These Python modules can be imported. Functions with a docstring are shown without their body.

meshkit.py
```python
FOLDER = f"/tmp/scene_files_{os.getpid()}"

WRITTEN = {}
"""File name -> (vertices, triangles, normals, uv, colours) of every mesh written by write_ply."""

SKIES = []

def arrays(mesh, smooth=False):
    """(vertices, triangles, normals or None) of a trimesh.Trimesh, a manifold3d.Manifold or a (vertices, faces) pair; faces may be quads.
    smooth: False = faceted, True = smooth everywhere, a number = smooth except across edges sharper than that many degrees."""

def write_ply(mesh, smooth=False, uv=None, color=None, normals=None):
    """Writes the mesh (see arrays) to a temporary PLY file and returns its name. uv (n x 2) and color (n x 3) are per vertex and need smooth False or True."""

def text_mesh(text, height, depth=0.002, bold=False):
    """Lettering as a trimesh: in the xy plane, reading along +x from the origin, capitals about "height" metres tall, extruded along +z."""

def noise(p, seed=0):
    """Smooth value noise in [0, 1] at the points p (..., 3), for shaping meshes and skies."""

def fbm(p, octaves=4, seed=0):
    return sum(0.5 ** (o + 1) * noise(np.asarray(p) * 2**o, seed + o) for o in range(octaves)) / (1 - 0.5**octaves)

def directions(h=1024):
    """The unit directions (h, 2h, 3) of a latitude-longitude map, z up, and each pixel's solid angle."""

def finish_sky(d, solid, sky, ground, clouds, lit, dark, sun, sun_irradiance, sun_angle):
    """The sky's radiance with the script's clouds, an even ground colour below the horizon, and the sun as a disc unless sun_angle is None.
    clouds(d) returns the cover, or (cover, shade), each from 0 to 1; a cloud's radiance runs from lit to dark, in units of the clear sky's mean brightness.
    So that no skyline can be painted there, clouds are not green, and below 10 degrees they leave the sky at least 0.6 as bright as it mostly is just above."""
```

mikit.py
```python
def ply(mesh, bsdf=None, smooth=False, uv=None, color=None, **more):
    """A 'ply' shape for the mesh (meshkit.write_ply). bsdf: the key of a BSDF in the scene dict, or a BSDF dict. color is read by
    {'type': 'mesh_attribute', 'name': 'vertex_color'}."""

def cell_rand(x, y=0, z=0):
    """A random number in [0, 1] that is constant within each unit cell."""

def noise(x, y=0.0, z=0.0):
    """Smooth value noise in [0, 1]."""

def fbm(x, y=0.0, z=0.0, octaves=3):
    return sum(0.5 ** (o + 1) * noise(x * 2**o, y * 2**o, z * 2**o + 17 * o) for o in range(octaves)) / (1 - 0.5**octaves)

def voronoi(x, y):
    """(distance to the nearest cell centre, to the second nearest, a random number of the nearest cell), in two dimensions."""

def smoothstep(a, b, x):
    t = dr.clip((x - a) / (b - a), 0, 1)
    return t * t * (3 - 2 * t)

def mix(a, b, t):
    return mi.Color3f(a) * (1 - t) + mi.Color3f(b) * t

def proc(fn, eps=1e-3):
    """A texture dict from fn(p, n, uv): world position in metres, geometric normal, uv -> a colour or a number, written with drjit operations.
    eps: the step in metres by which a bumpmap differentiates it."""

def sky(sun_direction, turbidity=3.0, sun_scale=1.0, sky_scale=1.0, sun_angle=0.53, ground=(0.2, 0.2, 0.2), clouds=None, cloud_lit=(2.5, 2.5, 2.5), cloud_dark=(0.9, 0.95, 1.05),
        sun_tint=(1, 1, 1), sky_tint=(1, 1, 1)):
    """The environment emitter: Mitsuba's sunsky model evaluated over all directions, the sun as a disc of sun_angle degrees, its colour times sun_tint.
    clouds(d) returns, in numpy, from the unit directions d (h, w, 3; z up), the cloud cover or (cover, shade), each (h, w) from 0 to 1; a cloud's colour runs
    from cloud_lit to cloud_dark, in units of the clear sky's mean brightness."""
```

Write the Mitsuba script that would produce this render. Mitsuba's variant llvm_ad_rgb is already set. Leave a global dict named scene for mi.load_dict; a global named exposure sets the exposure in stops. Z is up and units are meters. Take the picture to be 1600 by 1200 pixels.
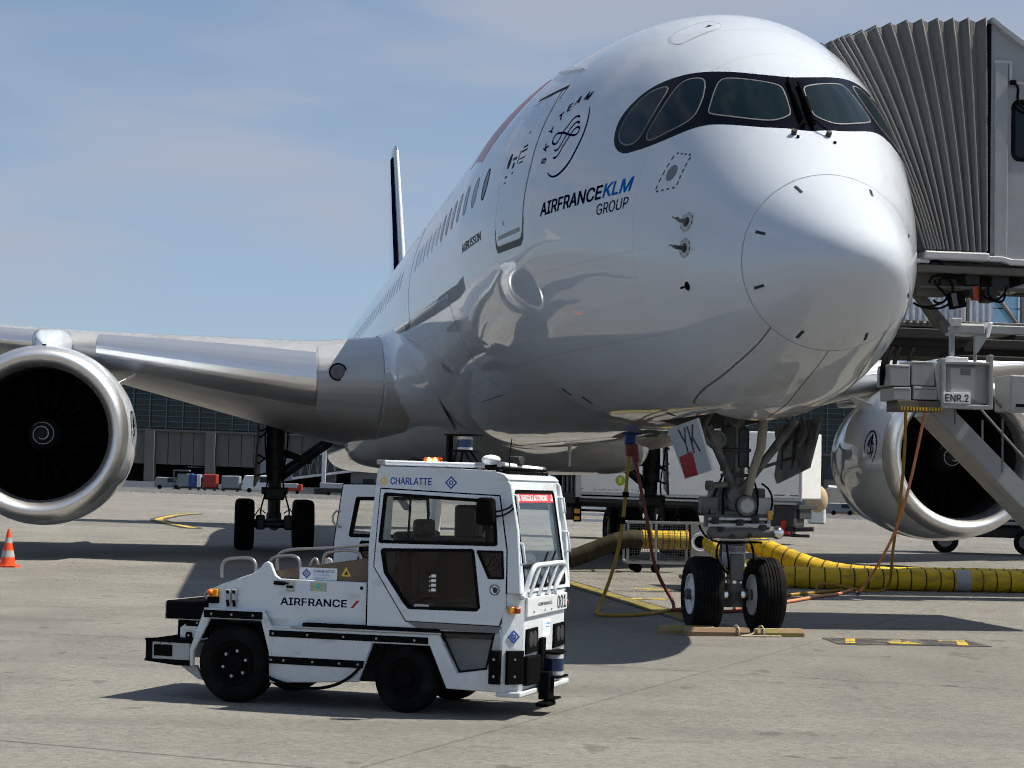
import math, random
import numpy as np, trimesh, mitsuba as mi, drjit as dr, mikit, meshkit
from mikit import noise, fbm, smoothstep, mix, proc, cell_rand
from scipy.interpolate import PchipInterpolator as PCH
from shapely.geometry import Polygon, LineString, Point, box as sbox
from shapely import affinity
import shapely.ops

random.seed(7); rng = np.random.default_rng(7)
T4 = mi.ScalarTransform4f
scene, labels = {}, {}
exposure = 2.4

# ------------------------------------------------------------------ camera, sky
F, H = 2920.86, 1.748
PITCH, ROLL = math.radians(3.255), math.radians(1.202)
fw = np.array([0, math.cos(PITCH), math.sin(PITCH)])
u0 = np.array([0, -math.sin(PITCH), math.cos(PITCH)]); r0 = np.array([1.0, 0, 0])
upv = -r0 * math.sin(ROLL) + u0 * math.cos(ROLL)
eye = np.array([0, 0, H])
scene['camera'] = {'type': 'perspective', 'fov': math.degrees(2 * math.atan(800 / F)), 'fov_axis': 'x', 'near_clip': 0.1, 'far_clip': 6000.0,
                   'to_world': T4().look_at(origin=eye.tolist(), target=(eye + fw).tolist(), up=upv.tolist())}
SUN_EL, SUN_AZ = math.radians(57), math.radians(1.5)
SUN = np.array([math.cos(SUN_EL) * math.cos(SUN_AZ), math.cos(SUN_EL) * math.sin(SUN_AZ), math.sin(SUN_EL)])


def clouds(d):
    el = np.arcsin(np.clip(d[..., 2], -1, 1)); az = np.arctan2(d[..., 0], d[..., 1])
    p = np.stack([az * 5.0, el * 17.0, 0 * az + 3.1], -1)
    w = meshkit.fbm(p * 0.8 + 11, 3, 5)
    q = p + np.stack([w * 1.6, w * 1.2, 0 * w], -1)
    n = meshkit.fbm(q, 5, 2)
    n2 = meshkit.fbm(np.stack([az * 9, el * 50 + az * 4, 0 * az], -1) + 40, 4, 9)
    c = np.clip((0.72 * n + 0.28 * n2 - 0.40) / 0.30, 0, 1)
    return c * c * (3 - 2 * c) * 0.62 + 0.12, 0.22 + 0 * c


scene['sky_light'] = mikit.sky(SUN.tolist(), turbidity=3.4, sky_scale=0.58, ground=(0.2, 0.19, 0.175), clouds=clouds, cloud_lit=(1.50, 1.58, 1.86), cloud_dark=(1.25, 1.33, 1.55), sky_tint=(1.03, 1.03, 0.95), sun_tint=(0.91, 1.0, 1.12))


# ------------------------------------------------------------------ materials
def M(name, d, two=True):
    scene[name] = {'type': 'twosided', 'b': d} if two else d
    return name


def rgb(*c): return {'type': 'rgb', 'value': list(c)}


def gloss(name, c, alpha=0.05, ior=1.5):
    return M(name, {'type': 'roughplastic', 'diffuse_reflectance': c if isinstance(c, dict) else rgb(*c), 'alpha': alpha, 'int_ior': ior, 'nonlinear': True})


def matte(name, c, rough=0.6, spec=0.3, metal=0.0):
    return M(name, {'type': 'principled', 'base_color': c if isinstance(c, dict) else rgb(*c), 'roughness': rough, 'specular': spec, 'metallic': metal})


AA_ = (-math.sin(math.radians(8.274)), math.cos(math.radians(8.274))); AN_ = (2.884 - 4.9 * AA_[0], 24.021 - 4.9 * AA_[1])


def belly_dirt(p, n, uv):
    k = fbm(p.x * 1.3, p.y * 0.5, p.z * 2.5, 4)
    low = smoothstep(4.2, 2.2, p.z)
    s = smoothstep(0.52, 0.75, fbm(p.x * 3.0 + 5, p.y * 0.35, p.z * 5.0, 3)) * low * 0.22
    d = (p.x - AN_[0]) * AA_[0] + (p.y - AN_[1]) * AA_[1]
    ln = mi.Float(0.0)
    for q in (3.2, 5.95, 8.2, 11.0, 13.8, 16.6, 19.0):
        ln = dr.maximum(ln, smoothstep(0.011, 0.004, dr.abs(d - q)))
    for q in (3.62, 4.62, 7.55): ln = dr.maximum(ln, smoothstep(0.009, 0.003, dr.abs(p.z - q)) * smoothstep(2.6, 3.0, d) * smoothstep(21.0, 20.5, d))
    drip = smoothstep(0.60, 0.80, fbm(p.x * 9 + 3, p.y * 9, p.z * 0.6, 3)) * 0.08
    return mix((0.755, 0.795, 0.838), (0.42, 0.39, 0.35), 0.05 * k + s + 0.10 * low + 0.22 * ln + drip * low)


scene['m_white'] = {'type': 'twosided', 'b': {'type': 'bumpmap', 'arbitrary': proc(lambda p, n, uv: fbm(p.x * 1.5, p.y * 1.5, p.z * 1.5, 2) * 0.0016, 2e-2), 'scale': 1.0, 'bsdf': {'type': 'plastic', 'diffuse_reflectance': proc(belly_dirt), 'int_ior': 1.6, 'nonlinear': True}}}
gloss('m_white_plain', (0.75, 0.785, 0.825), 0.05)
gloss('m_silver_paint', (0.62, 0.635, 0.65), 0.10)
gloss('m_wing_grey', proc(lambda p, n, uv: mix((0.60, 0.61, 0.62), (0.48, 0.46, 0.43), smoothstep(0.4, 0.75, fbm(p.x * 1.5, p.y * 0.6, p.z, 4)) * 0.6)), 0.12)


def brushed(p, n, uv):
    return mi.Float(0.22 + 0.10 * fbm(p.x * 6, p.y * 6, p.z * 6, 3))


M('m_alu', {'type': 'principled', 'base_color': proc(lambda p, n, uv: mix((0.90, 0.905, 0.91), (0.84, 0.84, 0.84), fbm(p.x * 2, p.y * 2, p.z * 4, 3))), 'roughness': 0.42, 'metallic': 1.0})
M('m_chrome', {'type': 'principled', 'base_color': rgb(0.85, 0.85, 0.85), 'roughness': 0.12, 'metallic': 1.0})
matte('m_fan', (0.035, 0.035, 0.038), 0.25, 0.5, 0.85)
matte('m_duct', (0.010, 0.010, 0.011), 0.6)
gloss('m_black_gloss', (0.002, 0.0025, 0.007), 0.06, 1.2)
gloss('m_pane_dark', (0.004, 0.017, 0.022), 0.012, 1.36)
matte('m_seam_light', (0.42, 0.43, 0.45), 0.5)
gloss('m_cabin_pane', (0.05, 0.055, 0.06), 0.05)
M('m_navy', {'type': 'diffuse', 'reflectance': rgb(0.004, 0.005, 0.028)})
M('m_blue', {'type': 'diffuse', 'reflectance': rgb(0.0, 0.11, 0.42)})
gloss('m_red', (0.62, 0.02, 0.03), 0.1)
M('m_skin_line', {'type': 'diffuse', 'reflectance': rgb(0.045, 0.05, 0.06)})
gloss('m_skin_grey', (0.25, 0.27, 0.30), 0.2)
matte('m_rubber', proc(lambda p, n, uv: mix((0.004, 0.004, 0.0043), (0.010, 0.0098, 0.0095), smoothstep(0.45, 0.75, fbm(p.x * 9, p.y * 9, p.z * 9, 3)))), 0.8, 0.12)
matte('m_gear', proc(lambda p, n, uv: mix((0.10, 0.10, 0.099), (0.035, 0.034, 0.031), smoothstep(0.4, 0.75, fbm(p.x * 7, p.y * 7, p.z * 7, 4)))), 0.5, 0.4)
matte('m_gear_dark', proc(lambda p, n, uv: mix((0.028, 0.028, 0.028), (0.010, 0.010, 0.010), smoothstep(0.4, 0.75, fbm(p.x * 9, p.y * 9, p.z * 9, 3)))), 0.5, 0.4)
matte('m_gear_tan', (0.25, 0.225, 0.17), 0.5)
matte('m_bay', (0.10, 0.10, 0.095), 0.8)
matte('m_hub', (0.55, 0.56, 0.57), 0.4)


def tugwhite(p, n, uv):
    s = smoothstep(0.60, 0.80, fbm(p.x * 5, p.y * 5, p.z * 9, 4))
    low = smoothstep(0.75, 0.2, p.z)
    return mix((0.80, 0.84, 0.87), (0.40, 0.37, 0.33), s * 0.22 + low * 0.26 * fbm(p.x * 20, p.y * 20, p.z * 6, 3) + 0.30 * smoothstep(0.70, 0.78, fbm(p.x * 14 + 3, p.y * 14, p.z * 14, 3)) * low)


gloss('m_tug_white', proc(tugwhite), 0.12)
M('m_black', {'type': 'diffuse', 'reflectance': rgb(0.0075, 0.0075, 0.008)})
matte('m_dark_grey', (0.028, 0.028, 0.030), 0.6)
matte('m_mid_grey', (0.15, 0.155, 0.16), 0.55)
matte('m_light_grey', (0.38, 0.39, 0.405), 0.5)
matte('m_tan', proc(lambda p, n, uv: mix((0.17, 0.125, 0.09), (0.12, 0.088, 0.064), fbm(p.x * 25, p.y * 25, p.z * 25, 3))), 0.7)
M('m_rail', {'type': 'principled', 'base_color': rgb(0.36, 0.365, 0.375), 'roughness': 0.33, 'metallic': 0.85})
M('m_glass', {'type': 'thindielectric', 'int_ior': 1.22, 'specular_transmittance': rgb(0.80, 0.84, 0.84)}, False)
M('m_glass_tint', {'type': 'thindielectric', 'int_ior': 1.28, 'specular_transmittance': rgb(0.05, 0.058, 0.072)}, False)
M('m_glass_blue', {'type': 'thindielectric', 'int_ior': 1.7, 'specular_transmittance': rgb(0.40, 0.55, 0.62)}, False)
gloss('m_amber', (0.80, 0.28, 0.01), 0.08)
gloss('m_yellow_plastic', (0.80, 0.48, 0.03), 0.1)
gloss('m_orange_red', (0.50, 0.06, 0.015), 0.15)
gloss('m_lidar', (0.01, 0.05, 0.16), 0.04)
matte('m_sign_white', (0.75, 0.77, 0.80), 0.5)
matte('m_sign_red', (0.70, 0.06, 0.07), 0.5)
matte('m_ink', (0.02, 0.025, 0.03), 0.6)
matte('m_ink_blue', (0.02, 0.06, 0.28), 0.5)
matte('m_ink_lightblue', (0.22, 0.42, 0.70), 0.5)
matte('m_ink_yellow', (0.75, 0.50, 0.06), 0.5)
matte('m_ink_teal', (0.10, 0.45, 0.42), 0.5)
matte('m_hose', proc(lambda p, n, uv: mix((0.62, 0.415, 0.014), (0.42, 0.27, 0.02), smoothstep(0.42, 0.72, fbm(p.x * 4, p.y * 4, p.z * 8, 4)))), 0.5, 0.35)
matte('m_hose_band', (0.05, 0.035, 0.012), 0.7)
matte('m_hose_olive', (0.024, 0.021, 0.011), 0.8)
matte('m_cable_yellow', (0.30, 0.175, 0.025), 0.6)
matte('m_cable_orange', (0.50, 0.20, 0.10), 0.55)
matte('m_cable_red', (0.15, 0.028, 0.02), 0.55)
matte('m_plug', (0.01, 0.035, 0.16), 0.4)
matte('m_wood', proc(lambda p, n, uv: mix((0.29, 0.20, 0.12), (0.16, 0.105, 0.065), fbm(p.x * 4, p.y * 30, p.z * 40, 4))), 0.8)
matte('m_wood_yellow', proc(lambda p, n, uv: mix((0.20, 0.19, 0.05), (0.26, 0.18, 0.11), smoothstep(0.45, 0.6, fbm(p.x * 8, p.y * 8, p.z * 12, 4)))), 0.8)
matte('m_rope', (0.45, 0.40, 0.28), 0.9)
matte('m_hood', proc(lambda p, n, uv: mix((0.082, 0.083, 0.086), (0.115, 0.115, 0.117), fbm(p.x * 3, p.y * 3, p.z * 1.2, 4))), 0.65)
matte('m_hood_rib', (0.17, 0.17, 0.17), 0.6)
matte('m_cab_grey', proc(lambda p, n, uv: mix((0.26, 0.278, 0.295), (0.205, 0.216, 0.228), smoothstep(0.45, 0.8, fbm(p.x * 2, p.y * 2, p.z * 1.0, 4)))), 0.5)
matte('m_bridge_dark', (0.022, 0.021, 0.021), 0.7)
matte('m_bridge_brown', (0.10, 0.092, 0.082), 0.7)
matte('m_corrugated', (0.55, 0.60, 0.66), 0.45)
gloss('m_truck_white', (0.86, 0.865, 0.865), 0.2)
matte('m_green', (0.24, 0.36, 0.05), 0.6)
matte('m_cone', (0.70, 0.075, 0.018), 0.5)
matte('m_cone_band', (0.35, 0.35, 0.35), 0.5)


# concrete: slabs with stains, rubber streaks, patches
def conc(p, n, uv):
    jx, jy = p.x * 0.385 + p.y * 0.923, p.x * 0.923 - p.y * 0.385
    big = fbm(p.x * 0.11 + 3, p.y * 0.09, 0, 3)
    mid = fbm(p.x * 0.9, p.y * 0.55 + 7, 0, 4)
    streak = fbm(p.x * 0.55 + 2 + p.y * 0.1, p.y * 1.5, 5.0, 4)
    fine = fbm(p.x * 22, p.y * 22, 0, 3)
    grit = fbm(p.x * 90, p.y * 70, 0, 2)
    c = mix((0.138, 0.1335, 0.122), (0.108, 0.1042, 0.095), smoothstep(0.3, 0.75, 0.55 * mid + 0.45 * big))
    c = mix(c, (0.080, 0.077, 0.071), smoothstep(0.58, 0.78, streak) * 0.38)
    c = c * (0.94 + 0.12 * cell_rand(dr.floor(jx / 7.5), dr.floor(jy / 7.5), 3))
    c = c * (0.58 + 0.46 * fine + 0.40 * grit)
    oil = smoothstep(0.76, 0.84, fbm(p.x * 3.1 + 31, p.y * 2.6 + 3, 0, 3))
    c = mix(c, (0.04, 0.038, 0.035), oil * 0.45)
    near = smoothstep(70.0, 45.0, p.y)
    trk = smoothstep(0.66, 0.82, fbm(p.x * 0.16 + p.y * 0.05, p.y * 0.8, 9.0, 3))
    return mix(c, (0.07, 0.066, 0.062), trk * 0.30)


scene['m_conc_d'] = {'type': 'principled', 'base_color': proc(conc), 'roughness': 0.75, 'specular': 0.35}
scene['m_concrete'] = {'type': 'twosided', 'b': {'type': 'bumpmap', 'arbitrary': proc(lambda p, n, uv: fbm(p.x * 30, p.y * 30, 0, 3) * 0.006 + fbm(p.x * 5, p.y * 5, 1.0, 2) * 0.006, 5e-3), 'scale': 1.0,
                       'bsdf': {'type': 'ref', 'id': 'm_conc_d'}}}
scene['m_concrete'] = {'type': 'twosided', 'b': scene['m_conc_d']}
del scene['m_conc_d']
matte('m_joint', (0.035, 0.034, 0.032), 0.9)
matte('m_asphalt', proc(lambda p, n, uv: mix((0.075, 0.076, 0.08), (0.055, 0.056, 0.06), fbm(p.x * 0.2, p.y * 0.5, 0, 4))), 0.8)


def paint(a, b):
    return proc(lambda p, n, uv: mix(a, b, smoothstep(0.48, 0.66, fbm(p.x * 7, p.y * 7, 0, 4))))


matte('m_line_yellow', paint((0.38, 0.27, 0.03), (0.17, 0.145, 0.09)), 0.7)
matte('m_line_olive', paint((0.17, 0.135, 0.03), (0.105, 0.09, 0.045)), 0.8)
matte('m_line_white', paint((0.6, 0.6, 0.58), (0.38, 0.37, 0.34)), 0.7)
matte('m_line_black', paint((0.035, 0.033, 0.034), (0.08, 0.075, 0.07)), 0.8)
matte('m_term_panel', proc(lambda p, n, uv: mix((0.135, 0.132, 0.128), (0.10, 0.098, 0.094), fbm(p.x * 0.6, p.y * 0.6, p.z * 0.25, 4))), 0.8)
matte('m_term_col', (0.14, 0.14, 0.135), 0.8)
matte('m_term_dark', (0.015, 0.016, 0.018), 0.8)
gloss('m_term_glass', (0.008, 0.036, 0.046), 0.05, 1.45)
matte('m_louver', (0.08, 0.16, 0.18), 0.4)
matte('m_far_white', (0.60, 0.61, 0.62), 0.5)
matte('m_far_grey', (0.20, 0.225, 0.24), 0.5)
matte('m_far_blue', (0.03, 0.06, 0.20), 0.5)
matte('m_far_red', (0.30, 0.035, 0.03), 0.5)
matte('m_tan_object', (0.40, 0.31, 0.19), 0.8)


# ------------------------------------------------------------------ helpers
def numbered(k):
    if k not in scene and k not in labels: return k
    i = 1
    while f'{k}_{i:03d}' in scene or f'{k}_{i:03d}' in labels: i += 1
    return f'{k}_{i:03d}'


def obj(key, mesh, mat, smooth=35, **info):
    key = numbered(key)
    scene[key] = mikit.ply(mesh, mat, smooth=smooth)
    if info: labels[key] = info
    return key


def thing(name, label, cat, group=None):
    k = numbered(name)
    labels[k] = {'label': label, 'category': cat}
    if group: labels[k]['group'] = group
    return k


def cat(*ms):
    return trimesh.util.concatenate([m for m in ms])


def box(lo, hi):
    lo, hi = np.array(lo, float), np.array(hi, float)
    return trimesh.creation.box(extents=hi - lo, transform=trimesh.transformations.translation_matrix((lo + hi) / 2))


def rbox(lo, hi, r=0.02):
    lo, hi = np.minimum(lo, hi).astype(float), np.maximum(lo, hi).astype(float)
    r = min(r, (hi - lo).min() * 0.45); pts = []
    for sx in (0, 1):
        for sy in (0, 1):
            for sz in (0, 1):
                c = np.where([sx, sy, sz], hi - r, lo + r); s = np.where([sx, sy, sz], 1.0, -1.0)
                for v in ((1, 0, 0), (0, 1, 0), (0, 0, 1), (.6, .6, .6)):
                    pts.append(c + s * np.array(v) * r)
    return trimesh.convex.convex_hull(np.array(pts))


def frame(ax):
    ax = np.asarray(ax, float); ax = ax / np.linalg.norm(ax)
    a = np.cross(ax, [0, 0, 1.0] if abs(ax[2]) < 0.9 else [1.0, 0, 0]); a /= np.linalg.norm(a)
    return a, np.cross(ax, a), ax


def lathe(prof, p0, ax, n=28, closed=False):
    """prof: (distance along axis, radius)"""
    a, b, c = frame(ax); p0 = np.asarray(p0, float); prof = np.asarray(prof, float)
    t = np.arange(n) * 2 * np.pi / n
    ring = np.cos(t)[:, None] * a + np.sin(t)[:, None] * b
    v = p0 + prof[:, None, :1] * c + prof[:, None, 1:] * ring[None]
    m = len(prof); i, j = np.meshgrid(np.arange(m if closed else m - 1), np.arange(n), indexing='ij')
    i2 = (i + 1) % m; j2 = (j + 1) % n
    q = np.stack([i * n + j, i * n + j2, i2 * n + j2, i2 * n + j], -1).reshape(-1, 4)
    return trimesh.Trimesh(v.reshape(-1, 3), np.vstack([q[:, [0, 1, 2]], q[:, [0, 2, 3]]]), process=False)


def cyl(p0, p1, r, r2=None, n=14):
    p0, p1 = np.asarray(p0, float), np.asarray(p1, float); L = np.linalg.norm(p1 - p0)
    r2 = r if r2 is None else r2
    return lathe([(0, 1e-4), (0, r), (L, r2), (L, 1e-4)], p0, p1 - p0, n)


def spl(pts, k=8):
    pts = np.asarray(pts, float); s = np.concatenate([[0], np.cumsum(np.linalg.norm(np.diff(pts, axis=0), axis=1))])
    from scipy.interpolate import CubicSpline
    u = np.linspace(0, s[-1], (len(pts) - 1) * k + 1)
    return np.stack([PCH(s, pts[:, i])(u) for i in range(pts.shape[1])], -1) if len(pts) < 3 else CubicSpline(s, pts)(u)


def tube(pts, r, n=8):
    p = np.asarray(pts, float); t = np.gradient(p, axis=0); t /= np.linalg.norm(t, axis=1, keepdims=True) + 1e-12
    a, _, _ = frame(t[0]); V = []
    rr = np.broadcast_to(r, (len(p),)); ang = np.arange(n) * 2 * np.pi / n
    for k in range(len(p)):
        a = a - t[k] * (a @ t[k]); a /= np.linalg.norm(a); b = np.cross(t[k], a)
        V.append(p[k] + rr[k] * (np.cos(ang)[:, None] * a + np.sin(ang)[:, None] * b))
    V = np.concatenate(V + [p[:1], p[-1:]]); m = len(p)
    i, j = np.meshgrid(np.arange(m - 1), np.arange(n), indexing='ij'); j2 = (j + 1) % n
    q = np.stack([i * n + j, i * n + j2, (i + 1) * n + j2, (i + 1) * n + j], -1).reshape(-1, 4)
    jj = np.arange(n); e = m * n
    caps = np.vstack([np.stack([jj * 0 + e, (jj + 1) % n, jj], -1), np.stack([jj * 0 + e + 1, (m - 1) * n + jj, (m - 1) * n + (jj + 1) % n], -1)])
    return trimesh.Trimesh(V, np.vstack([q[:, [0, 1, 2]], q[:, [0, 2, 3]], caps]), process=False)


def put(mesh, o, u, v, w=None):
    """mesh coordinates (x, y, z) -> o + x u + y v + z w"""
    u, v = np.asarray(u, float), np.asarray(v, float); w = np.cross(u, v) if w is None else np.asarray(w, float)
    m = mesh.copy(); V = np.asarray(mesh.vertices)
    m.vertices = np.asarray(o, float) + V[:, :1] * u + V[:, 1:2] * v + V[:, 2:] * w
    if np.dot(np.cross(u, v), w) < 0: m.invert()
    return m


def flat(poly, t):
    """polygon (shapely or list) extruded by t along z, from z = 0"""
    poly = poly if hasattr(poly, 'geom_type') else Polygon(poly)
    if not poly.is_valid: poly = poly.buffer(0)
    gs = getattr(poly, 'geoms', [poly])
    return cat(*[trimesh.creation.extrude_polygon(g, t, engine='earcut') for g in gs if g.area > 1e-9])


def bevel_plate(poly, t, b=0.008):
    """extruded polygon whose outer edges are chamfered on the z = t side"""
    poly = poly if hasattr(poly, 'geom_type') else Polygon(poly)
    m = flat(poly, t - b); ins = poly.buffer(-b, join_style=2)
    try:
        top = flat(ins, b); V = top.vertices.copy()
        return cat(m, put(top, (0, 0, t - b), (1, 0, 0), (0, 1, 0)), _chamfer(poly, ins, t - b, t))
    except Exception:
        return flat(poly, t)


def _chamfer(a, b, z0, z1):
    ms = []
    pairs = [(a.exterior, b.exterior)] if b.geom_type == 'Polygon' else []
    for ra, rb in pairs:
        n = 160; ua = np.array([ra.interpolate(s, True).coords[0] for s in np.linspace(0, 1, n, endpoint=False)])
        ua = np.unique(np.concatenate([np.array(ra.coords)[:-1]]), axis=0) if False else np.array(ra.coords)[:-1]
        ub = np.array([rb.interpolate(rb.project(Point(p))).coords[0] for p in ua]); k = len(ua)
        V = np.vstack([np.c_[ua, np.full(k, z0)], np.c_[ub, np.full(k, z1)]]); i = np.arange(k); j = (i + 1) % k
        ms.append(trimesh.Trimesh(V, np.vstack([np.stack([i, j, k + j], -1), np.stack([i, k + j, k + i], -1)]), process=False))
    return cat(*ms) if ms else trimesh.Trimesh()


def text(s, h, width=None, depth=0.002, bold=False, slant=0.0):
    m = meshkit.text_mesh(s, h, depth, bold)
    V = m.vertices.copy(); V[:, 0] -= V[:, 0].min()
    if width: V[:, 0] *= width / V[:, 0].max()
    V[:, 0] += slant * V[:, 1]; m.vertices = V
    return m


def ring(a, b, w, n=48):
    """ellipse outline polygon"""
    e = affinity.scale(Point(0, 0).buffer(1, 24), a, b)
    return e.difference(affinity.scale(Point(0, 0).buffer(1, 24), a - w, b - w))


def diamond(r, w=0):
    d = Polygon([(0, r), (r, 0), (0, -r), (-r, 0)])
    return d if not w else d.difference(d.buffer(-w, join_style=2))


def chaikin(pts, k=3):
    """closed outline with its corners cut round"""
    p = np.asarray(pts, float)
    for _ in range(k):
        q = np.roll(p, -1, 0); p = np.stack([.75 * p + .25 * q, .25 * p + .75 * q], 1).reshape(-1, p.shape[1])
    return p


def stroke(pts, w, smooth=6):
    p = spl(pts, smooth) if smooth else np.asarray(pts)
    return LineString(p).buffer(w / 2, cap_style=1)


def rounded(pts, r):
    p = Polygon(pts); return p.buffer(-r).buffer(r)


# ------------------------------------------------------------------ ground
def gz(x, y):
    """the apron drains gently across: its far part tilts by about one degree"""
    s = np.clip((np.asarray(y, float) - 45) / 90, 0, 1); s = s * s * (3 - 2 * s)
    return -0.017 * np.clip(x, -90, 90) * s


def sheet(xs, ys, dz):
    X, Y = np.meshgrid(xs, ys, indexing='ij'); n = len(ys)
    V = np.stack([X, Y, gz(X, Y) + dz], -1).reshape(-1, 3)
    i, j = np.meshgrid(np.arange(len(xs) - 1), np.arange(n - 1), indexing='ij'); a = i * n + j
    q = np.stack([a, a + n, a + n + 1, a + 1], -1).reshape(-1, 4)
    return trimesh.Trimesh(V, np.vstack([q[:, [0, 1, 2]], q[:, [0, 2, 3]]]), process=False)


xs = np.concatenate([[-2500, -800, -300, -150], np.linspace(-90, 90, 25), [150, 300, 800, 2500]])
ys = np.concatenate([[-1500, -400, -100, -30], np.linspace(0, 45, 6), np.linspace(55, 140, 12), [170, 200, 230, 260, 290, 330, 500, 1200, 3000]])
obj('apron', sheet(xs, ys, -0.016), 'm_concrete', True, kind='structure', label='weathered pale concrete airport apron with dark joints and stains', category='ground')
JD, JK = np.array([0.3878, 0.9217, 0]), np.array([0.9217, -0.3878, 0])
JO = np.array([1.95, 18.56, 0.0])
S = 7.5
obj('apron__joint_filler', put(box((-S * 3, -S * 3, -0.004), (S * 4, S * 5, 0)), JO - np.array([0, 0, 0.008]), JK, JD, (0, 0, 1)), 'm_joint', False)
slab = rbox((0.012, 0.012, -0.013), (S - 0.012, S - 0.012, 0), 0.005)
for a in range(-3, 4):
    for b in range(-3, 5):
        obj('apron__slab', put(slab, JO + JK * a * S + JD * b * S, JK, JD, (0, 0, 1)), 'm_concrete', False)
rys = np.linspace(205, 292, 12)
obj('service_road', sheet(np.concatenate([[-400], np.linspace(-90, 90, 19), [400]]), rys, 0.02), 'm_asphalt', True, kind='structure', label='dark asphalt service road running along the terminal', category='road')


def lay(poly, mat, dz, key, **info):
    """flat painted marking given in world x, y; follows the apron"""
    m = flat(poly, 0.003); V = m.vertices.copy(); V[:, 2] += gz(V[:, 0], V[:, 1]) + dz; m.vertices = V
    return obj(key, m, mat, False, **info)


lay([(-70, 203.4), (70, 203.4), (70, 204.2), (-70, 204.2)], 'm_line_white', 0.004, 'edge_line', label='white edge line of the service road by the terminal', category='road marking')
# ------------------------------------------------------------------ the airliner, in its own axes: d aft of the nose, y to starboard's mirror (+ = jet bridge side), z up
PSI = math.radians(8.274)
AA = np.array([-math.sin(PSI), math.cos(PSI), 0]); AR = np.array([math.cos(PSI), math.sin(PSI), 0]); AU = np.array([0, 0, 1.0])
AN = np.array([2.884, 24.021, 0]) - AA * 4.9


def ac(q):
    q = np.asarray(q, float); return AN + q[..., :1] * AA + q[..., 1:2] * AR + q[..., 2:] * AU


def AC(m):
    m = m.copy(); m.vertices = ac(np.asarray(m.vertices)); m.invert(); return m


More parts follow.
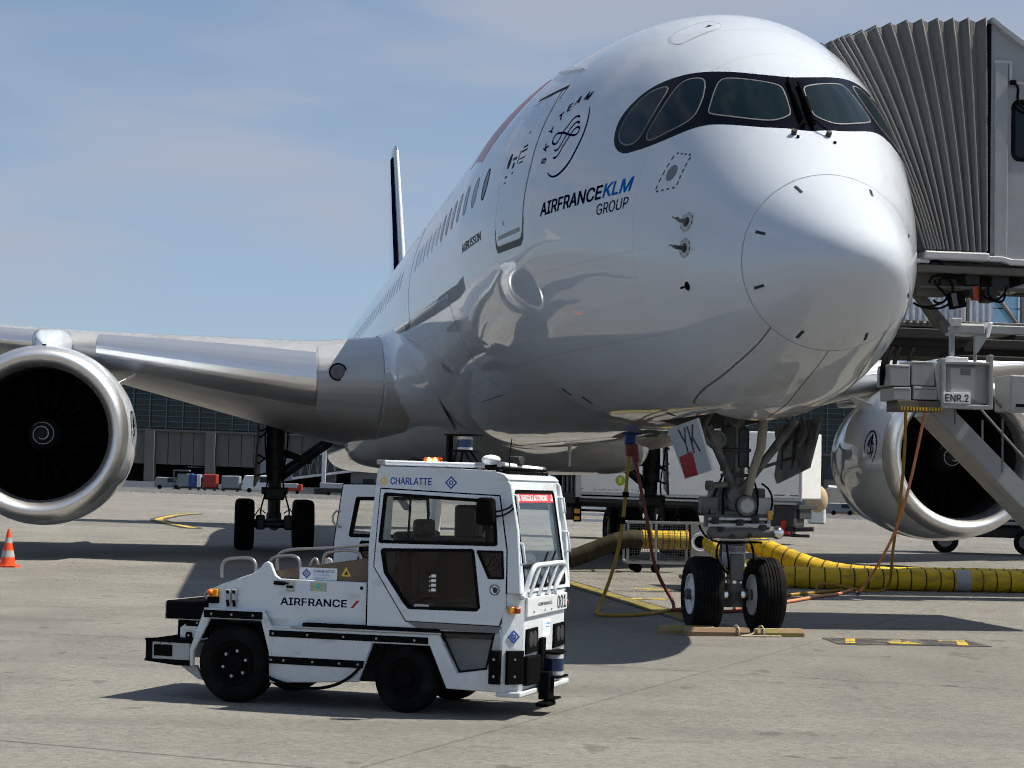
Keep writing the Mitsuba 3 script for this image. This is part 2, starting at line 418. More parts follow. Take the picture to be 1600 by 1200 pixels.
SD = [0, .1, .4, 1.25, 2, 2.8, 3.8, 5, 6.5, 8.5, 11, 46, 52, 58, 63, 66.8]
ZT = [4.237, 4.499, 4.775, 5.36, 5.985, 6.755, 7.49, 8.01, 8.34, 8.58, 8.73, 8.73, 8.7, 8.57, 8.3, 7.85]
ZB = [4.237, 3.983, 3.73, 3.28, 3.03, 2.79, 2.675, 2.65, 2.64, 2.635, 2.64, 2.64, 3.2, 4.6, 5.95, 7.1]
WW = [.019, .327, .61, 1.04, 1.335, 1.625, 1.945, 2.305, 2.645, 2.875, 2.98, 2.98, 2.75, 1.95, 1.05, .3]
ZM = [b + (t - b) * .49 for t, b in zip(ZT[:11], ZB[:11])] + [5.62, 5.8, 6.3, 6.9, 7.5]
CUR = [PCH(np.sqrt(SD), v) for v in (ZT, ZB, WW, ZM)]


def fus(d, th):
    d, th = np.broadcast_arrays(np.asarray(d, float), np.asarray(th, float))
    a, b, w, m = [f(np.sqrt(np.clip(d, 0, 66.8))) for f in CUR]
    s, c = np.sin(th), np.cos(th)
    return np.stack([d, w * c, np.where(s > 0, m + (a - m) * s, m + (m - b) * s)], -1)


def fusn(d, th):
    e = 2e-3
    n = np.cross(fus(d + e, th) - fus(d - e, th), fus(d, th + e) - fus(d, th - e))
    n = -n / np.linalg.norm(n, axis=-1, keepdims=True)
    c = fus(d, th); m = CUR[3](np.sqrt(np.asarray(d))); o = np.stack([0 * c[..., 0], c[..., 1], c[..., 2] - m], -1)
    return n * np.sign((n * o).sum(-1, keepdims=True))


def on_th(x, y, off):          # chart (theta in degrees, d)
    t = np.radians(x); return fus(y, t) + fusn(y, t) * np.asarray(off)[..., None]


def side_th(d, z, sgn=-1):
    a, b, w, m = [f(np.sqrt(d)) for f in CUR]
    s = np.where(z > m, (z - m) / (a - m), (z - m) / (m - b))
    t = np.arcsin(np.clip(s, -1, 1))
    return np.pi - t if sgn < 0 else t


def on_left(x, y, off):        # chart (d, z) on the side that faces the tug
    t = side_th(x, y); return fus(x, t) + fusn(x, t) * np.asarray(off)[..., None]


def on_right(x, y, off):
    t = side_th(x, y, 1); return fus(x, t) + fusn(x, t) * np.asarray(off)[..., None]


def skin(poly, chart, off, edge=0.12, sx=1.0):
    """a curved sheet over the polygon of the chart, "off" metres proud of the skin, with a rim down to it"""
    if not poly.is_valid: poly = poly.buffer(0)
    out = []
    for g in getattr(poly, 'geoms', [poly]):
        if g.area < 1e-9: continue
        g = affinity.scale(g, sx, 1, origin=(0, 0))
        v, f = trimesh.creation.triangulate_polygon(g, engine='earcut')
        v, f = trimesh.remesh.subdivide_to_size(np.c_[v, 0 * v[:, 0]], f, edge)
        m = trimesh.Trimesh(v, f, process=True); v, f = np.array(m.vertices), np.array(m.faces)
        top = chart(v[:, 0] / sx, v[:, 1], np.full(len(v), off)); low = chart(v[:, 0] / sx, v[:, 1], np.full(len(v), -0.004))
        e = np.sort(f[:, [0, 1, 1, 2, 2, 0]].reshape(-1, 2), 1); u, c = np.unique(e, axis=0, return_counts=True); bd = u[c == 1]
        n = len(v)
        rim = np.vstack([np.c_[bd[:, 0], bd[:, 1], bd[:, 1] + n], np.c_[bd[:, 0], bd[:, 1] + n, bd[:, 0] + n]])
        out.append(trimesh.Trimesh(np.vstack([top, low]), np.vstack([f, rim]), process=False))
    m = cat(*out)
    m.vertices = ac(np.asarray(m.vertices)); return m


def skin_text(s, chart, d0, z0, h, width, off=0.003, bold=False, slant=0.0, dirn=-1):
    m = text(s, h, width, 0.002, bold, slant); V = m.vertices
    m.vertices = ac(chart(d0 + dirn * V[:, 0], z0 + V[:, 1], off + V[:, 2])); return m


def grid(P, closed):
    a, b = P.shape[:2]; i, j = np.meshgrid(np.arange(a - 1), np.arange(b if closed else b - 1), indexing='ij'); j2 = (j + 1) % b
    q = np.stack([i * b + j, i * b + j2, (i + 1) * b + j2, (i + 1) * b + j], -1).reshape(-1, 4)
    return trimesh.Trimesh(P.reshape(-1, 3), np.vstack([q[:, [0, 1, 2]], q[:, [0, 2, 3]]]), process=False)


PL = thing('airliner', 'white twin engine passenger airliner parked nose on at the gate with its nose wheels chocked', 'airliner')
RD = 1.12
ths = np.radians(np.concatenate([np.linspace(0, 249, 84), [250.5], np.linspace(252, 288, 25)[0:], [289.5], np.linspace(291, 358, 24)]))
sd = np.concatenate([np.linspace(RD, 3.85, 34), [3.95], np.linspace(4.15, 6.75, 20), [6.85], np.linspace(7.1, 12, 24), np.linspace(13, 46, 16), np.linspace(47, 66.8, 26)])
P = fus(*np.meshgrid(sd, ths, indexing='ij'))
fm = grid(P, True)
cen = P.reshape(-1, 3)[fm.faces].mean(1); tc = np.degrees(np.arctan2(cen[:, 2] - 5.2, cen[:, 1])) % 360
fi = fm.faces // len(ths); tj = fm.faces % len(ths)
dmin, dmax = sd[fi].min(1), sd[fi].max(1); tmin, tmax = np.degrees(ths[tj]).min(1), np.degrees(ths[tj]).max(1)
hole = (dmin >= 3.94) & (dmax <= 6.46) & (tmin >= 254.9) & (tmax <= 285.1)
fm.update_faces(~hole)
obj(PL + '__fuselage', AC(fm), 'm_white', True)
obj(PL + '__radome', AC(grid(fus(*np.meshgrid(np.linspace(0, 1, 26) ** 2 * (RD - 0.012), np.radians(np.linspace(0, 357, 120)), indexing='ij')), True)), 'm_white', True)
t_ = np.radians(np.linspace(0, 360, 121))
obj(PL + '__radome_seam', AC(grid(np.stack([fus(RD + x, t_[:-1]) - fusn(RD + x, t_[:-1]) * y for x, y in ((-.0125, .001), (-.0115, .008), (-.002, .008), (-.001, .001))]), True)), 'm_seam_light', False)
for th, d in ((116.7, 1.0), (159.9, .96), (200, .97), (246, 1.0), (294, 1.0), (338, 1.0), (22, 1.0), (63, 1.0)):
    obj(PL + '__lightning_strip', skin(affinity.rotate(sbox(th - 1.1, d - .13, th + 1.1, d + .02), 0), on_th, .004, .2, .02), 'm_skin_line', False)
# nose gear bay
hd = sd[(sd >= 3.94) & (sd <= 6.46)]; ht = ths[(ths >= math.radians(254.9)) & (ths <= math.radians(285.1))]
lp = np.concatenate([fus(hd[0], ht), fus(hd[1:], ht[-1]), fus(hd[-1], ht[-2::-1]), fus(hd[-2:0:-1], ht[0])]); up_ = lp * [1, 1, 0] + [0, 0, 3.9]
n_ = len(lp); i_ = np.arange(n_); j_ = (i_ + 1) % n_
obj(PL + '__nose_gear_bay', AC(cat(trimesh.Trimesh(np.vstack([lp, up_]), np.vstack([np.stack([i_, j_, n_ + j_], -1), np.stack([i_, n_ + j_, n_ + i_], -1)]), process=False), box((3.8, -1.0, 3.88), (7.0, 1.0, 3.93)))), 'm_bay', False)

# cockpit
mk = [(159.2, 3.80), (157.5, 3.973), (152.8, 4.06), (148.5, 4.053), (143.5, 3.967), (138.5, 3.86), (133.2, 3.689), (128.2, 3.52), (123.2, 3.358), (118.3, 3.199), (112.1, 3.026), (104.1, 2.85), (97, 2.76), (90, 2.72)]
mb = [(90, 1.89), (97.5, 1.934), (108.5, 2.033), (116.3, 2.161), (124, 2.33), (130.8, 2.513), (136.8, 2.662), (142.9, 2.822), (148.6, 3.015), (153.7, 3.251), (157, 3.476), (159, 3.65)]
outl = mk + [(180 - a, b) for a, b in mk[-2::-1]] + [(180 - a, b) for a, b in mb[:0:-1]] + mb
outl = chaikin(outl, 2)
obj(PL + '__cockpit_surround', skin(Polygon(outl), on_th, .004, .05, .028), 'm_black_gloss', True)
w1 = [(153.8, 3.943), (149, 3.947), (143.5, 3.879), (138.4, 3.773), (134.5, 3.619), (133.1, 3.537), (133.7, 3.474), (138, 3.436), (144.2, 3.418), (148.4, 3.422), (152.6, 3.445), (155.2, 3.528), (156.8, 3.685), (156.5, 3.85)]
w2 = [(150.5, 3.349), (147.1, 3.349), (140.5, 3.345), (134.2, 3.37), (130.4, 3.388), (127, 3.358), (123.9, 3.264), (121.9, 3.176), (122, 3.086), (125.2, 2.933), (129.2, 2.834), (133, 2.779), (136.5, 2.792), (141.2, 2.885), (147.2, 3.064), (151.1, 3.212), (151.7, 3.293)]
w3 = [(128.6, 2.675), (125.8, 2.746), (121.5, 2.875), (118.4, 2.96), (115.7, 2.976), (111.8, 2.893), (106.4, 2.768), (100.5, 2.667), (96.2, 2.607), (94.6, 2.555), (94.4, 2.456), (94.6, 2.316), (95, 2.201), (96.1, 2.144), (101.4, 2.104), (106.1, 2.113), (111.5, 2.182), (117.7, 2.298), (124.5, 2.473), (128.5, 2.617)]
for sg in (1, -1):
    for w in (w1, w2, w3):
        p = np.array(w) if sg > 0 else np.array([(180 - a, b) for a, b in w])
        pg = affinity.scale(Polygon(chaikin(p, 2)).buffer(0), .028, 1, origin=(0, 0))
        wk = obj(PL + '__cockpit_window', skin(affinity.scale(pg.buffer(-.012), 1 / .028, 1, origin=(0, 0)), on_th, .009, .06, .028), 'm_pane_dark', True)
        fr = affinity.scale(pg.difference(pg.buffer(-.013)), 1 / .028, 1, origin=(0, 0))
        obj(wk + '__frame', skin(fr, on_th, .011, .08, .028), 'm_mid_grey', False)
def sp_(d, t, o): return fus(d, math.radians(t)) + fusn(np.array(float(d)), math.radians(t)) * o
for (d0, t0), (d1, t1), (dp, tp) in (((2.66, 91.3), (1.955, 91.9), (1.86, 98.5)), ((2.60, 87.2), (1.97, 87.0), (1.86, 80.5))):
    wk = obj(PL + '__wiper', AC(tube([sp_(dp, tp, .05), sp_((dp + d1) / 2, tp * .45 + t1 * .55, .07), sp_(d1 + .05, t1, .07), sp_((d0 + d1) / 2, (t0 + t1) / 2, .08)], .012, 6)), 'm_black', True)
    obj(wk + '__blade', AC(cat(tube([sp_(d1 + (d0 - d1) * q, t1 + (t0 - t1) * q, .04) for q in np.linspace(0, 1, 7)], .026, 6), tube([sp_(d1 + (d0 - d1) * q, t1 + (t0 - t1) * q, .065) for q in np.linspace(.3, .6, 4)], .026, 6))), 'm_black', False)
    obj(wk + '__pivot', AC(cyl(sp_(dp, tp, -.01), sp_(dp, tp, .06), .032)), 'm_dark_grey')
for th, d in ((97.2, 1.80), (78, 1.76)):
    obj(PL + '__washer_nozzle', AC(cyl(fus(d, math.radians(th)), fus(d, math.radians(th)) + fusn(d, math.radians(th)) * .02, .018, n=8)), 'm_black')

# roof hatch
hp = Polygon(chaikin(np.array([(119.8, 4.5), (117.5, 4.66), (112.8, 4.66), (107.4, 4.66), (102.8, 4.58), (101.6, 4.40), (101.6, 4.26), (103.4, 4.13), (109.2, 4.12), (115, 4.12), (118, 4.14), (119.6, 4.25)]), 2)).buffer(0)
hs = affinity.scale(hp, .037, 1, origin=(0, 0)); un = lambda g: affinity.scale(g, 1 / .037, 1, origin=(0, 0))
hk = obj(PL + '__roof_hatch', skin(un(hs.buffer(-.02)), on_th, .004, .12, .037), 'm_white', True)
obj(hk + '__seam', skin(un(hs.difference(hs.buffer(-.018))), on_th, .005, .12, .037), 'm_seam_light', False)
obj(hk + '__handle', skin(un(affinity.translate(Polygon([(0, 0), (.10, .03), (.02, .10)]), 104.6 * .037, 4.30)), on_th, .008, .2, .037), 'm_skin_line', False)

# front door on this side
dr_ = rounded([(6.30, 5.24), (6.29, 5.5), (6.24, 6.1), (6.29, 6.6), (6.33, 7.03), (6.42, 7.22), (7.58, 7.20), (7.60, 6.9), (7.60, 6.45), (7.62, 5.9), (7.62, 5.3), (7.55, 5.16), (6.42, 5.14)], .06)
dk = obj(PL + '__door', skin(dr_.buffer(-.02), on_left, .006, .07), 'm_white', True)
obj(dk + '__seam', skin(dr_.buffer(.004).difference(dr_.buffer(-.014)), on_left, .003, .2), 'm_skin_grey', False)
obj(dk + '__sill_gap', skin(rounded([(6.30, 5.30), (6.38, 5.18), (6.45, 5.155), (7.5, 5.165), (7.6, 5.22), (7.645, 5.42), (7.665, 5.42), (7.65, 5.16), (7.56, 5.08), (6.42, 5.06), (6.30, 5.14), (6.262, 5.42), (6.282, 5.42)], .002), on_left, .004, .2), 'm_bay', False)
obj(dk + '__head_gap', skin(Polygon([(6.27, 7.20), (7.45, 7.25), (7.45, 7.28), (6.25, 7.255), (6.25, 7.05), (6.275, 7.05)]), on_left, .004, .2), 'm_skin_line', False)
obj(dk + '__sill_band', skin(sbox(6.42, 5.25, 7.48, 5.31), on_left, .009, .2), 'm_skin_grey', False)
obj(dk + '__window', skin(affinity.translate(affinity.scale(Point(0, 0).buffer(1), .075, .11), 7.36, 6.36), on_left, .010, .2), 'm_skin_line', False)
mk_ = [sbox(7.02, 6.34, 7.2, 6.38), sbox(7.05, 6.22, 7.14, 6.30), sbox(6.9, 6.26, 6.94, 6.44), sbox(6.62, 6.40, 6.86, 6.43), sbox(6.66, 6.46, 6.84, 6.49), sbox(6.62, 6.30, 6.86, 6.32), sbox(6.66, 6.24, 6.84, 6.26), sbox(7.3, 6.12, 7.4, 6.15), sbox(7.02, 6.13, 7.08, 6.16), sbox(7.3, 6.04, 7.4, 6.06), sbox(6.8, 6.66, 6.84, 6.70), sbox(7.18, 5.43, 7.21, 5.49)]
for b_ in mk_: obj(dk + '__marking', skin(b_, on_left, .009, .3), 'm_skin_line', False)

# cabin windows, second door and seams
k = 0
for d in np.concatenate([np.arange(8.73, 18.6, .80), np.arange(21.9, 44.5, .80)]):
    wv = affinity.translate(affinity.scale(Point(0, 0).buffer(1, 10), .155, .225), d, 6.25)
    wk = obj(PL + '__cabin_window', skin(wv, on_left, .003, .25), 'm_black_gloss' if k == 0 else 'm_cabin_pane', True)
    if d < 14: obj(wk + '__rim', skin(wv.buffer(.014).difference(wv.buffer(-.012)), on_left, .006, .25), 'm_black' if k == 0 else 'm_skin_grey', False)
    k += 1
for d0, d1, z0, z1 in ((19.30, 20.55, 5.12, 7.0),):
    r_ = rounded([(d0, z0), (d1, z0), (d1, z1), (d0, z1)], .12)
    dk2 = obj(PL + '__door', skin(r_.buffer(-.02), on_left, .005, .2), 'm_white', True)
    obj(dk2 + '__seam', skin(r_.buffer(.012).difference(r_.buffer(-.014)), on_left, .003, .3), 'm_skin_grey', False)
    obj(dk2 + '__sill_gap', skin(sbox(d0 + .1, z0 - .10, d1 - .1, z0 - .02), on_left, .004, .3), 'm_bay', False)
r_ = rounded([(12.6, 3.35), (15.5, 3.35), (15.5, 5.02), (12.6, 5.02)], .1)
obj(PL + '__cargo_door', skin(r_.buffer(-.01), on_left, .004, .2), 'm_white', True)
obj(PL + '__cargo_door_seam', skin(r_.buffer(.004).difference(r_.buffer(-.010)), on_left, .003, .2), 'm_skin_grey', False)
# stripe of the big title, above the windows
obj(PL + '__red_stripe', skin(Polygon([(11.75, 6.98), (11.0, 6.97), (9.85, 6.78), (9.0, 7.28), (8.2, 7.75), (8.7, 7.82), (9.6, 7.62), (10.6, 7.36)]), on_left, .003, .12), 'm_red', True)
# lettering
# left-hand end of every word lies aft (larger d)
obj(PL + '__lettering', skin_text('AIRFRANCE', on_left, 5.67, 5.355, .165, 1.68, bold=True, slant=.15), 'm_navy', False, label='dark blue AIRFRANCE lettering below the round alliance logo')
obj(PL + '__lettering', skin_text('KLM', on_left, 3.95, 5.36, .165, .62, bold=True, slant=.2), 'm_blue', False, label='bright blue KLM lettering at the end of the AIRFRANCE word')
obj(PL + '__lettering', skin_text('GROUP', on_left, 4.07, 5.155, .135, .73, slant=.1), 'm_navy', False, label='thin dark GROUP lettering under the KLM letters')
obj(PL + '__lettering', skin_text('AUBUSSON', on_left, 10.25, 5.41, .13, 1.62), 'm_skin_line', False, label='small grey AUBUSSON name behind the front door')


def th2(pts): return [(d, float(fus(d, math.radians(t))[2])) for d, t in pts]


for ch, (d, t), a in zip('SKYTEAM', ((5.80, 164.9), (5.851, 160.8), (5.881, 156.1), (5.769, 151.8), (5.616, 148.8), (5.444, 146.5), (5.226, 145.1)), (80, 62, 45, 28, 15, 2, -12)):
    z = float(fus(d, math.radians(t))[2])
    m = text(ch, .105, None, .002, True); V = m.vertices - [m.vertices[:, 0].mean(), .052, 0]
    ca, sa = math.cos(math.radians(a)), math.sin(math.radians(a))
    x_, y_ = V[:, 0] * ca - V[:, 1] * sa, V[:, 0] * sa + V[:, 1] * ca
    m.vertices = ac(on_left(d - x_ * 1.3, z + y_, .003 + V[:, 2])); obj(PL + '__logo_letter', m, 'm_navy', False)
arc = spl(np.array(th2([(4.983, 148.7), (4.845, 153.1), (4.815, 157.2), (4.859, 160.9), (4.968, 165.1), (5.11, 167.6), (5.349, 169.4), (5.569, 168.3)])), 8)
wds = np.sin(np.linspace(.15, np.pi - .2, len(arc))) * .016 + .004
obj(PL + '__logo_arc', skin(shapely.ops.unary_union([LineString(arc[i:i + 2]).buffer(wds[i]) for i in range(len(arc) - 1)]), on_left, .003, .2), 'm_navy', False)
s1 = [(5.146, 151.9), (5.252, 151.9), (5.338, 153.2), (5.395, 155.1), (5.467, 156.7), (5.494, 158.7), (5.541, 159.9), (5.649, 160), (5.703, 159.1), (5.69, 157.7), (5.573, 156.9), (5.422, 156.9), (5.221, 157.4), (5.075, 157.5), (4.988, 156.7), (4.984, 155.5), (5.04, 155), (5.122, 155.5), (5.178, 156.7), (5.212, 158.1), (5.286, 160.4), (5.351, 162.7), (5.406, 163.8), (5.494, 164.1)]
s2 = [(5.068, 153.8), (5.179, 153.8), (5.239, 154.9), (5.291, 156.6), (5.347, 158.8), (5.387, 160.6), (5.438, 161.7), (5.528, 161.9)]
for s_ in (s1, s2): obj(PL + '__logo_ribbon', skin(stroke(th2(s_), .028, 5), on_left, .003, .2), 'm_navy', False)
# probes, sensor panel, vents
pn = [(2.69, 5.72), (2.45, 5.66), (2.46, 5.28), (2.82, 5.27)]
for i in range(4):
    a, b = np.array(pn[i]), np.array(pn[(i + 1) % 4])
    for s in np.linspace(.06, .82, 4 if i % 2 == 0 else 5):
        obj(PL + '__panel_dash', skin(LineString([a + (b - a) * s, a + (b - a) * (s + .11)]).buffer(.009, cap_style=2), on_left, .003, .3), 'm_skin_line', False)
obj(PL + '__static_port', skin(affinity.translate(affinity.scale(Point(0, 0).buffer(1), .075, .095), 2.62, 5.47), on_left, .004, .2), 'm_skin_grey', False)
for d, z in ((2.123, 4.83), (2.107, 4.53)):
    sp = on_left(np.array(d), np.array(z), np.array(0.0)); n_ = fusn(np.array(d), side_th(np.array(d), np.array(z)))
    pk = obj(PL + '__pitot_probe', AC(cat(tube([sp, sp + n_ * .10 + [.02, 0, 0], sp + n_ * .14 + [-.02, 0, .0]], .024, 8), cyl(sp + n_ * .14 + [-.0, 0, 0], sp + n_ * .16 + [.16, 0, .04], .016, .010, 8))), 'm_gear')
    obj(pk + '__base', skin(affinity.translate(affinity.scale(Point(0, 0).buffer(1), .088, .100), d, z), on_left, .006, .2), 'm_light_grey', False)
    obj(pk + '__base_hub', skin(affinity.translate(affinity.scale(Point(0, 0).buffer(1), .045, .055), d, z), on_left, .010, .2), 'm_gear_dark', False)
    for q in range(8):
        e_ = affinity.rotate(sbox(.088, -.018, .104, .018), q * 45 + 10, origin=(0, 0)); obj(pk + '__base_dash', skin(affinity.translate(e_, d, z), on_left, .004, .3), 'm_skin_line', False)
    obj(pk + '__base_ring', skin(affinity.translate(affinity.scale(Point(0, 0).buffer(1).difference(Point(0, 0).buffer(.9)), .106, .118), d, z), on_left, .003, .2), 'm_seam_light', False)
sp = on_left(np.array(2.144), np.array(4.10), np.array(0.0)); n_ = fusn(np.array(2.144), side_th(np.array(2.144), np.array(4.10)))
pk = obj(PL + '__angle_vane', AC(cyl(sp + n_ * .03, sp + n_ * .04 + [.13, 0, 0], .008, .014, 8)), 'm_black')
obj(pk + '__disc', skin(affinity.translate(affinity.scale(Point(0, 0).buffer(1), .045, .05), 2.13, 4.10), on_left, .006, .2), 'm_black', False)
for d, t, w, h in ((8.04, 234.2, .05, .2), (5.33, 251.6, .05, .17), (7.6, 239, .04, .22), (16.0, 214, .04, .2), (16.3, 213, .04, .2), (16.6, 212, .04, .2)):
    obj(PL + '__vent', skin(affinity.rotate(sbox(t - h * 8, d - w, t + h * 8, d + w), 0), on_th, .004, .3, .045), 'm_skin_line', False)
bt = fus(5.6, math.radians(134)); obj(PL + '__top_fairing', skin(Polygon(chaikin(np.array([(131.5, 8.0), (133.6, 7.2), (135.2, 6.2), (134.3, 6.15), (132.3, 7.1), (130.6, 7.95)]), 2)), on_th, .035, .08, .045), 'm_white_plain', 30)
av = fus(6.5, math.radians(195)); obj(PL + '__blade_antenna', AC(put(flat([(0, 0), (.30, 0), (.20, -.42), (.10, -.42)], .03), np.array([20.3, .62, 2.70]), (1, 0, 0), (0, 0, 1))), 'm_white_plain', False)
# panel line in front of the bay and the split of the closed front doors
for key, pts, w in (('__door_seam', [(229, RD), (236.3, 1.946), (238.7, 2.698), (242.1, 3.4), (246.5, 3.93)], .016), ('__door_seam', [(270.3, RD), (270, 2.3), (270, 3.93)], .010), ('__door_seam', [(246.5, 3.94), (258, 3.93), (270, 3.93), (284, 3.93), (293, 3.94)], .006), ('__door_seam', [(311, RD), (303.7, 1.946), (301.3, 2.698), (297.9, 3.4), (293.5, 3.93)], .016)):
    p = np.array(pts) * [.03, 1]
    obj(PL + key, skin(affinity.scale(LineString(spl(p, 6)).buffer(w / 1.3, cap_style=2), 1 / .03, 1, origin=(0, 0)), on_th, .003, .12, .03), 'm_bay', False)

# belly fairing
fd = np.concatenate([np.linspace(20.6, 27.5, 48), np.linspace(28, 36, 8), np.linspace(37, 43, 16)])
ft = np.radians(np.linspace(186, 354, 85)); Pf = []
bx = np.array([(-3.0, 5.2), (-3.12, 4.7), (-3.5, 3.7), (-3.72, 3.05), (-3.74, 2.7), (-3.55, 2.4), (-3.1, 2.24), (-2.0, 2.16), (0, 2.13)]); bx = np.vstack([bx, bx[-2::-1] * [-1, 1]])
bl = spl(bx, 12); L_ = np.concatenate([[0], np.cumsum(np.linalg.norm(np.diff(bl, axis=0), axis=1))]); L_ /= L_[-1]
u_ = np.linspace(0, 1, 85); bl = np.stack([np.interp(u_, L_, bl[:, 0]), np.interp(u_, L_, bl[:, 1])], -1)
for d in fd:
    f0 = fus(d, ft) + fusn(d, ft) * .01
    lean = np.abs(np.abs(u_ - .5) * 2) ** 3 * 2.4             # the front edge runs forward towards the keel
    s = np.clip((d - 20.9 - lean) / 6.0, 0, 1); s = s * s * (3 - 2 * s)
    e = np.clip((43 - d) / 6, 0, 1); e = e * e * (3 - 2 * e); s = s * e
    f1 = np.c_[np.full(85, d), bl]; f0b = f0 * 1.0
    f0b[:, 1:] -= 0
    Pf.append(f0 * (1 - s[:, None]) + f1 * s[:, None] + np.where(s[:, None] <= 0, -fusn(d, ft) * .02, 0))
bf = obj(PL + '__belly_fairing', AC(grid(np.array(Pf), False)), 'm_white', True)

# wings
AF = np.array([(0, 0), (.003, .13), (.012, .26), (.03, .40), (.07, .60), (.13, .80), (.22, .95), (.34, 1.0), (.48, .92), (.65, .66), (.82, .33), (1, .02)])
def airfoil(kx):
    up = np.c_[AF[:, 0], AF[:, 1] * .56]; lo = np.c_[AF[:, 0], -AF[:, 1] * .44]
    return up, lo
def wsec(y):
    y = abs(y)
    le = np.interp(y, [0, 3.0, 9.9, 31], [20.0, 22.05, 26.8, 41.2]); te = np.interp(y, [0, 3, 10.5, 31], [35.5, 35.6, 36.3, 43.6])
    zl = np.interp(y, [0, 3.0, 4.7, 9.8, 12, 31], [4.1, 4.1, 4.12, 4.9, 5.15, 7.3]); zt = np.interp(y, [0, 3, 5.86, 9.6, 14, 31], [3.1, 3.2, 3.95, 4.78, 5.35, 7.3])
    th = np.interp(y, [0, 3.0, 4.7, 9.8, 12, 31], [2.75, 2.6, 2.2, 1.12, .98, .28])
    return le, te, zl, zt, th
def wpts(y, x0, x1, part, n=14, off=0):
    """points of the section at y from chord fraction x0 (upper) round the nose to x1 (lower)"""
    le, te, zl, zt, th = wsec(y); c = te - le
    up, lo = airfoil(0)
    xs_ = (np.linspace(0, 1, n) ** 2) * (x1 - x0) + x0
    zu = np.interp(xs_, up[:, 0], up[:, 1]); zd = np.interp(xs_, lo[:, 0], lo[:, 1])
    f = lambda x, z: np.stack([le + x * c, np.full_like(x, y), zl + (zt - zl) * x + z * th], -1)
    A_, B_ = f(xs_, zu + off / th), f(xs_, zd - off / th)
    return np.vstack([A_[::-1], B_[1:]])
tipy = np.concatenate([np.linspace(2.6, 12, 20), np.linspace(13, 31, 14)])
for sg in (-1, 1):
    wm = grid(np.array([wpts(y * sg, 0, 1, 0, 26) for y in tipy]), False)
    lb = {'label': 'right-hand wing in the photo, behind the jet bridge'} if sg > 0 else {'label': 'left-hand wing in the photo, over the landing gear'}
    wk = obj(PL + '__wing', AC(wm), 'm_wing_grey', True, **lb)
    for y0, y1, xx, mt in ((3.22, 4.60, .10, 'm_silver_paint'), (4.64, 9.72, .058, 'm_alu'), (10.55, 20.0, .07, 'm_alu'), (20.06, 30, .09, 'm_alu')):
        ys_ = np.linspace(y0, y1, 12)
        obj(wk + '__slat', AC(grid(np.array([wpts(y * sg, -.0005, xx * (1 + .5 * (y - y0) / (y1 - y0) * (mt == 'm_alu')), 0, 22, .018) for y in ys_]), False)), mt, True)
    le, te, zl, zt, th = wsec(4.19)
    obj(wk + '__landing_light', AC(lathe([(-.02, 1e-3), (-.03, .12), (0, .17), (.05, .18)], (le - .06, 4.19 * sg, zl + .16), (1, 0, .1), 20)), 'm_mid_grey')
    obj(wk + '__landing_light_rim', AC(lathe([(-.012, .165), (-.02, .18), (-.01, .2), (.04, .2)], (le - .05, 4.19 * sg, zl + .16), (1, 0, .1), 20)), 'm_black')
    for y, s_ in ((7.9, 1), (14.5, .9), (20, .8)):
        le, te, zl, zt, th = wsec(y)
        pr = np.array([(0, .02), (.25, .19), (.8, .29), (1.8, .31), (3.2, .22), (4.4, .04)]) * s_
        m = lathe(spl(pr, 4), (te - 2.9, y * sg, zt + .12), (1, 0, -.055), 18); obj(wk + '__flap_track_fairing', AC(m), 'm_silver_paint', True)
    if True:
        wl = np.array([(31, 41.2, 43.6, 7.3, .28), (31.8, 42.0, 44.0, 7.75, .22), (32.3, 43.0, 44.6, 8.7, .16), (32.4, 44.2, 45.2, 10.0, .08)])
        rows = []
        for y, le, te, z, th in wl:
            xs_ = np.linspace(0, 1, 14); f = np.interp(xs_, AF[:, 0], AF[:, 1]) * th / 2
            rows.append(np.vstack([np.c_[le + xs_[::-1] * (te - le), np.full(14, sg * y) - 0, z + f[::-1] * (1 if y < 31.5 else .3)], np.c_[le + xs_[1:] * (te - le), np.full(13, sg * y) + sg * f[1:] * (y > 31.5), z - f[1:]]]))
        obj(wk + '__wingtip', AC(grid(np.array(rows), False)), 'm_silver_paint', True)
    # fillet between wing root and body: the leading edge sweeps forward into the fairing
    fl = []
    for q in np.linspace(0, 1, 16):
        row = wpts((3.20 - .30 * q) * sg, -.0005, .30, 0, 20, .014)
        w_ = 1 - np.abs(np.linspace(-1, 1, len(row))) ** 2
        le, te, zl, zt, th = wsec(3.3)
        row[:, 0] -= 2.2 * q ** 2.6 * w_ ; m_ = 5.62; yb = 2.98 * np.sqrt(np.clip(1 - ((m_ - row[:, 2]) / 2.98) ** 2, .05, 1)) - .05; row[:, 1] = sg * (3.20 * (1 - q) + yb * q) ; row[:, 2] = zl + (row[:, 2] - zl) * (1 + .16 * q ** 2)
        fl.append(row)
    obj(PL + '__wing_root_fillet', AC(grid(np.array(fl), False)), 'm_white', True)
pts_ = np.array([(188.2, 23.6), (198, 22.3), (205.3, 21.7), (218.9, 21.25), (230.2, 21.15), (240.7, 21.2), (254, 21.6), (270, 21.8)]) * [.05, 1]
obj(PL + '__fairing_seam', skin(affinity.scale(LineString(spl(pts_, 6)).buffer(.012, cap_style=2), 1 / .05, 1, origin=(0, 0)), lambda x, y, o: on_th(x, y, np.asarray(o) + .012), .004, .12, .05), 'm_skin_line', False)

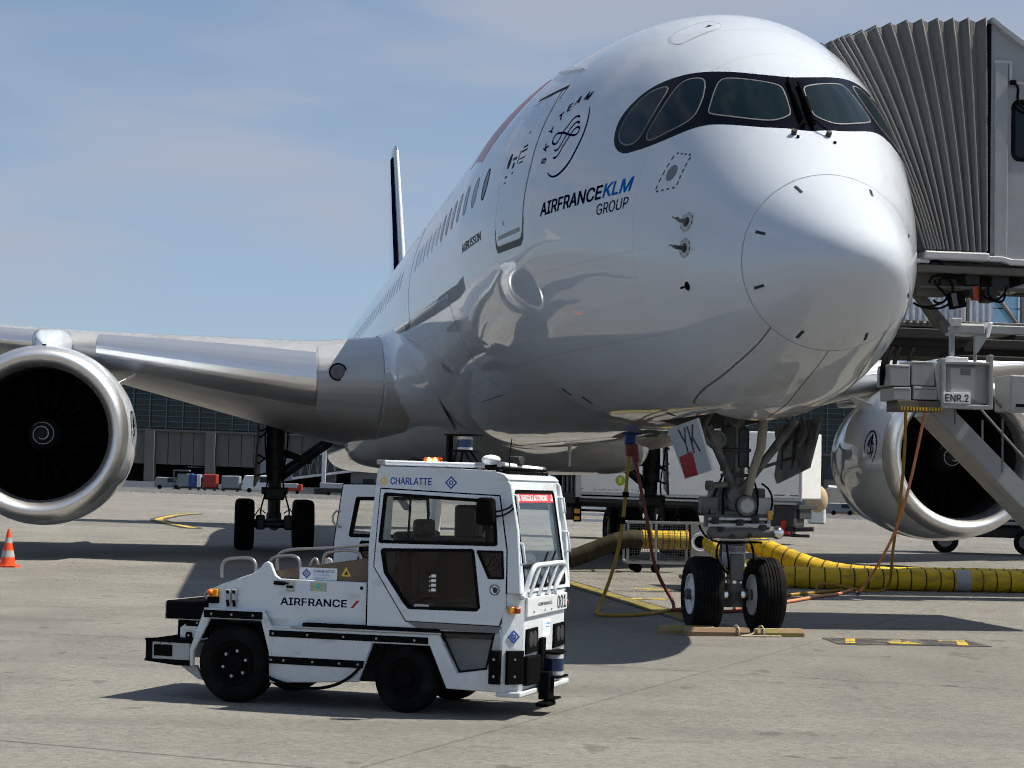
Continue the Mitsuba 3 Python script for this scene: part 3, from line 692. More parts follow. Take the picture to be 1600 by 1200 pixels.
# engines
EY, EZ, ED = 10.68, 2.80, 23.63
for sg in (-1, 1):
    c0 = np.array([ED, EY * sg, EZ]); ax = (1, 0, -.012)
    lab = {'label': 'left-hand engine in the photo, whole'} if sg < 0 else {'label': 'right-hand engine in the photo, cut by the picture edge'}
    en = obj(PL + '__engine', AC(lathe(spl(np.array([(.40, 1.935), (.9, 2.0), (1.7, 2.045), (2.6, 2.02), (3.6, 1.92), (4.5, 1.76), (5.1, 1.62), (5.15, 1.56), (4.4, 1.5), (3.4, 1.45)]), 4), c0, ax, 96)), 'm_white', True, **lab)
    obj(en + '__intake_lip', AC(lathe(spl(np.array([(.62, 1.485), (.35, 1.51), (.14, 1.57), (.03, 1.65), (0, 1.71), (.03, 1.785), (.13, 1.855), (.26, 1.90), (.39, 1.932)]), 5), c0, ax, 96)), 'm_alu', True)
    obj(en + '__intake_duct', AC(lathe([(.62, 1.486), (1.0, 1.495), (1.5, 1.52), (1.9, 1.53)], c0, ax, 72)), 'm_duct', True)
    obj(en + '__bulkhead', AC(lathe([(2.15, 1e-3), (2.15, 1.6), (3.45, 1.6)], c0, ax, 48)), 'm_term_dark', False)
    obj(en + '__core_nozzle', AC(lathe([(3.4, 1.1), (5.0, .98), (6.4, .68), (6.5, .6), (6.2, .55), (7.6, .05)], c0, ax, 48)), 'm_gear', 30)
    a_, b_, x_ = frame(ax)
    for i in range(22):
        t0 = 2 * np.pi * i / 22; rows = []
        for r in np.linspace(.36, 1.49, 7):
            tw = np.radians(np.interp(r, [.36, 1.49], [28, 62])); ch = np.interp(r, [.36, .9, 1.3, 1.49], [.34, .52, .58, .46]); sw = np.interp(r, [.36, .9, 1.49], [0, -.05, .14])
            pc = []
            for s in np.linspace(-.5, .5, 5):
                axl = s * ch * math.cos(tw) + sw; tg = s * ch * math.sin(tw) + .05 * (1 - 4 * s * s) * ch
                ph = t0 + tg / r
                pc.append(c0 + np.array(x_) * (1.72 + axl) + r * (math.cos(ph) * np.array(a_) + math.sin(ph) * np.array(b_)))
            rows.append(pc)
        obj(en + '__fan_blade', AC(grid(np.array(rows), False)), 'm_fan', True)
    sp_ = [(.72, 1e-3), (.76, .07), (.86, .15), (1.05, .26), (1.3, .34), (1.6, .385)]
    obj(en + '__spinner', AC(lathe(spl(np.array(sp_), 4), c0, ax, 36)), 'm_duct', True)
    th_ = np.linspace(0, 2 * np.pi * 1.75, 70); rr = np.interp(np.linspace(0, 1, 70), [0, .12, 1], [.10, .13, .285])
    xx = np.interp(rr, [q[1] for q in sp_], [q[0] for q in sp_]) - .012
    sgn = 1
    pth = c0 + np.array(x_) * xx[:, None] + rr[:, None] * (np.cos(th_ * sgn + 1.0)[:, None] * np.array(a_) + np.sin(th_ * sgn + 1.0)[:, None] * np.array(b_))
    obj(en + '__spinner_spiral', AC(tube(pth, np.interp(np.linspace(0, 1, 70), [0, .1, .9, 1], [.004, .014, .009, .004]), 6)), 'm_light_grey', True)
    # pylon
    rows = []
    for d, hw, z0, z1 in ((24.35, .05, 4.70, 4.80), (24.6, .26, 4.6, 5.02), (25.2, .36, 4.5, 5.22), (26.5, .38, 4.3, 5.32), (28.0, .36, 4.2, 5.35), (30, .3, 4.2, 5.1), (33, .15, 4.3, 4.9)):
        t = np.linspace(0, 2 * np.pi, 25)[:-1]; sx = np.sign(np.cos(t)) * np.abs(np.cos(t)) ** .6; sz = np.sign(np.sin(t)) * np.abs(np.sin(t)) ** .6
        rows.append(np.stack([np.full(24, d), EY * sg + hw * sx, (z0 + z1) / 2 + (z1 - z0) / 2 * sz], -1))
    obj(PL + '__pylon', AC(grid(np.array(rows), True)), 'm_white', True)
    for s2 in (-1, 1):
        st = np.array([(25.6, .0), (26.7, 0), (26.7, .38), (26.4, .42)]); an = math.radians(38)
        o = np.array([0, EY * sg + s2 * 2.02 * math.sin(math.radians(52)), EZ + 2.02 * math.cos(math.radians(52))]); v = np.array([0, s2 * math.sin(math.radians(52)), math.cos(math.radians(52))])
        obj(en + '__strake', AC(put(flat(st, .025), o, (1, 0, 0), v)), 'm_white_plain', False)
    # emblem: ring with a winged figure, on the inboard side
    def on_nac(x, y, off):
        ang = y / 2.03; r = 2.045 + off - .012 * (x - 1.6) ** 2 * 0
        rn = np.interp(x, [.4, .9, 1.7, 2.6], [1.935, 2.0, 2.045, 2.02]) + off + .004
        return np.stack([ED + x, EY * sg - sg * rn * np.cos(ang), EZ + .06 + rn * np.sin(ang)], -1)
    e_ = lambda g: affinity.translate(affinity.scale(g, -1 if sg > 0 else 1, 1, origin=(0, 0)), 1.05, .12)
    obj(en + '__emblem_ring', skin(e_(ring(.36, .40, .035)), on_nac, .004, .1), 'm_navy', False)
    parts_ = [stroke([(-.14, .02), (-.10, .16), (0, .24), (.04, .27)], .022), stroke([(-.11, -.0), (-.07, .12), (.0, .19), (.04, .21)], .022), stroke([(-.08, -.03), (-.03, .08), (.02, .13), (.04, .15)], .022), stroke([(.06, .28), (.05, .05), (.04, -.10), (.10, -.16), (.17, -.12), (.16, -.04)], .045), stroke([(.05, .0), (.12, .08), (.19, .05)], .04),
              stroke([(.05, -.08), (-.02, -.18), (-.12, -.16), (-.16, -.08)], .04), stroke([(-.10, -.2), (-.02, -.27), (.06, -.25), (.10, -.2)], .035)]
    obj(en + '__emblem_figure', skin(e_(shapely.ops.unary_union(parts_)), on_nac, .004, .1), 'm_navy', False)

# fin and tailplane
def slabfin(rows_, key, mat, **kw):
    R_ = []
    for (le, te, y, z, th, ny, nz) in rows_:
        xs_ = np.linspace(0, 1, 14); f = np.interp(xs_, AF[:, 0], AF[:, 1]) * th / 2
        a_ = np.c_[le + xs_ * (te - le), y + f * ny, z + f * nz]; b_ = np.c_[le + xs_ * (te - le), y - f * ny, z - f * nz]
        R_.append(np.vstack([a_[::-1], b_[1:]]))
    return obj(key, AC(grid(np.array(R_), False)), mat, True, **kw)
fk = slabfin([(53.6, 61.8, 0, 8.2, .48, 1, 0), (54.6, 62.2, 0, 9.6, .44, 1, 0), (59.2, 64.2, 0, 14.8, .32, 1, 0), (60.3, 64.8, 0, 16.1, .28, 1, 0), (60.8, 64.8, 0, 16.4, .18, 1, 0), (61.6, 64.6, 0, 16.5, .04, 1, 0)], PL + '__tail_fin', 'm_white')
slabfin([(54.4, 54.9, 0, 9.4, .20, 1, 0), (60.25, 60.7, 0, 16.1, .14, 1, 0)], fk + '__leading_edge', 'm_white_plain')
obj(fk + '__blue_band', AC(put(flat([(56.0, 10.4), (57.4, 10.4), (61.9, 15.9), (60.8, 15.9)], .01), (0, -.37, 0), (1, 0, 0), (0, .0135, 1))), 'm_navy', False)
for sg in (-1, 1): slabfin([(57.0, 63.5, sg * .6, 6.9, .8, 0, 1), (62.2, 65.6, sg * 9.4, 7.6, .3, 0, 1)], PL + '__tailplane', 'm_white')


# wheels
def tyre(c, r, w, ax, n=44, grooves=True):
    h = w / 2; p = [(-h * .62, r * .56), (-h * .86, r * .60), (-h, r * .74), (-h * .98, r * .86), (-h * .86, r * .95), (-h * .62, r * .99)]
    for g in ((-.45, -.22, 0, .22, .45) if grooves else ()):
        p += [(h * (g - .035), r), (h * (g - .03), r - .012), (h * (g + .03), r - .012), (h * (g + .035), r)]
    p += [(-a, b) for a, b in p[5::-1]]
    return lathe(p, c, ax, n)
def gear_wheel(key, c, r, w, ax, hubmat, out):
    """ax: axle direction, out: +1 / -1 the side where the hub face shows"""
    t = obj(key, tyre(c, r, w, ax), 'm_rubber', 40); h = w / 2
    obj(t + '__rim', lathe([(-h * .6, r * .56), (-h * .90, r * .535), (-h * .90, r * .50), (-h * .74, r * .46), (-h * .74, r * .20), (-h * .84, r * .16), (-h * .84, 1e-3)], c, np.asarray(ax, float) * -1 if out > 0 else np.asarray(ax, float), 32), hubmat, 30)
    obj(t + '__rim', lathe([(-h * .6, r * .56), (-h * .72, r * .5), (-h * .45, r * .42), (-h * .40, r * .2), (-h * .45, 1e-3)], c, np.asarray(ax, float) if out > 0 else np.asarray(ax, float) * -1, 32), hubmat, 30)
    return t


def acp(*q): return ac(np.array(q, float))


# nose gear
NG = PL + '__nose_gear'
yc = .0
strut = cat(cyl((4.9, yc, 1.25), (4.85, yc - .03, 3.6), .125, .14, 20), cyl((4.9, yc, 1.02), (4.9, yc, 1.28), .15, .15, 20), cyl((4.9, yc, 1.55), (4.9, yc, 1.70), .19, .19, 20), rbox((4.70, yc - .20, 1.30), (5.1, yc + .20, 1.56), .03), rbox((4.78, yc - .33, 1.62), (5.02, yc - .17, 1.86), .02), rbox((4.80, yc + .13, 1.60), (5.02, yc + .38, 1.84), .02))
NGk = obj(NG, AC(strut), 'm_gear')
obj(NGk + '__piston', AC(cyl((4.9, yc, .45), (4.9, yc, 1.1), .085, n=18)), 'm_chrome')
obj(NGk + '__lower_casting', AC(cat(cyl((4.9, yc, .32), (4.9, yc, .62), .13, .115), cyl((4.9, yc - .62, .475), (4.9, yc + .62, .475), .07), rbox((4.72, yc - .09, .66), (4.8, yc + .09, 1.0), .02))), 'm_gear')
obj(NGk + '__axle_sleeve', AC(cyl((4.9, yc - .21, .475), (4.9, yc + .21, .475), .085)), 'm_chrome')
obj(NGk + '__collar', AC(cat(cyl((4.9, yc, .86), (4.9, yc, 1.10), .150, .150, 20), cyl((4.9, yc, .84), (4.9, yc, .87), .165, .165, 20))), 'm_light_grey')
obj(NGk + '__placard', AC(rbox((4.742, yc - .02, .93), (4.755, yc + .02, .97), .003)), 'm_red')
for z in (.80, .74, .68): obj(NGk + '__piston_ring', AC(cyl((4.9, yc, z), (4.9, yc, z + .02), .10, .10, 18)), 'm_gear')
for y in (-.36, .36): obj(NGk + '__valve_block', AC(cat(rbox((4.72, y - .11, 1.50), (4.92, y + .11, 1.72), .015), rbox((4.70, y - .07, 1.34), (4.8, y + .07, 1.50), .01))), 'm_light_grey' if y > 0 else 'm_gear')
for z, r_ in ((1.44, .018), (1.36, .025), (1.31, .02), (1.22, .016), (1.18, .012)): obj(NGk + '__steering_rod', AC(cyl((4.66, -.40, z), (4.66, .40, z + .01), r_, n=8)), 'm_hub')
for y, z in ((-.25, 1.30), (-.1, 1.24), (.12, 1.26), (.3, 1.34), (-.32, 1.42), (.2, 1.44), (.0, 1.40)): obj(NGk + '__valve', AC(cat(rbox((4.60, y - .045, z - .04), (4.72, y + .045, z + .04), .01), cyl((4.58, y, z), (4.66, y, z), .02, n=8))), 'm_gear_dark')
for s in (-1, 1):
    gear_wheel(NGk + '__wheel', acp(4.9, .405 * s + yc, .478), .482, .375, AR, 'm_hub', -1)
    obj(NGk + '__torque_link', AC(cat(tube([(5.05, .10 * s, .62), (5.36, .04 * s, .95), (5.05, .10 * s, 1.25)], .035, 6))), 'm_gear', 30)
    top = (4.62, -.44, 2.62) if s < 0 else (4.62, .72, 2.72)
    obj(NGk + '__drag_brace', AC(cat(cyl((4.75, yc + .03 * s, 1.78), top, .05, .062, 10), cyl((4.70, yc + .03 * s, 1.74), (4.85, yc + .03 * s, 1.74), .11))), 'm_gear')
obj(NGk + '__retraction_arm', AC(tube([(4.64, .30, 2.75), (4.62, .26, 2.35), (4.66, .17, 2.05), (4.70, .12, 1.72)], [.062, .062, .055, .045], 10)), 'm_gear_tan', 30)
for y_, z_, r_ in ((.09, 1.615, .125), (-.30, 2.44, .115)):
    lk = obj(NGk + '__taxi_light', AC(lathe([(0, 1e-3), (-.012, r_ * .6), (0, r_ * .92), (-.02, r_), (.02, r_ * 1.06), (.12, r_ * .8), (.14, 1e-3)], (4.62, y_, z_), (1, 0, 0), 20)), 'm_mid_grey', 30)
    obj(lk + '__lens', AC(cyl((4.618, y_, z_), (4.60, y_, z_), r_ * .80, r_ * .70, 8)), 'm_light_grey' if z_ < 2 else 'm_gear', 20)
    obj(lk + '__housing', AC(lathe([(.0, r_ * 1.08), (.05, r_ * 1.12), (.2, r_ * .9)], (4.63, y_, z_), (1, 0, 0), 12)), 'm_gear_dark', 30)
ak = obj(NGk + '__steering_actuator', AC(cat(cyl((4.66, -.30, 1.26), (4.66, .48, 1.28), .065), cyl((4.70, -.26, 1.46), (4.70, .36, 1.46), .04), cyl((4.68, -.30, 1.38), (4.68, .34, 1.38), .025))), 'm_gear')
obj(ak + '__end_cap', AC(trimesh.creation.icosphere(2, .085).apply_translation((4.66, .50, 1.28))), 'm_chrome')
obj(ak + '__end_cap', AC(trimesh.creation.icosphere(2, .08).apply_translation((4.66, -.34, 1.27))), 'm_gear')
pipes = [[(4.76, -.12, 2.6), (4.74, -.15, 2.1), (4.72, -.2, 1.7), (4.7, -.16, 1.2), (4.75, -.10, .8)], [(4.78, .06, 2.6), (4.76, .10, 2.2), (4.74, .22, 1.9), (4.73, .24, 1.5)], [(4.8, -.16, 2.55), (4.78, -.19, 2.0), (4.76, -.30, 1.75), (4.72, -.38, 1.5)], [(4.7, .3, 1.9), (4.66, .42, 1.75), (4.68, .40, 1.5), (4.7, .3, 1.3)], [(4.72, -.2, 1.2), (4.68, -.28, 1.05), (4.74, -.12, .75)], [(4.72, .14, 1.2), (4.68, .2, .95), (4.76, .1, .7)], [(4.66, -.52, 1.36), (4.66, -.4, 1.2), (4.66, -.1, 1.14), (4.66, .3, 1.15)]]
for p in pipes: obj(NGk + '__hydraulic_line', AC(tube(spl(p, 6), .014, 6)), 'm_black', True)
obj(NGk + '__tow_fitting', AC(cat(cyl((4.6, -.20, 1.88), (4.5, -.42, 1.86), .04), cyl((4.52, -.47, 1.86), (4.48, -.40, 1.86), .065))), 'm_gear')
obj(NGk + '__junction_box', AC(cat(rbox((4.72, -.20, 2.05), (4.9, -.04, 2.62), .02), rbox((4.72, .0, 2.1), (4.9, .14, 2.6), .02), rbox((4.7, -.24, 2.3), (4.8, .16, 2.34), .01), rbox((4.7, -.22, 1.98), (4.8, .14, 2.02), .01))), 'm_gear_dark')
obj(NGk + '__warning_tag', AC(cat(rbox((4.60, .36, 1.44), (4.63, .42, 1.56), .008))), 'm_yellow_plastic')
# nose gear doors
def quad(a, b, c, d, t, key, mat, **kw):
    a, b, c, d = [np.array(q, float) for q in (a, b, c, d)]; n = np.cross(b - a, d - a); n /= np.linalg.norm(n)
    V = np.array([a, b, c, d, a + n * t, b + n * t, c + n * t, d + n * t])
    Fc = [(0, 2, 1), (0, 3, 2), (4, 5, 6), (4, 6, 7)] + [f for i in range(4) for f in ((i, (i + 1) % 4, (i + 1) % 4 + 4), (i, (i + 1) % 4 + 4, i + 4))]
    return obj(key, AC(trimesh.Trimesh(V, np.array(Fc), process=False)), mat, False, **kw)
e1, e2 = np.array([4.42, -.63, 2.70]), np.array([6.35, -.56, 2.62])
g1 = np.array([4.42, -.43, 2.05]); g2 = e2 + (g1 - e1) * 1.05 + (e1 - e2) * .12
dk = quad(e1, e2, g2, g1, .03, PL + '__nose_gear_door', 'm_white_plain', label='white nose gear door with the letters YK and a red corner')
uu = (e1 - e2); vv = (e1 - g1); nn_ = np.cross(uu, vv); nn_ /= np.linalg.norm(nn_); nn_ *= np.sign(nn_ @ np.array([-.2, -1, 0])); nq_ = np.cross(e2 - e1, g1 - e1); DO = .0315 if nq_ @ nn_ > 0 else .0015
uN, vN = uu / np.linalg.norm(uu), vv / np.linalg.norm(vv)
tx = text('YK', .36, 1.0, .003); m = tx.copy(); V = tx.vertices
m.vertices = ac(g2 + uN * (.42 + V[:, :1]) + vN * (.30 + V[:, 1:2]) + nn_ * (DO + V[:, 2:])); obj(dk + '__lettering', m, 'm_ink', False)
rp = flat([(.03, .01), (.86, .01), (.92, .33), (.03, .30)], .003); V = rp.vertices; m = rp.copy()
m.vertices = ac(g2 + uN * V[:, :1] + vN * (.005 + V[:, 1:2]) + nn_ * (DO + V[:, 2:])); obj(dk + '__red_panel', m, 'm_red', False)
e1, e2, g2, g1 = (4.42, .98, 2.76), (6.5, .98, 2.70), (6.1, .90, 1.92), (4.55, .86, 2.12)
V_ = [np.array(q, float) for q in (e1, e2, (6.3, .95, 2.45), (6.1, .92, 2.36), (6.2, .90, 2.02), (6.1, .90, 1.92), g1)]
n_d = np.cross(V_[1] - V_[0], V_[6] - V_[0]); n_d /= np.linalg.norm(n_d); k_ = len(V_); VV = np.array(V_ + [v + n_d * .035 for v in V_])
Fc = [(0, i, i + 1) for i in range(1, k_ - 1)] + [(k_, k_ + i + 1, k_ + i) for i in range(1, k_ - 1)] + [f for i in range(k_) for f in ((i, (i + 1) % k_, (i + 1) % k_ + k_), (i, (i + 1) % k_ + k_, i + k_))]
dk = obj(PL + '__nose_gear_door', AC(trimesh.Trimesh(VV, np.array(Fc), process=False)), 'm_gear', False, label='dark inner face of the nose gear door on the bridge side')
obj(dk + '__rib', AC(cat(*[tube([(d, .955 - .05 * q, 2.70), (d - .02, .90 - .05 * q, 2.1)], .02, 5) for d, q in ((4.9, 0), (5.4, 0), (5.9, 0))])), 'm_gear', kind='stuff')
for d in (4.75, 5.4): obj(dk + '__hinge', AC(cat(tube([(d, .84, 2.78), (d, .90, 2.55), (d + .02, .80, 2.38)], .03, 6), tube([(d, .95, 2.72), (d, .86, 2.5)], .02, 6))), 'm_gear')
obj(dk + '__actuator_rod', AC(cyl((4.9, .18, 2.05), (5.3, .86, 2.24), .022)), 'm_gear')
dk0 = PL + '__nose_gear_door'
for d in (4.6, 5.2): obj(dk0 + '__hinge', AC(cat(tube([(d, -.40, 2.78), (d, -.50, 2.55), (d + .02, -.42, 2.38)], .03, 6))), 'm_gear')

# main gear
for sg in (-1, 1):
    o = np.array([33.57, 5.3 * sg, 0])
    L = lambda d, y, z: o + np.array([d, y * 1.0, z])
    lab = {'label': 'main landing gear under the left-hand wing, dark against the light'} if sg < 0 else {'label': 'main landing gear behind the nose gear, beside the white truck'}
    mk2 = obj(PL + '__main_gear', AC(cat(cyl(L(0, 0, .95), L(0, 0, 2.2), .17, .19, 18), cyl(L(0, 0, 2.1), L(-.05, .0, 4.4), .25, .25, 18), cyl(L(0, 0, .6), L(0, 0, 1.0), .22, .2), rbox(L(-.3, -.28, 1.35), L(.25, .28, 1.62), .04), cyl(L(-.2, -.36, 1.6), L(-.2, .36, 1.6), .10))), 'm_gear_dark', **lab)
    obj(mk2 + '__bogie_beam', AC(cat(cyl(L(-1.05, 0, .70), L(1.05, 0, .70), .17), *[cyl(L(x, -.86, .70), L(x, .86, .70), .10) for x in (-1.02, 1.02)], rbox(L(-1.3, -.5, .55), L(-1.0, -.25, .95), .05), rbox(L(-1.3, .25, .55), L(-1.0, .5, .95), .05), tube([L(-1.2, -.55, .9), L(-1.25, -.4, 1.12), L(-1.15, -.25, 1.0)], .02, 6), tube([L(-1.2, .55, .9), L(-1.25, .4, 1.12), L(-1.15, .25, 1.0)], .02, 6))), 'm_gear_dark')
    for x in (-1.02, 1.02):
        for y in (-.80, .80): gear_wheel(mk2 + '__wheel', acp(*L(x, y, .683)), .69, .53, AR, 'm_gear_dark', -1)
    inn = -sg
    obj(mk2 + '__side_brace', AC(cat(cyl(L(0, .05 * inn, 1.85), L(-.2, 1.75 * inn, 3.15), .085, .10, 8), cyl(L(.25, .05 * inn, 2.05), L(.2, 1.9 * inn, 3.35), .085, .10, 8), cyl(L(-.05, .9 * inn, 2.48), L(.1, .1 * inn, 2.75), .05), cyl(L(-.02, .2 * inn, 2.6), L(.0, .95 * inn, 2.45), .07, .07, 8), rbox(L(-.15, .7 * inn, 2.36), L(.3, 1.0 * inn, 2.62), .03))), 'm_gear_dark')
    dd_ = obj(mk2 + '__leg_door', AC(cat(put(flat([(-.5, 1.7), (.5, 1.9), (.5, 3.75), (-.35, 3.85)], .05), L(0, -.55 * inn, 0), (1, .12, 0), (0, .04 * inn, 1)))), 'm_gear')
    obj(dd_ + '__bracket', AC(cat(*[tube([L(-.1, -.5 * inn, z), L(-.1, -.15 * inn, z + dz)], .03, 6) for z, dz in ((2.0, .1), (2.6, -.2), (3.2, .15), (3.0, .3), (2.3, .3))])), 'm_gear_dark')
    for yy in (-.2, .22): obj(mk2 + '__hydraulic_line', AC(tube(spl([L(-.28, yy, 3.6), L(-.30, yy * 1.3, 2.6), L(-.26, yy * 1.1, 1.7), L(-.5, yy * 1.8, 1.1), L(-.9, yy * 1.5, .85)], 5), .022, 6)), 'm_black', True)
obj(PL + '__main_gear_door', AC(put(flat([(0, 0), (2.2, 0), (2.2, 1.35), (0, 1.35)], .05), (32.6, -2.35, 2.25), (1, 0, 0), (0, .55, -.83), None)), 'm_white_plain', False)
# ------------------------------------------------------------------ towing tractor (own axes: x forward, y away from the viewer, z up)
TO = np.array([-2.205, 15.08, 0]); TA = math.radians(-18.83)
TH = np.array([math.cos(TA), math.sin(TA), 0]); TN = np.array([-TH[1], TH[0], 0])
def TG(m): return put(m, TO, TH, TN, (0, 0, 1))
def xz(poly, y, t=.025, bev=0.006):
    """plate in the side plane; its outer face looks towards -y at y"""
    m = bevel_plate(poly, t, bev) if bev else flat(poly, t)
    return TG(put(m, (0, y + t, 0), (1, 0, 0), (0, 0, 1), (0, -1, 0)))
def yz(poly, x, t=.02, bev=0.005):
    """plate across the vehicle; its outer face looks forward at x"""
    m = bevel_plate(poly, t, bev) if bev else flat(poly, t)
    return TG(put(m, (x - t, 0, 0), (0, 1, 0), (0, 0, 1), (1, 0, 0)))
def bolt(x, y, z, ax=(0, -1, 0), r=.012): return TG(cyl((x, y, z), np.array([x, y, z]) + np.array(ax) * .008, r, r * .7, 8))
def txz(s, x, y, z, h, w=None, **k): return TG(put(text(s, h, w, **k), (x, y, z), (1, 0, 0), (0, 0, 1), (0, -1, 0)))
def tyz(s, x, y, z, h, w=None, **k): return TG(put(text(s, h, w, **k), (x, y, z), (0, 1, 0), (0, 0, 1), (1, 0, 0)))

TW = 1.31
TK = thing('towing_tractor', 'white airport baggage tractor with glazed cab and tan rear deck, in front of the airliner', 'tractor')
t_ = TK + '__'
# chassis and rear body
obj(t_ + 'chassis', TG(cat(rbox((-.34, .30, .20), (1.2, TW - .30, .62), .03), rbox((1.1, .28, .2), (2.36, TW - .28, .36), .03), box((-.2, .32, .55), (1.15, TW - .32, .86)))), 'm_dark_grey', False)
body = [(-.245, .70), (-.245, .893), (-.117, .949), (.15, 1.04), (.21, 1.085), (.243, 1.125), (.272, 1.138), (.302, 1.125), (.335, 1.055), (.352, 1.027), (.392, 1.005), (1.15, 1.0), (1.155, .60), (.33, .60), (.27, .70)]
obj(t_ + 'rear_body', cat(xz(body, .05, .03), xz(body, TW - .05 - .03, .03), TG(box((-.24, .08, .70), (-.21, TW - .08, .89)))), 'm_tug_white', 30)
deck = [(-.24, .84), (-.235, .905), (.2, 1.045), (.30, 1.062), (1.118, 1.189), (1.145, 1.164), (1.15, .84)]
obj(t_ + 'deck', TG(put(flat(deck, TW - .20), (0, TW - .10, 0), (1, 0, 0), (0, 0, 1), (0, -1, 0))), 'm_tan', False)
# fenders, skirt
for y, f in ((0.0, 1), (TW - .03, -1)):
    fr = Polygon([(-.255, .745), (.277, .745), (.352, .622), (.362, .50), (.352, .30), (.34, .18), (.33, .42), (.255, .668), (-.20, .668), (-.34, .40), (-.34, .28), (-.37, .28), (-.372, .42)])
    obj(t_ + 'fender', xz(fr, y, .03), 'm_tug_white', 30)
    sk = Polygon([(.345, .62), (1.70, .62), (1.765, .645), (1.935, .335), (2.17, .375), (2.30, .42), (2.30, .205), (1.845, .215), (1.70, .535), (1.222, .535), (1.106, .226), (.345, .181), (.352, .42)])
    obj(t_ + 'side_skirt', xz(sk, y + .004 * f, .03), 'm_tug_white', 30)
    if f > 0:
        kt = obj(t_ + 'fender_strip', xz(sbox(-.25, .676, .268, .736), -.012, .012, .003), 'm_black', False)
        for x in (-.18, .0, .19): obj(kt + '__bolt', bolt(x, -.012, .706), 'm_rail')
        kt = obj(t_ + 'skirt_strip', xz(sbox(.335, .548, 1.688, .598), -.010, .012, .003), 'm_black', False)
        for x in (.37, .67, .98, 1.26, 1.58): obj(kt + '__bolt', bolt(x, -.010, .573), 'm_rail')
        kt = obj(t_ + 'skirt_strip', xz(Polygon([(.338, .392), (1.157, .392), (1.148, .335), (.345, .335)]), -.010, .012, .003), 'm_black', False)
        for x in (.36, .47, .72, .95, 1.11): obj(kt + '__bolt', bolt(x, -.010, .364), 'm_rail')
        obj(t_ + 'step_bar', TG(tube(spl([(.345, -.02, .36), (.335, -.03, .24), (.42, -.035, .205), (.95, -.035, .207), (1.03, -.03, .25), (1.14, -.02, .36)], 6), .013, 8)), 'm_black', True)
obj(t_ + 'fender_top', TG(cat(rbox((-.255, .0, .742), (.285, .10, .752), .004), rbox((-.255, TW - .10, .742), (.285, TW, .752), .004))), 'm_tug_white', False)
obj(t_ + 'running_board', TG(cat(box((.34, .0, .618), (1.75, .09, .630)), box((.34, TW - .09, .618), (1.75, TW, .630)))), 'm_tug_white', False)
obj(t_ + 'grip_strip', TG(rbox((.62, -.012, .630), (1.78, .075, .668), .008)), 'm_black', False)
obj(t_ + 'grip_edge', TG(rbox((.52, -.014, .622), (1.80, -.002, .640), .004)), 'm_rail', False)
for a_, b_ in (((-.33, .06, .655), (.33, .32, .665)), ((-.33, TW - .32, .655), (.33, TW - .06, .665)), ((1.15, .05, .56), (1.75, .34, .6)), ((1.15, TW - .34, .56), (1.75, TW - .05, .6)), ((-.36, .3, .2), (-.33, TW - .3, .66)), ((1.12, .33, .2), (1.8, TW - .33, .60))): obj(t_ + 'wheel_housing', TG(box(a_, b_)), 'm_dark_grey', False)
# wheels
def tug_wheel(x, y, z, r, w, ax, hubn):
    c = np.array([x, y, z]); k = numbered(TK + '__wheel')
    prof = [(-w / 2 * .8, r * .55), (-w / 2, r * .62), (-w / 2, r * .80), (-w / 2 * .92, r * .93), (-w / 2 * .7, r * .99), (-w * .05, r), (w * .05, r), (w / 2 * .7, r * .99), (w / 2 * .92, r * .93), (w / 2, r * .80), (w / 2, r * .62), (w / 2 * .8, r * .55)]
    obj(k, TG(lathe(prof, c, ax, 40)), 'm_rubber', 40)
    ax = np.asarray(ax, float); o = -ax
    hp = [(w / 2 * .86, r * .56), (w / 2 * .95, r * .54), (w / 2 * .9, r * .47), (w / 2 * .45, r * .42), (w / 2 * .4, r * .26), (w / 2 * .75, r * .22), (w / 2 * .8, 1e-3)]
    obj(k + '__rim', TG(lathe(hp, c, o, 32)), 'm_black', 30)
    obj(k + '__rim', TG(lathe(hp, c, ax, 32)), 'm_black', 30)
    a, b, _ = frame(o)
    for i in range(hubn):
        an = 2 * math.pi * i / hubn + .3; p = c + o * (w / 2 * .43) + r * .33 * (math.cos(an) * a + math.sin(an) * b)
        obj(k + '__nut', TG(cyl(p, p + o * .03, .017, .013, 6)), 'm_rail')
st = math.radians(6)
for y, s in ((.13, 1), (TW - .13, -1)):
    tug_wheel(.0, y, .312, .315, .20, (0, 1, 0), 6)
    tug_wheel(1.47, y + .02 * s, .262, .265, .17, (math.sin(st), math.cos(st), 0), 0)
# tail: bumper block, hitch
obj(t_ + 'rear_bumper', TG(cat(rbox((-.61, .02, .652), (-.25, TW - .02, .797), .008), box((-.54, .1, .47), (-.46, TW - .1, .66)))), 'm_black', False)
obj(t_ + 'bumper_edge', TG(cat(box((-.612, .018, .646), (-.25, TW - .018, .652)), box((-.616, .018, .65), (-.610, TW - .018, .80)))), 'm_light_grey', False)
for y_ in (.06, TW - .08): obj(t_ + 'tail_frame', xz([(-.50, .575), (-.40, .655), (-.27, .655), (-.36, .45), (-.37, .30), (-.50, .30)], y_, .02), 'm_tug_white', False)
obj(t_ + 'tail_clamp', cat(xz([(-.44, .64), (-.29, .64), (-.30, .595), (-.44, .595)], .045, .02, 0), xz(rounded([(-.44, .545), (-.385, .545), (-.385, .455), (-.44, .455)], .015), .045, .02, 0), xz([(-.80, .482), (-.54, .500), (-.37, .50), (-.37, .455), (-.80, .462)], .03, .03, 0), xz([(-.80, .318), (-.37, .318), (-.37, .275), (-.52, .275), (-.80, .300)], .03, .03, 0)), 'm_black', False)
hb = obj(t_ + 'hitch_box', TG(cat(rbox((-.80, .04, .30), (-.71, TW - .04, .475), .006))), 'm_black', False)
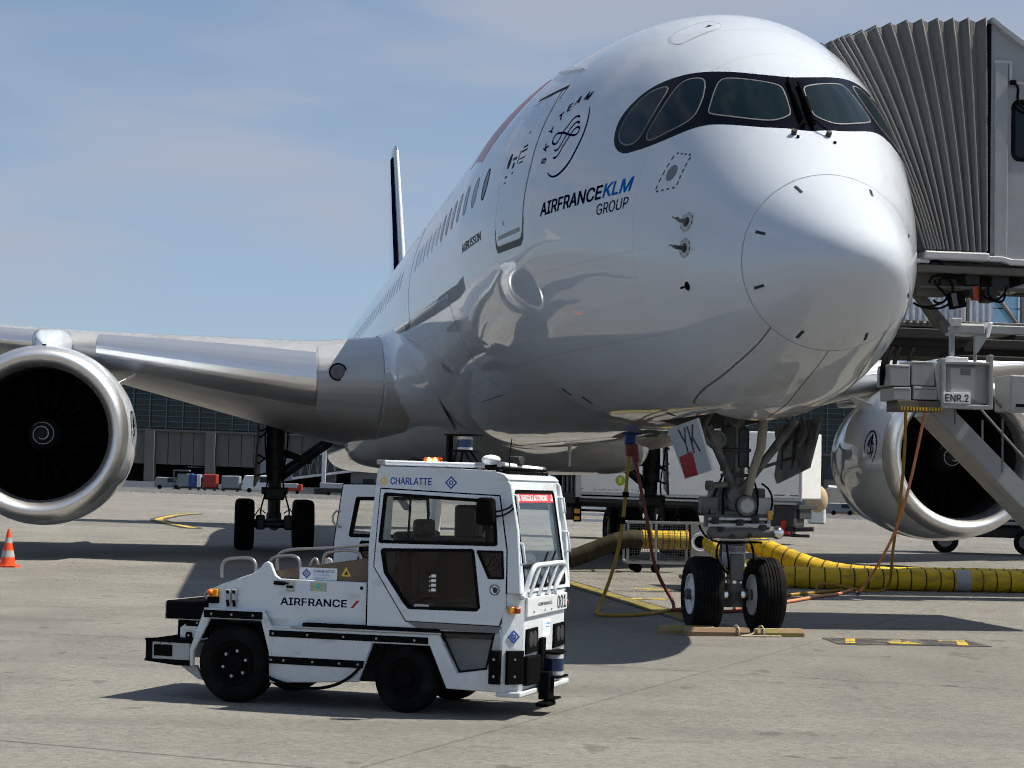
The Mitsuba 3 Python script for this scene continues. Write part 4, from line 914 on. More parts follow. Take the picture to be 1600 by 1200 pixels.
obj(hb + '__side_plate', cat(xz([(-.735, .46), (-.39, .46), (-.39, .315), (-.735, .315)], .035, .02), TG(box((-.73, .3, .32), (-.4, TW - .3, .45)))), 'm_light_grey', False)
obj(hb + '__socket', xz([(-.715, .435), (-.55, .435), (-.55, .345), (-.715, .345)], .028, .012, 0), 'm_black', False)
for x in (-.68, -.60): obj(hb + '__latch', TG(rbox((x - .025, .02, .438), (x + .025, .036, .456), .004)), 'm_rail')
for z, x in ((.622, -.335), (.52, -.41)): obj(t_ + 'tail_bolt', bolt(x, .045, z), 'm_rail')
obj(t_ + 'tail_plate', xz([(-.52, .275), (-.36, .275), (-.30, .16), (-.345, .165)], .10, .03), 'm_light_grey', False)
# left lamp, plug boxes, rear loop
obj(t_ + 'tail_lamp', TG(rbox((-.215, .005, .842), (-.145, .05, .905), .008)), 'm_yellow_plastic', False)
obj(t_ + 'tail_lamp__lens', TG(put(trimesh.creation.icosphere(2, .027), (-.205, .0, .875), (1, 0, 0), (0, 1, 0))), 'm_amber', True)
obj(t_ + 'tail_lamp__bracket', TG(rbox((-.235, .01, .790), (-.145, .05, .84), .004)), 'm_black', False)
obj(t_ + 'socket_box', TG(cat(rbox((-.075, .018, .80), (-.035, .05, .905), .006), rbox((-.02, .018, .815), (.02, .05, .91), .006))), 'm_light_grey', False)
for x in (-.055, .0):
    obj(t_ + 'socket_box__plug', TG(cyl((x, .016, .82), (x, .03, .77), .012)), 'm_black'); obj(t_ + 'socket_box__button', TG(cyl((x, .012, .885), (x, .022, .885), .014)), 'm_black')
obj(t_ + 'rear_loop', TG(tube(spl([(-.33, .2, .80), (-.345, .2, .86), (-.30, .2, .885), (-.24, .2, .88)], 5), .012, 8)), 'm_rail', True)
# hand rails on the deck
for p in ([(-.152, .1, .99), (-.153, .1, 1.09), (-.13, .1, 1.13), (-.06, .1, 1.150), (.07, .1, 1.158), (.12, .1, 1.145), (.145, .1, 1.11), (.145, .1, 1.05)],
          [(-.192, 1.2, .95), (-.194, 1.2, 1.12), (-.175, 1.2, 1.16), (-.11, 1.2, 1.187), (.168, 1.2, 1.213), (.52, 1.2, 1.244), (.85, 1.2, 1.274)],
          [(-.235, 1.1, .95), (-.23, 1.1, 1.07), (-.19, 1.1, 1.12), (-.11, 1.1, 1.140), (.0, 1.1, 1.146), (.045, 1.1, 1.13), (.066, 1.1, 1.09), (.068, 1.1, 1.0)],
          [(.153, 1.15, 1.0), (.155, 1.15, 1.095), (.188, 1.15, 1.128), (.21, 1.15, 1.10), (.212, 1.15, 1.0)],
          [(.243, 1.2, 1.0), (.244, 1.2, 1.13), (.262, 1.2, 1.17), (.32, 1.2, 1.19), (.50, 1.2, 1.205), (.56, 1.2, 1.19), (.586, 1.2, 1.15), (.589, 1.2, 1.0)]):
    obj(t_ + 'hand_rail', TG(tube(spl(p, 5), .0135, 10)), 'm_rail', True)
# board decals
def xz_flat(poly, y, mat, key, t=.002): return obj(key, xz(poly, y, t, 0), mat, False)
bd = obj(t_ + 'side_board', xz([(.30, 1.058), (1.118, 1.182), (1.135, 1.16), (1.14, .98), (.30, .98)], .092, .01, 0), 'm_tan', False)
xz_flat(sbox(.541, 1.004, .868, 1.100), .089, 'm_sign_white', bd + '__plate')
xz_flat(affinity.translate(diamond(.040, .009), .602, 1.052), .086, 'm_ink_blue', bd + '__emblem')
xz_flat(affinity.translate(diamond(.018, .006), .602, 1.052), .086, 'm_ink_blue', bd + '__emblem')
obj(bd + '__lettering', txz('CHARLATTE', .66, .0885, 1.063, .020, .185, bold=True), 'm_ink_blue', False)
obj(bd + '__lettering', txz('AUTONOM', .66, .0885, 1.036, .018, .145), 'm_ink_lightblue', False)
obj(bd + '__lettering', txz('AUTONOMOUS VEHICLE', .655, .0885, 1.016, .008, .125), 'm_ink_lightblue', False)
tri = Polygon([(-.036, -.028), (.036, -.028), (0, .036)]).buffer(.004)
xz_flat(affinity.translate(tri, .945, 1.072), .089, 'm_ink_yellow', bd + '__warning_sign')
xz_flat(affinity.translate(affinity.scale(tri, .42, .42), .948, 1.064), .086, 'm_ink', bd + '__warning_sign_mark')
# side decals on the rear body (face at y = .05)
obj(t_ + 'lettering', txz('AIRFRANCE', .399, .0495, .800, .056, .578, bold=True), 'm_navy', False, label='dark blue AIRFRANCE lettering on the rear body side')
xz_flat(Polygon([(1.008, .797), (1.034, .797), (1.085, .856), (1.058, .856)]), .047, 'm_red', t_ + 'red_slash')
xz_flat(sbox(.655, .917, .80, .985), .0485, 'm_light_grey', t_ + 'round_sticker_ground')
xz_flat(affinity.translate(Point(0, 0).buffer(.033), .725, .955), .0465, 'm_ink_teal', t_ + 'round_sticker')
xz_flat(affinity.translate(Point(0, 0).buffer(.034).difference(Point(0, 0).buffer(.026)), .725, .955), .0445, 'm_ink_yellow', t_ + 'round_sticker_ring')
obj(t_ + 'latch', TG(cat(rbox((.452, .036, .905), (.52, .05, .99), .004))), 'm_rail')
obj(t_ + 'latch_handle', TG(cat(cyl((.35, .03, .972), (.44, .03, .970), .016), cyl((.44, .03, .97), (.47, .03, .97), .008), rbox((.455, .028, .935), (.515, .04, .955), .003))), 'm_black')
obj(t_ + 'cap', TG(cyl((1.10, .05, .955), (1.10, .044, .955), .014)), 'm_black')
for x, z in ((.235, 1.118), (.27, 1.115)): obj(t_ + 'pivot', bolt(.27, .05, 1.108, r=.008), 'm_light_grey') if x > .25 else None

# cab shell
outer = Polygon([(1.165, .60), (1.165, 1.305), (1.222, 1.85), (1.236, 1.885), (1.27, 1.905), (1.79, 1.900), (2.20, 1.875), (2.285, 1.850), (2.335, 1.79), (2.398, 1.44), (2.43, .96), (2.30, .96), (2.28, .66), (1.765, .655), (1.70, .60)])
doorP = Polygon([(1.262, 1.738), (2.243, 1.700), (2.310, 1.290), (2.312, .851), (2.262, .713), (1.497, .720), (1.220, 1.132)])
upw = rounded([(1.294, 1.708), (2.212, 1.668), (2.238, 1.321), (1.256, 1.318)], .02)
low = rounded([(1.275, 1.272), (1.31, 1.085), (1.482, .852), (1.52, .815), (2.08, .818), (2.106, .843), (2.048, 1.288)], .022)
sml = rounded([(2.070, 1.280), (2.285, 1.280), (2.296, 1.07), (2.172, 1.07)], .008)
shell = outer.difference(upw).difference(low).difference(sml)
obj(t_ + 'cab_side', xz(shell, .012, .04), 'm_tug_white', 30, label='near side of the cab with its door shut')
obj(t_ + 'cab_side', xz(outer.difference(doorP.buffer(-.02)), TW - .05, .04), 'm_tug_white', 30, label='far side of the cab with an open doorway')
dn = obj(t_ + 'door', xz(doorP.difference(upw).difference(low).difference(sml), .0, .012, .004), 'm_tug_white', 30)
obj(dn + '__seam', xz(doorP.buffer(.010).difference(doorP.buffer(-.002)), .010, .003, 0), 'm_black', False)
for nm, w in (('upper_window', upw), ('lower_window', low), ('quarter_window', sml)):
    fk2 = obj(dn + '__' + nm + '_seal', xz(w.buffer(.004).difference(w.buffer(-.022 if nm != 'quarter_window' else -.012)), -.004, .02, 0), 'm_black', False)
    g = xz(w.buffer(-.015), .012, .001, 0)
    V = np.array(w.buffer(-.012).exterior.coords)[:-1]
    v, f = trimesh.creation.triangulate_polygon(w.buffer(-.012), engine='earcut')
    obj(dn + '__' + nm, TG(trimesh.Trimesh(np.c_[v[:, 0], np.full(len(v), .012), v[:, 1]], f, process=False)), 'm_glass' if nm == 'upper_window' else 'm_glass_tint', False)
obj(dn + '__window_bar', xz([(1.50, 1.70), (1.515, 1.70), (1.50, 1.33), (1.485, 1.33)], .018, .012, 0), 'm_black', False)
for i in range(4): obj(dn + '__window_label', xz(sbox(1.70, .955 + i * .036, 1.738, .977 + i * .036), .008, .003, 0), 'm_sign_white', False)
for i in range(4): obj(dn + '__window_label', xz(sbox(1.682, .955 + i * .036, 1.692, .965 + i * .036), .008, .003, 0), 'm_sign_white', False)
obj(dn + '__pull', xz(Polygon([(1.56, .835), (1.69, .835), (1.685, .852), (1.58, .855)]), -.006, .01, 0), 'm_light_grey', False)
sg_ = affinity.translate(Point(0, 0).buffer(.042), 2.225, .985)
xz_flat(sg_, -.002, 'm_sign_white', t_ + 'prohibition_sign'); xz_flat(sg_.difference(sg_.buffer(-.008)), -.004, 'm_ink', t_ + 'prohibition_sign_ring')
hand = shapely.ops.unary_union([affinity.scale(Point(0, 0).buffer(.017), 1, 1.15)] + [LineString([(x, 0), (x * 1.4, .026 - abs(x) * .3)]).buffer(.0035) for x in (-.012, -.004, .004, .012)] + [LineString([(.01, -.004), (.024, .008)]).buffer(.004)])
xz_flat(affinity.translate(hand, 2.228, .980), -.004, 'm_ink', t_ + 'prohibition_sign_hand'); xz_flat(affinity.translate(LineString([(-.028, .028), (.028, -.028)]).buffer(.003), 2.225, .985), -.006, 'm_ink', t_ + 'prohibition_sign_bar')
obj(t_ + 'lettering', txz('CHARLATTE', 1.338, .0115, 1.777, .052, .345, bold=True), 'm_ink_blue', False, label='dark blue maker lettering over the cab window')
xz_flat(affinity.translate(diamond(.036, .009), 1.285, 1.802), .010, 'm_ink_yellow', t_ + 'diamond_emblem'); xz_flat(affinity.translate(diamond(.017, .005), 1.285, 1.802), .009, 'm_ink_yellow', t_ + 'diamond_emblem')
xz_flat(affinity.translate(diamond(.052, .011), 1.845, 1.797), .010, 'm_ink_blue', t_ + 'diamond_emblem'); xz_flat(affinity.translate(Point(0, 0).buffer(.018).difference(Point(0, 0).buffer(.010)), 1.845, 1.797), .009, 'm_ink_blue', t_ + 'diamond_emblem')
for x, z in ((1.25, 1.858), (1.73, 1.862), (2.20, 1.79)): obj(t_ + 'cab_bolt', bolt(x, .012, z, r=.010), 'm_sign_white')
obj(t_ + 'body_seam', xz(sbox(1.153, .62, 1.161, 1.0), .02, .01, 0), 'm_black', False)
# rear wall, roof, floor, interior
rw = Polygon([(.05, .62), (.05, 1.86), (TW - .05, 1.86), (TW - .05, .62)]).difference(rounded([(.18, 1.30), (.18, 1.74), (TW - .18, 1.74), (TW - .18, 1.30)], .04))
obj(t_ + 'cab_rear', cat(TG(put(flat(rw, .03), (1.19, 0, 0), (0, 1, 0), (0.045, 0, 1), (1, 0, 0)))), 'm_tug_white', False)
roof = []
for x, z in ((1.215, 1.86), (1.235, 1.895), (1.27, 1.915), (1.79, 1.912), (2.20, 1.888), (2.28, 1.866), (2.315, 1.83), (2.27, 1.83), (1.79, 1.86), (1.26, 1.86)):
    roof.append((x, z))
rm = flat(roof, TW - .006); obj(t_ + 'roof', TG(put(rm, (0, TW - .003, 0), (1, 0, 0), (0, 0, 1), (0, -1, 0))), 'm_tug_white', 30)
obj(t_ + 'cab_floor', TG(box((1.18, .05, .60), (2.30, TW - .05, .64))), 'm_dark_grey', False)
obj(t_ + 'seat', TG(cat(rbox((1.34, .40, .70), (1.80, .92, .86), .04), rbox((1.30, .40, .84), (1.42, .92, 1.36), .04), rbox((1.33, .5, 1.36), (1.42, .82, 1.5), .03), box((1.4, .45, .62), (1.75, .88, .72)))), 'm_dark_grey', 30)
obj(t_ + 'dashboard', TG(cat(rbox((2.06, .30, .95), (2.34, TW - .12, 1.12), .04), rbox((2.08, .5, 1.10), (2.26, .95, 1.24), .05), rbox((2.1, .08, .64), (2.32, TW - .1, .95), .03))), 'm_dark_grey', 30)
a__, b__, c__ = frame((-.75, 0, .65)); ta = np.linspace(0, 2 * np.pi, 29)
obj(t_ + 'console', TG(cat(rbox((1.24, .30, .64), (1.34, 1.15, 1.40), .03), rbox((1.34, .95, .64), (2.0, 1.15, 1.36), .03), rbox((1.5, 1.0, 1.3), (1.72, 1.12, 1.62), .03))), 'm_dark_grey', 30)
obj(t_ + 'steering_wheel', TG(cat(tube(np.array([2.0, .66, 1.17]) + .17 * (np.cos(ta)[:, None] * a__ + np.sin(ta)[:, None] * b__), .014, 7), cyl((2.0, .66, 1.17), (2.14, .66, 1.06), .03))), 'm_black', True)
obj(t_ + 'grab_bar', TG(tube(spl([(1.72, 1.18, 1.05), (1.72, 1.16, 1.5), (1.76, 1.16, 1.58), (1.80, 1.17, 1.5), (1.80, 1.18, 1.2)], 5), .016, 8)), 'm_black', True)
obj(t_ + 'screen', TG(rbox((2.02, .30, 1.30), (2.06, .52, 1.50), .012)), 'm_black', 30)
# windscreen
X0, X1 = 2.428, 2.295
def ws(y, s, off=0.0): return np.array([X0 + (X1 - X0) * s + off, y, .965 + (1.845 - .965) * s])
def wquad(y0, y1, s0, s1, off, t, rr=None):
    """slab in the windscreen plane"""
    u = np.array([0, 1.0, 0]); v = ws(0, 1) - ws(0, 0); L_ = np.linalg.norm(v); v = v / L_; w = np.cross(u, v)
    pg = rr if rr is not None else sbox(y0, s0 * L_, y1, s1 * L_)
    return TG(put(flat(pg, t), ws(0, 0) + w * off, u, v, w))
Lw = np.linalg.norm(ws(0, 1) - ws(0, 0))
full = sbox(.03, 0.0, TW - .03, Lw * .985); gl = rounded([(.125, .03), (TW - .125, .03), (TW - .15, Lw * .89), (.15, Lw * .89)], .05)
obj(t_ + 'windscreen_frame', wquad(0, 0, 0, 0, -.03, .035, full.difference(gl)), 'm_tug_white', 30)
obj(t_ + 'windscreen_seal', wquad(0, 0, 0, 0, .0, .008, gl.buffer(.004).difference(gl.buffer(-.022))), 'm_black', False)
v, f = trimesh.creation.triangulate_polygon(gl, engine='earcut'); u_, v_ = np.array([0, 1.0, 0]), (ws(0, 1) - ws(0, 0)) / Lw
obj(t_ + 'windscreen', TG(trimesh.Trimesh(ws(0, 0) + np.outer(v[:, 0], u_) + np.outer(v[:, 1], v_) - np.array([.008, 0, 0]), f, process=False)), 'm_glass', False)
rb = obj(t_ + 'red_banner', wquad(.17, TW - .16, .785, .875, -.004, .003), 'm_sign_red', False)
w_ = np.cross(u_, v_)
bt_ = put(text('VEHICULE AUTONOME', .042, .68, .003, True), ws(.30, .80, 0) + w_ * .0005, u_, v_, w_); obj(rb + '__lettering', TG(bt_), 'm_sign_white', False)
for yy in (.215, 1.06):
    obj(rb + '__warning_mark', TG(put(flat(Polygon([(0, 0), (.065, 0), (.033, .055)]).difference(Polygon([(.014, .008), (.051, .008), (.033, .040)])), .003), ws(yy, .80) + w_ * .0005, u_, v_, w_)), 'm_sign_white', False)
for yy, s in ((.055, .34), (TW - .055, .42), (.055, .78), (TW - .055, .76)):
    h0 = .10 if s < .5 else .075
    obj(t_ + 'grab_handle', TG(tube(np.array([ws(yy, s - h0, .0), ws(yy, s - h0 * .85, .055), ws(yy, s + h0 * .85, .055), ws(yy, s + h0, .0)]), .010, 8)), 'm_tug_white', True)
obj(t_ + 'wiper', TG(tube([ws(.55, .03, .03), ws(.62, .12, .03), ws(.95, .34, .025)], .008, 6)), 'm_black', False)
# nose: hood rim panel, front face, chamfered corners
fy0, fy1 = .13, TW - .13
front = Polygon([(fy0, .22), (fy1, .22), (fy1, .955), (fy0, .955)])
obj(t_ + 'front_panel', cat(yz(front, 2.42, .02), TG(box((2.28, .1, .94), (2.42, TW - .1, .957)))), 'm_tug_white', 30)
for s in (0, 1):
    y0, y1 = (.0, fy0) if s == 0 else (TW, fy1)
    V = [(2.285, y0, .21), (2.42, y1, .21), (2.42, y1, .955), (2.31, y0, .955)]
    m = trimesh.convex.convex_hull(np.array(V + [(2.26, y0 + (.03 if s == 0 else -.03), .21), (2.26, y0 + (.03 if s == 0 else -.03), .955), (2.40, y1 + (.03 if s == 0 else -.03), .21), (2.40, y1 + (.03 if s == 0 else -.03), .955)]))
    ck = obj(t_ + 'front_corner', TG(m), 'm_tug_white', False)
    e = np.array([2.42, y1, 0]) - np.array([2.285, y0, 0]); eL = np.linalg.norm(e); e /= eL; n_ = np.cross(e, (0, 0, 1)) * (1 if s == 0 else -1)
    o_ = np.array([2.285, y0, 0])
    if s == 0:
        bp = obj(ck + '__buffer', TG(cat(put(bevel_plate(sbox(.035, .27, eL - .01, .525), .035, .008), o_ + n_ * .012, e, (0, 0, 1), n_))), 'm_black', False)
        for a_ in (.10,):
            for z in (.33, .46): obj(bp + '__bolt', TG(cyl(o_ + e * a_ + n_ * .04 + [0, 0, z], o_ + e * a_ + n_ * .048 + [0, 0, z], .013, .009, 8)), 'm_rail')
        bp = obj(ck + '__buffer', xz(sbox(2.195, .27, 2.288, .525), -.03, .035, .008), 'm_black', False)
        for z in (.33, .46): obj(bp + '__bolt', bolt(2.24, -.03, z, r=.013), 'm_rail')
        dg = affinity.translate(diamond(.052, .011), eL * .52, .63); obj(ck + '__emblem', TG(put(flat(dg, .004), o_ + n_ * .016, e, (0, 0, 1), n_)), 'm_ink_blue', False)
        dg = affinity.translate(Point(0, 0).buffer(.020).difference(Point(0, 0).buffer(.011)), eL * .52, .63); obj(ck + '__emblem', TG(put(flat(dg, .004), o_ + n_ * .016, e, (0, 0, 1), n_)), 'm_ink_blue', False)
    lp = o_ + e * eL * .45 + n_ * .022 + [0, 0, .835]
    lk = obj(t_ + 'indicator', TG(put(rbox((-.045, -.028, -.01), (.045, .028, .035), .008), lp, e, (0, 0, 1), n_)), 'm_yellow_plastic', False)
    obj(lk + '__lens', TG(put(rbox((.0, -.024, .03), (.043, .024, .055), .008), lp, e, (0, 0, 1), n_)), 'm_orange_red', False)
pp = obj(t_ + 'number_panel', yz([(fy0 + .02, .775), (fy1 - .0, .790), (fy1 - .0, .925), (fy0 + .02, .925)], 2.445, .02), 'm_tug_white', False)
obj(pp + '__lettering', tyz('AIRFRANCE', 2.4455, .40, .850, .026, .36), 'm_ink', False)
obj(pp + '__lettering', tyz('001', 2.4455, .905, .808, .098, .235, bold=True), 'm_ink', False)
for yy in (.30, .58, .75): obj(pp + '__bolt', TG(cyl((2.445, yy, .812), (2.452, yy, .812), .008, n=8)), 'm_mid_grey')
obj(t_ + 'sticker', yz(sbox(.60, .60, .80, .73), 2.4225, .002, 0), 'm_sign_white', False)
obj(t_ + 'sticker_emblem', yz(affinity.translate(diamond(.036, .008), .645, .67), 2.4235, .001, 0), 'm_ink_lightblue', False)
obj(t_ + 'sticker_lettering', cat(tyz('CHARLATTE', 2.4228, .69, .690, .014, .105), tyz('AUTONOM', 2.4228, .69, .665, .014, .08)), 'm_ink_lightblue', False)
for y0, y1 in ((.17, .455), (.87, 1.17)):
    gk = obj(t_ + 'lamp_housing', cat(yz([(y0, .49), (y1, .50), (y1 - .01, .685), (y0 + .01, .68)], 2.44, .025)), 'm_black', False)
    for yy in ((y0 * 2 + y1) / 3, (y0 + y1 * 2) / 3): obj(gk + '__headlight', TG(put(lathe([(0, 1e-3), (.006, .03), (.0, .05), (-.02, .052)], (0, 0, 0), (0, 0, 1), 20), (2.442, yy, .60), (0, 1, 0), (0, 0, 1.25), (1, 0, 0))), 'm_dark_grey', 30)
for a_, b_ in ((.14, .475), (.80, 1.08)): obj(t_ + 'front_bumper', yz([(a_, .255), (b_, .25), (b_, .47), (a_, .478)], 2.46, .045, .012), 'm_black', False)
obj(t_ + 'front_sill', TG(rbox((2.24, .02, .17), (2.44, TW - .02, .215), .012)), 'm_tug_white', False)
lm = obj(t_ + 'lidar_mount', TG(cat(rbox((2.44, .46, .12), (2.53, .60, .34), .01), rbox((2.43, .47, .28), (2.47, .56, .60), .01), rbox((2.43, .50, .285), (2.60, .74, .302), .004), rbox((2.43, .52, .475), (2.59, .72, .490), .004), rbox((2.44, .40, .07), (2.54, .62, .105), .008), rbox((2.46, .52, .115), (2.56, .70, .13), .004))), 'm_black', False)
ld = obj(t_ + 'lidar', TG(cyl((2.52, .62, .335), (2.52, .62, .435), .072, n=28)), 'm_lidar', 30)
obj(ld + '__cap', TG(cat(cyl((2.52, .62, .435), (2.52, .62, .465), .074, .072, 28), cyl((2.52, .62, .305), (2.52, .62, .335), .074, n=28))), 'm_light_grey')
# guard rail over the hood
yb0, yb1 = .09, .98
def gp(y, s): return np.array([2.43 + .05 * s, y, .93 + .245 * s])
obj(t_ + 'guard_rail', TG(tube(spl([gp(yb0 - .05, 0), gp(yb0 + .06, .70), gp(yb0 + .10, .92), gp(yb0 + .2, 1.0), gp(.54, 1.0), gp(yb1 - .09, 1.0), gp(yb1, .90), gp(yb1 - .02, .70), gp(yb1 - .10, 0)], 6), .021, 10)), 'm_tug_white', True)
for y in (.28, .50, .72): obj(t_ + 'guard_bar', TG(tube(np.array([gp(y - .05, 0), gp(y + .05, .98)]), .017, 8)), 'm_tug_white', True)
# lower side glass by the driver's feet
lg = Polygon([(1.79, .648), (2.225, .652), (2.165, .379), (1.945, .345)])
obj(t_ + 'foot_frame', xz(Polygon([(1.765, .72), (2.31, .72), (2.29, .40), (2.17, .368), (1.935, .325)]).difference(lg), .02, .02, 0), 'm_light_grey', False)
v, f = trimesh.creation.triangulate_polygon(lg, engine='earcut'); obj(t_ + 'foot_window', TG(trimesh.Trimesh(np.c_[v[:, 0], np.full(len(v), .026), v[:, 1]], f, process=False)), 'm_glass', False)
obj(t_ + 'inner_bulkhead', TG(box((1.70, .20, .28), (2.27, .215, .66))), 'm_light_grey', False)
obj(t_ + 'foot_window_seal', xz(lg.buffer(.004).difference(lg.buffer(-.010)), .014, .006, 0), 'm_black', False)
obj(t_ + 'cab_sill', xz([(1.50, .715), (2.285, .705), (2.25, .655), (1.60, .665)], .004, .02, 0), 'm_mid_grey', False)
# mirror
mk3 = obj(t_ + 'mirror', TG(cat(put(rbox((-.075, -.055, -.105), (.07, .03, .105), .03), (2.195, -.14, 1.585), (1, 0, 0), (0, 1, 0)))), 'm_black', 40)
obj(mk3 + '__arm', TG(cat(tube(spl([(2.235, -.12, 1.58), (2.29, -.10, 1.59), (2.35, -.02, 1.625), (2.335, .03, 1.64)], 4), .008, 6), tube(spl([(2.235, -.12, 1.555), (2.30, -.09, 1.555), (2.36, -.02, 1.60), (2.345, .03, 1.61)], 4), .008, 6))), 'm_black', True)
# far door, swung right back along the deck
hx, hy = 1.20, TW + .03; an = math.radians(176); du = np.array([math.cos(an), -math.sin(an) * -1, 0]); du = np.array([-math.cos(math.radians(5)), math.sin(math.radians(5)), 0])
def fd_(poly, t, off): return TG(put(flat(poly, t), np.array([hx, hy, 0]) + np.cross(du, (0, 0, 1)) * off, du, (0, 0, 1), np.cross(du, (0, 0, 1))))
dp = affinity.translate(Polygon([(1.262, 1.775), (2.150, 1.768), (2.225, 1.290), (2.24, .851), (2.19, .713), (1.497, .720), (1.220, 1.132)]), -1.262, 0)
du1 = affinity.translate(rounded([(1.32, 1.672), (2.02, 1.66), (2.085, 1.318), (1.29, 1.318)], .02), -1.262, 0); dl1 = affinity.translate(rounded([(1.275, 1.272), (1.31, 1.085), (1.482, .852), (1.52, .815), (2.00, .818), (2.03, .843), (1.97, 1.285)], .022), -1.262, 0)
fk3 = obj(t_ + 'open_door', fd_(dp.difference(du1).difference(dl1), .03, 0), 'm_tug_white', False, label='cab door on the far side, swung right back')
obj(fk3 + '__seal', fd_(du1.buffer(.004).difference(du1.buffer(-.025)).union(dl1.buffer(.004).difference(dl1.buffer(-.02))), .036, -.003), 'm_black', False)
obj(fk3 + '__edge_seal', fd_(dp.buffer(.012).difference(dp.buffer(.001)).intersection(sbox(.5, 0, 1.2, 2)), .02, .004), 'm_black', False)
obj(fk3 + '__window_bar', fd_(sbox(.555, 1.33, .58, 1.66), .012, .01), 'm_black', False)
for w in (du1, dl1):
    v, f = trimesh.creation.triangulate_polygon(w.buffer(-.01), engine='earcut'); obj(fk3 + '__pane', TG(put(trimesh.Trimesh(np.c_[v, 0 * v[:, 0]], f, process=False), np.array([hx, hy, 0]) + np.cross(du, (0, 0, 1)) * .014, du, (0, 0, 1), np.cross(du, (0, 0, 1)))), 'm_glass' if w is du1 else 'm_glass_tint', False)
obj(fk3 + '__pull', TG(tube(spl(np.array([[hx, hy, 0]]) + np.array([du * .90 + [0, .0, 1.40], du * .965 + [0, -.03, 1.44], du * .97 + [0, -.03, 1.50], du * .91 + [0, 0, 1.54]]), 4), .010, 6)), 'm_rail', True)
# on the roof
for y0, y1, x0, x1 in ((.06, .06, 1.24, 2.06), (.16, 1.20, 2.20, 2.20)):
    lb = obj(t_ + 'light_bar', TG(cyl((x0, y0, 1.945), (x1 if x0 != x1 else x0, y1, 1.935 if x0 != x1 else 1.925), .020, n=12)), 'm_sign_white')
    p0, p1 = np.array((x0, y0, 1.945)), np.array((x1 if x0 != x1 else x0, y1, 1.935 if x0 != x1 else 1.925)); e_ = (p1 - p0) / np.linalg.norm(p1 - p0)
    for q in (p0, p1): obj(lb + '__clamp', TG(cat(cyl(q - e_ * .035, q + e_ * .035, .024, n=10), rbox(q - [.012, .012, .06], q + [.012, .012, 0], .004))), 'm_rail')
obj(t_ + 'roof_rack', TG(cat(rbox((2.00, .10, 1.905), (2.24, TW - .1, 1.925), .004), rbox((2.16, .14, 1.87), (2.26, TW - .12, 1.90), .006))), 'm_black', False)
bk = obj(t_ + 'beacon', TG(put(rbox((-.075, -.04, 0), (.075, .04, .045), .018), (1.50, .5, 1.955), (1, 0, 0), (0, 1, 0))), 'm_amber', 40)
scene[bk + '__bulb'] = mikit.ply(TG(cat(put(trimesh.creation.icosphere(1, .016), (1.485, .455, 1.98), (1, 0, 0), (0, 1, 0)), put(trimesh.creation.icosphere(1, .016), (1.535, .455, 1.98), (1, 0, 0), (0, 1, 0)))), 'm_yellow_plastic', smooth=True, emitter={'type': 'area', 'radiance': rgb(14, 6.5, 0.9)})
obj(bk + '__foot', TG(cat(cyl((1.50, .5, 1.91), (1.50, .5, 1.96), .03), tube(spl([(1.28, .5, 1.92), (1.30, .5, 1.98), (1.36, .5, 1.985), (1.42, .5, 1.965)], 4), .006, 6))), 'm_black')
rl = obj(t_ + 'roof_lidar', TG(cyl((1.735, .6, 2.085), (1.735, .6, 2.150), .062, n=28)), 'm_lidar', 30)
obj(rl + '__cap', TG(cat(cyl((1.735, .6, 2.150), (1.735, .6, 2.172), .063, .06, 28), cyl((1.735, .6, 2.065), (1.735, .6, 2.085), .063, n=28))), 'm_light_grey')
obj(rl + '__stand', TG(cat(rbox((1.59, .55, 1.91), (1.615, .65, 2.185), .004), rbox((1.59, .50, 2.180), (1.85, .70, 2.192), .003), rbox((1.64, .52, 2.048), (1.83, .68, 2.062), .003), *[tube([(1.69 + dx, .6 + dy, 2.05), (1.66 + dx * 3, .6 + dy * 1.4, 1.91)], .010, 6) for dx in (0.0, .07) for dy in (-.07, .07)], rbox((1.62, .5, 1.905), (1.84, .7, 1.918), .003))), 'm_black', False)
obj(t_ + 'antenna_dome', TG(lathe([(0, .055), (.03, .075), (.045, .077), (.06, .07), (.075, .04), (.08, 1e-3)], (1.96, .6, 1.95), (0, 0, 1), 24)), 'm_sign_white', 60)
obj(t_ + 'antenna_dome__foot', TG(cyl((1.96, .6, 1.91), (1.96, .6, 1.975), .05, .055)), 'm_black')
obj(t_ + 'sensor_box', TG(rbox((2.14, .5, 1.945), (2.24, .62, 2.02), .012)), 'm_dark_grey')
obj(t_ + 'whip_antenna', TG(tube(spl([(2.26, .20, 1.70), (2.265, .20, 1.78), (2.255, .20, 2.0), (2.262, .2, 2.08), (2.27, .2, 2.15)], 4), .004, 6)), 'm_black', True)
# ------------------------------------------------------------------ chocks, hoses, cables, hose trolley, cone
def wp(d, y, z): return ac(np.array([d, y, z], float))
ck_spec = [((4.27, -.80, .0), (4.27, .03, 0), 'm_wood', 'plain wooden chock in front of the left nose wheel, a rope tied round it'),
           ((4.20, .10, .0), (4.24, .72, 0), 'm_wood_yellow', 'wooden chock with yellow paint in front of the right nose wheel'),
           ((4.50, -1.05, .0), (4.55, -.35, 0), 'm_wood_yellow', 'olive yellow chock poking out to the left behind another chock')]
cks = []
for p, q, mt, lb in ck_spec:
    p, q = wp(*p), wp(*q); u = (q - p); Lk = np.linalg.norm(u); u /= Lk; v = np.cross((0, 0, 1), u)
    k = thing('wheel_chock', lb, 'chock')
    m = trimesh.convex.convex_hull(np.array([(x, y, z) for x, w in ((0, .92), (.015, 1), (Lk - .015, 1), (Lk, .92)) for y, z in ((-.08 * w, 0), (.08 * w, 0), (.085 * w, .045), (.055 * w, .10 * w), (-.055 * w, .10 * w), (-.085 * w, .05))]))
    obj(k + '__block', put(m, p, u, v), mt, False)
    cks.append((p, u, Lk))
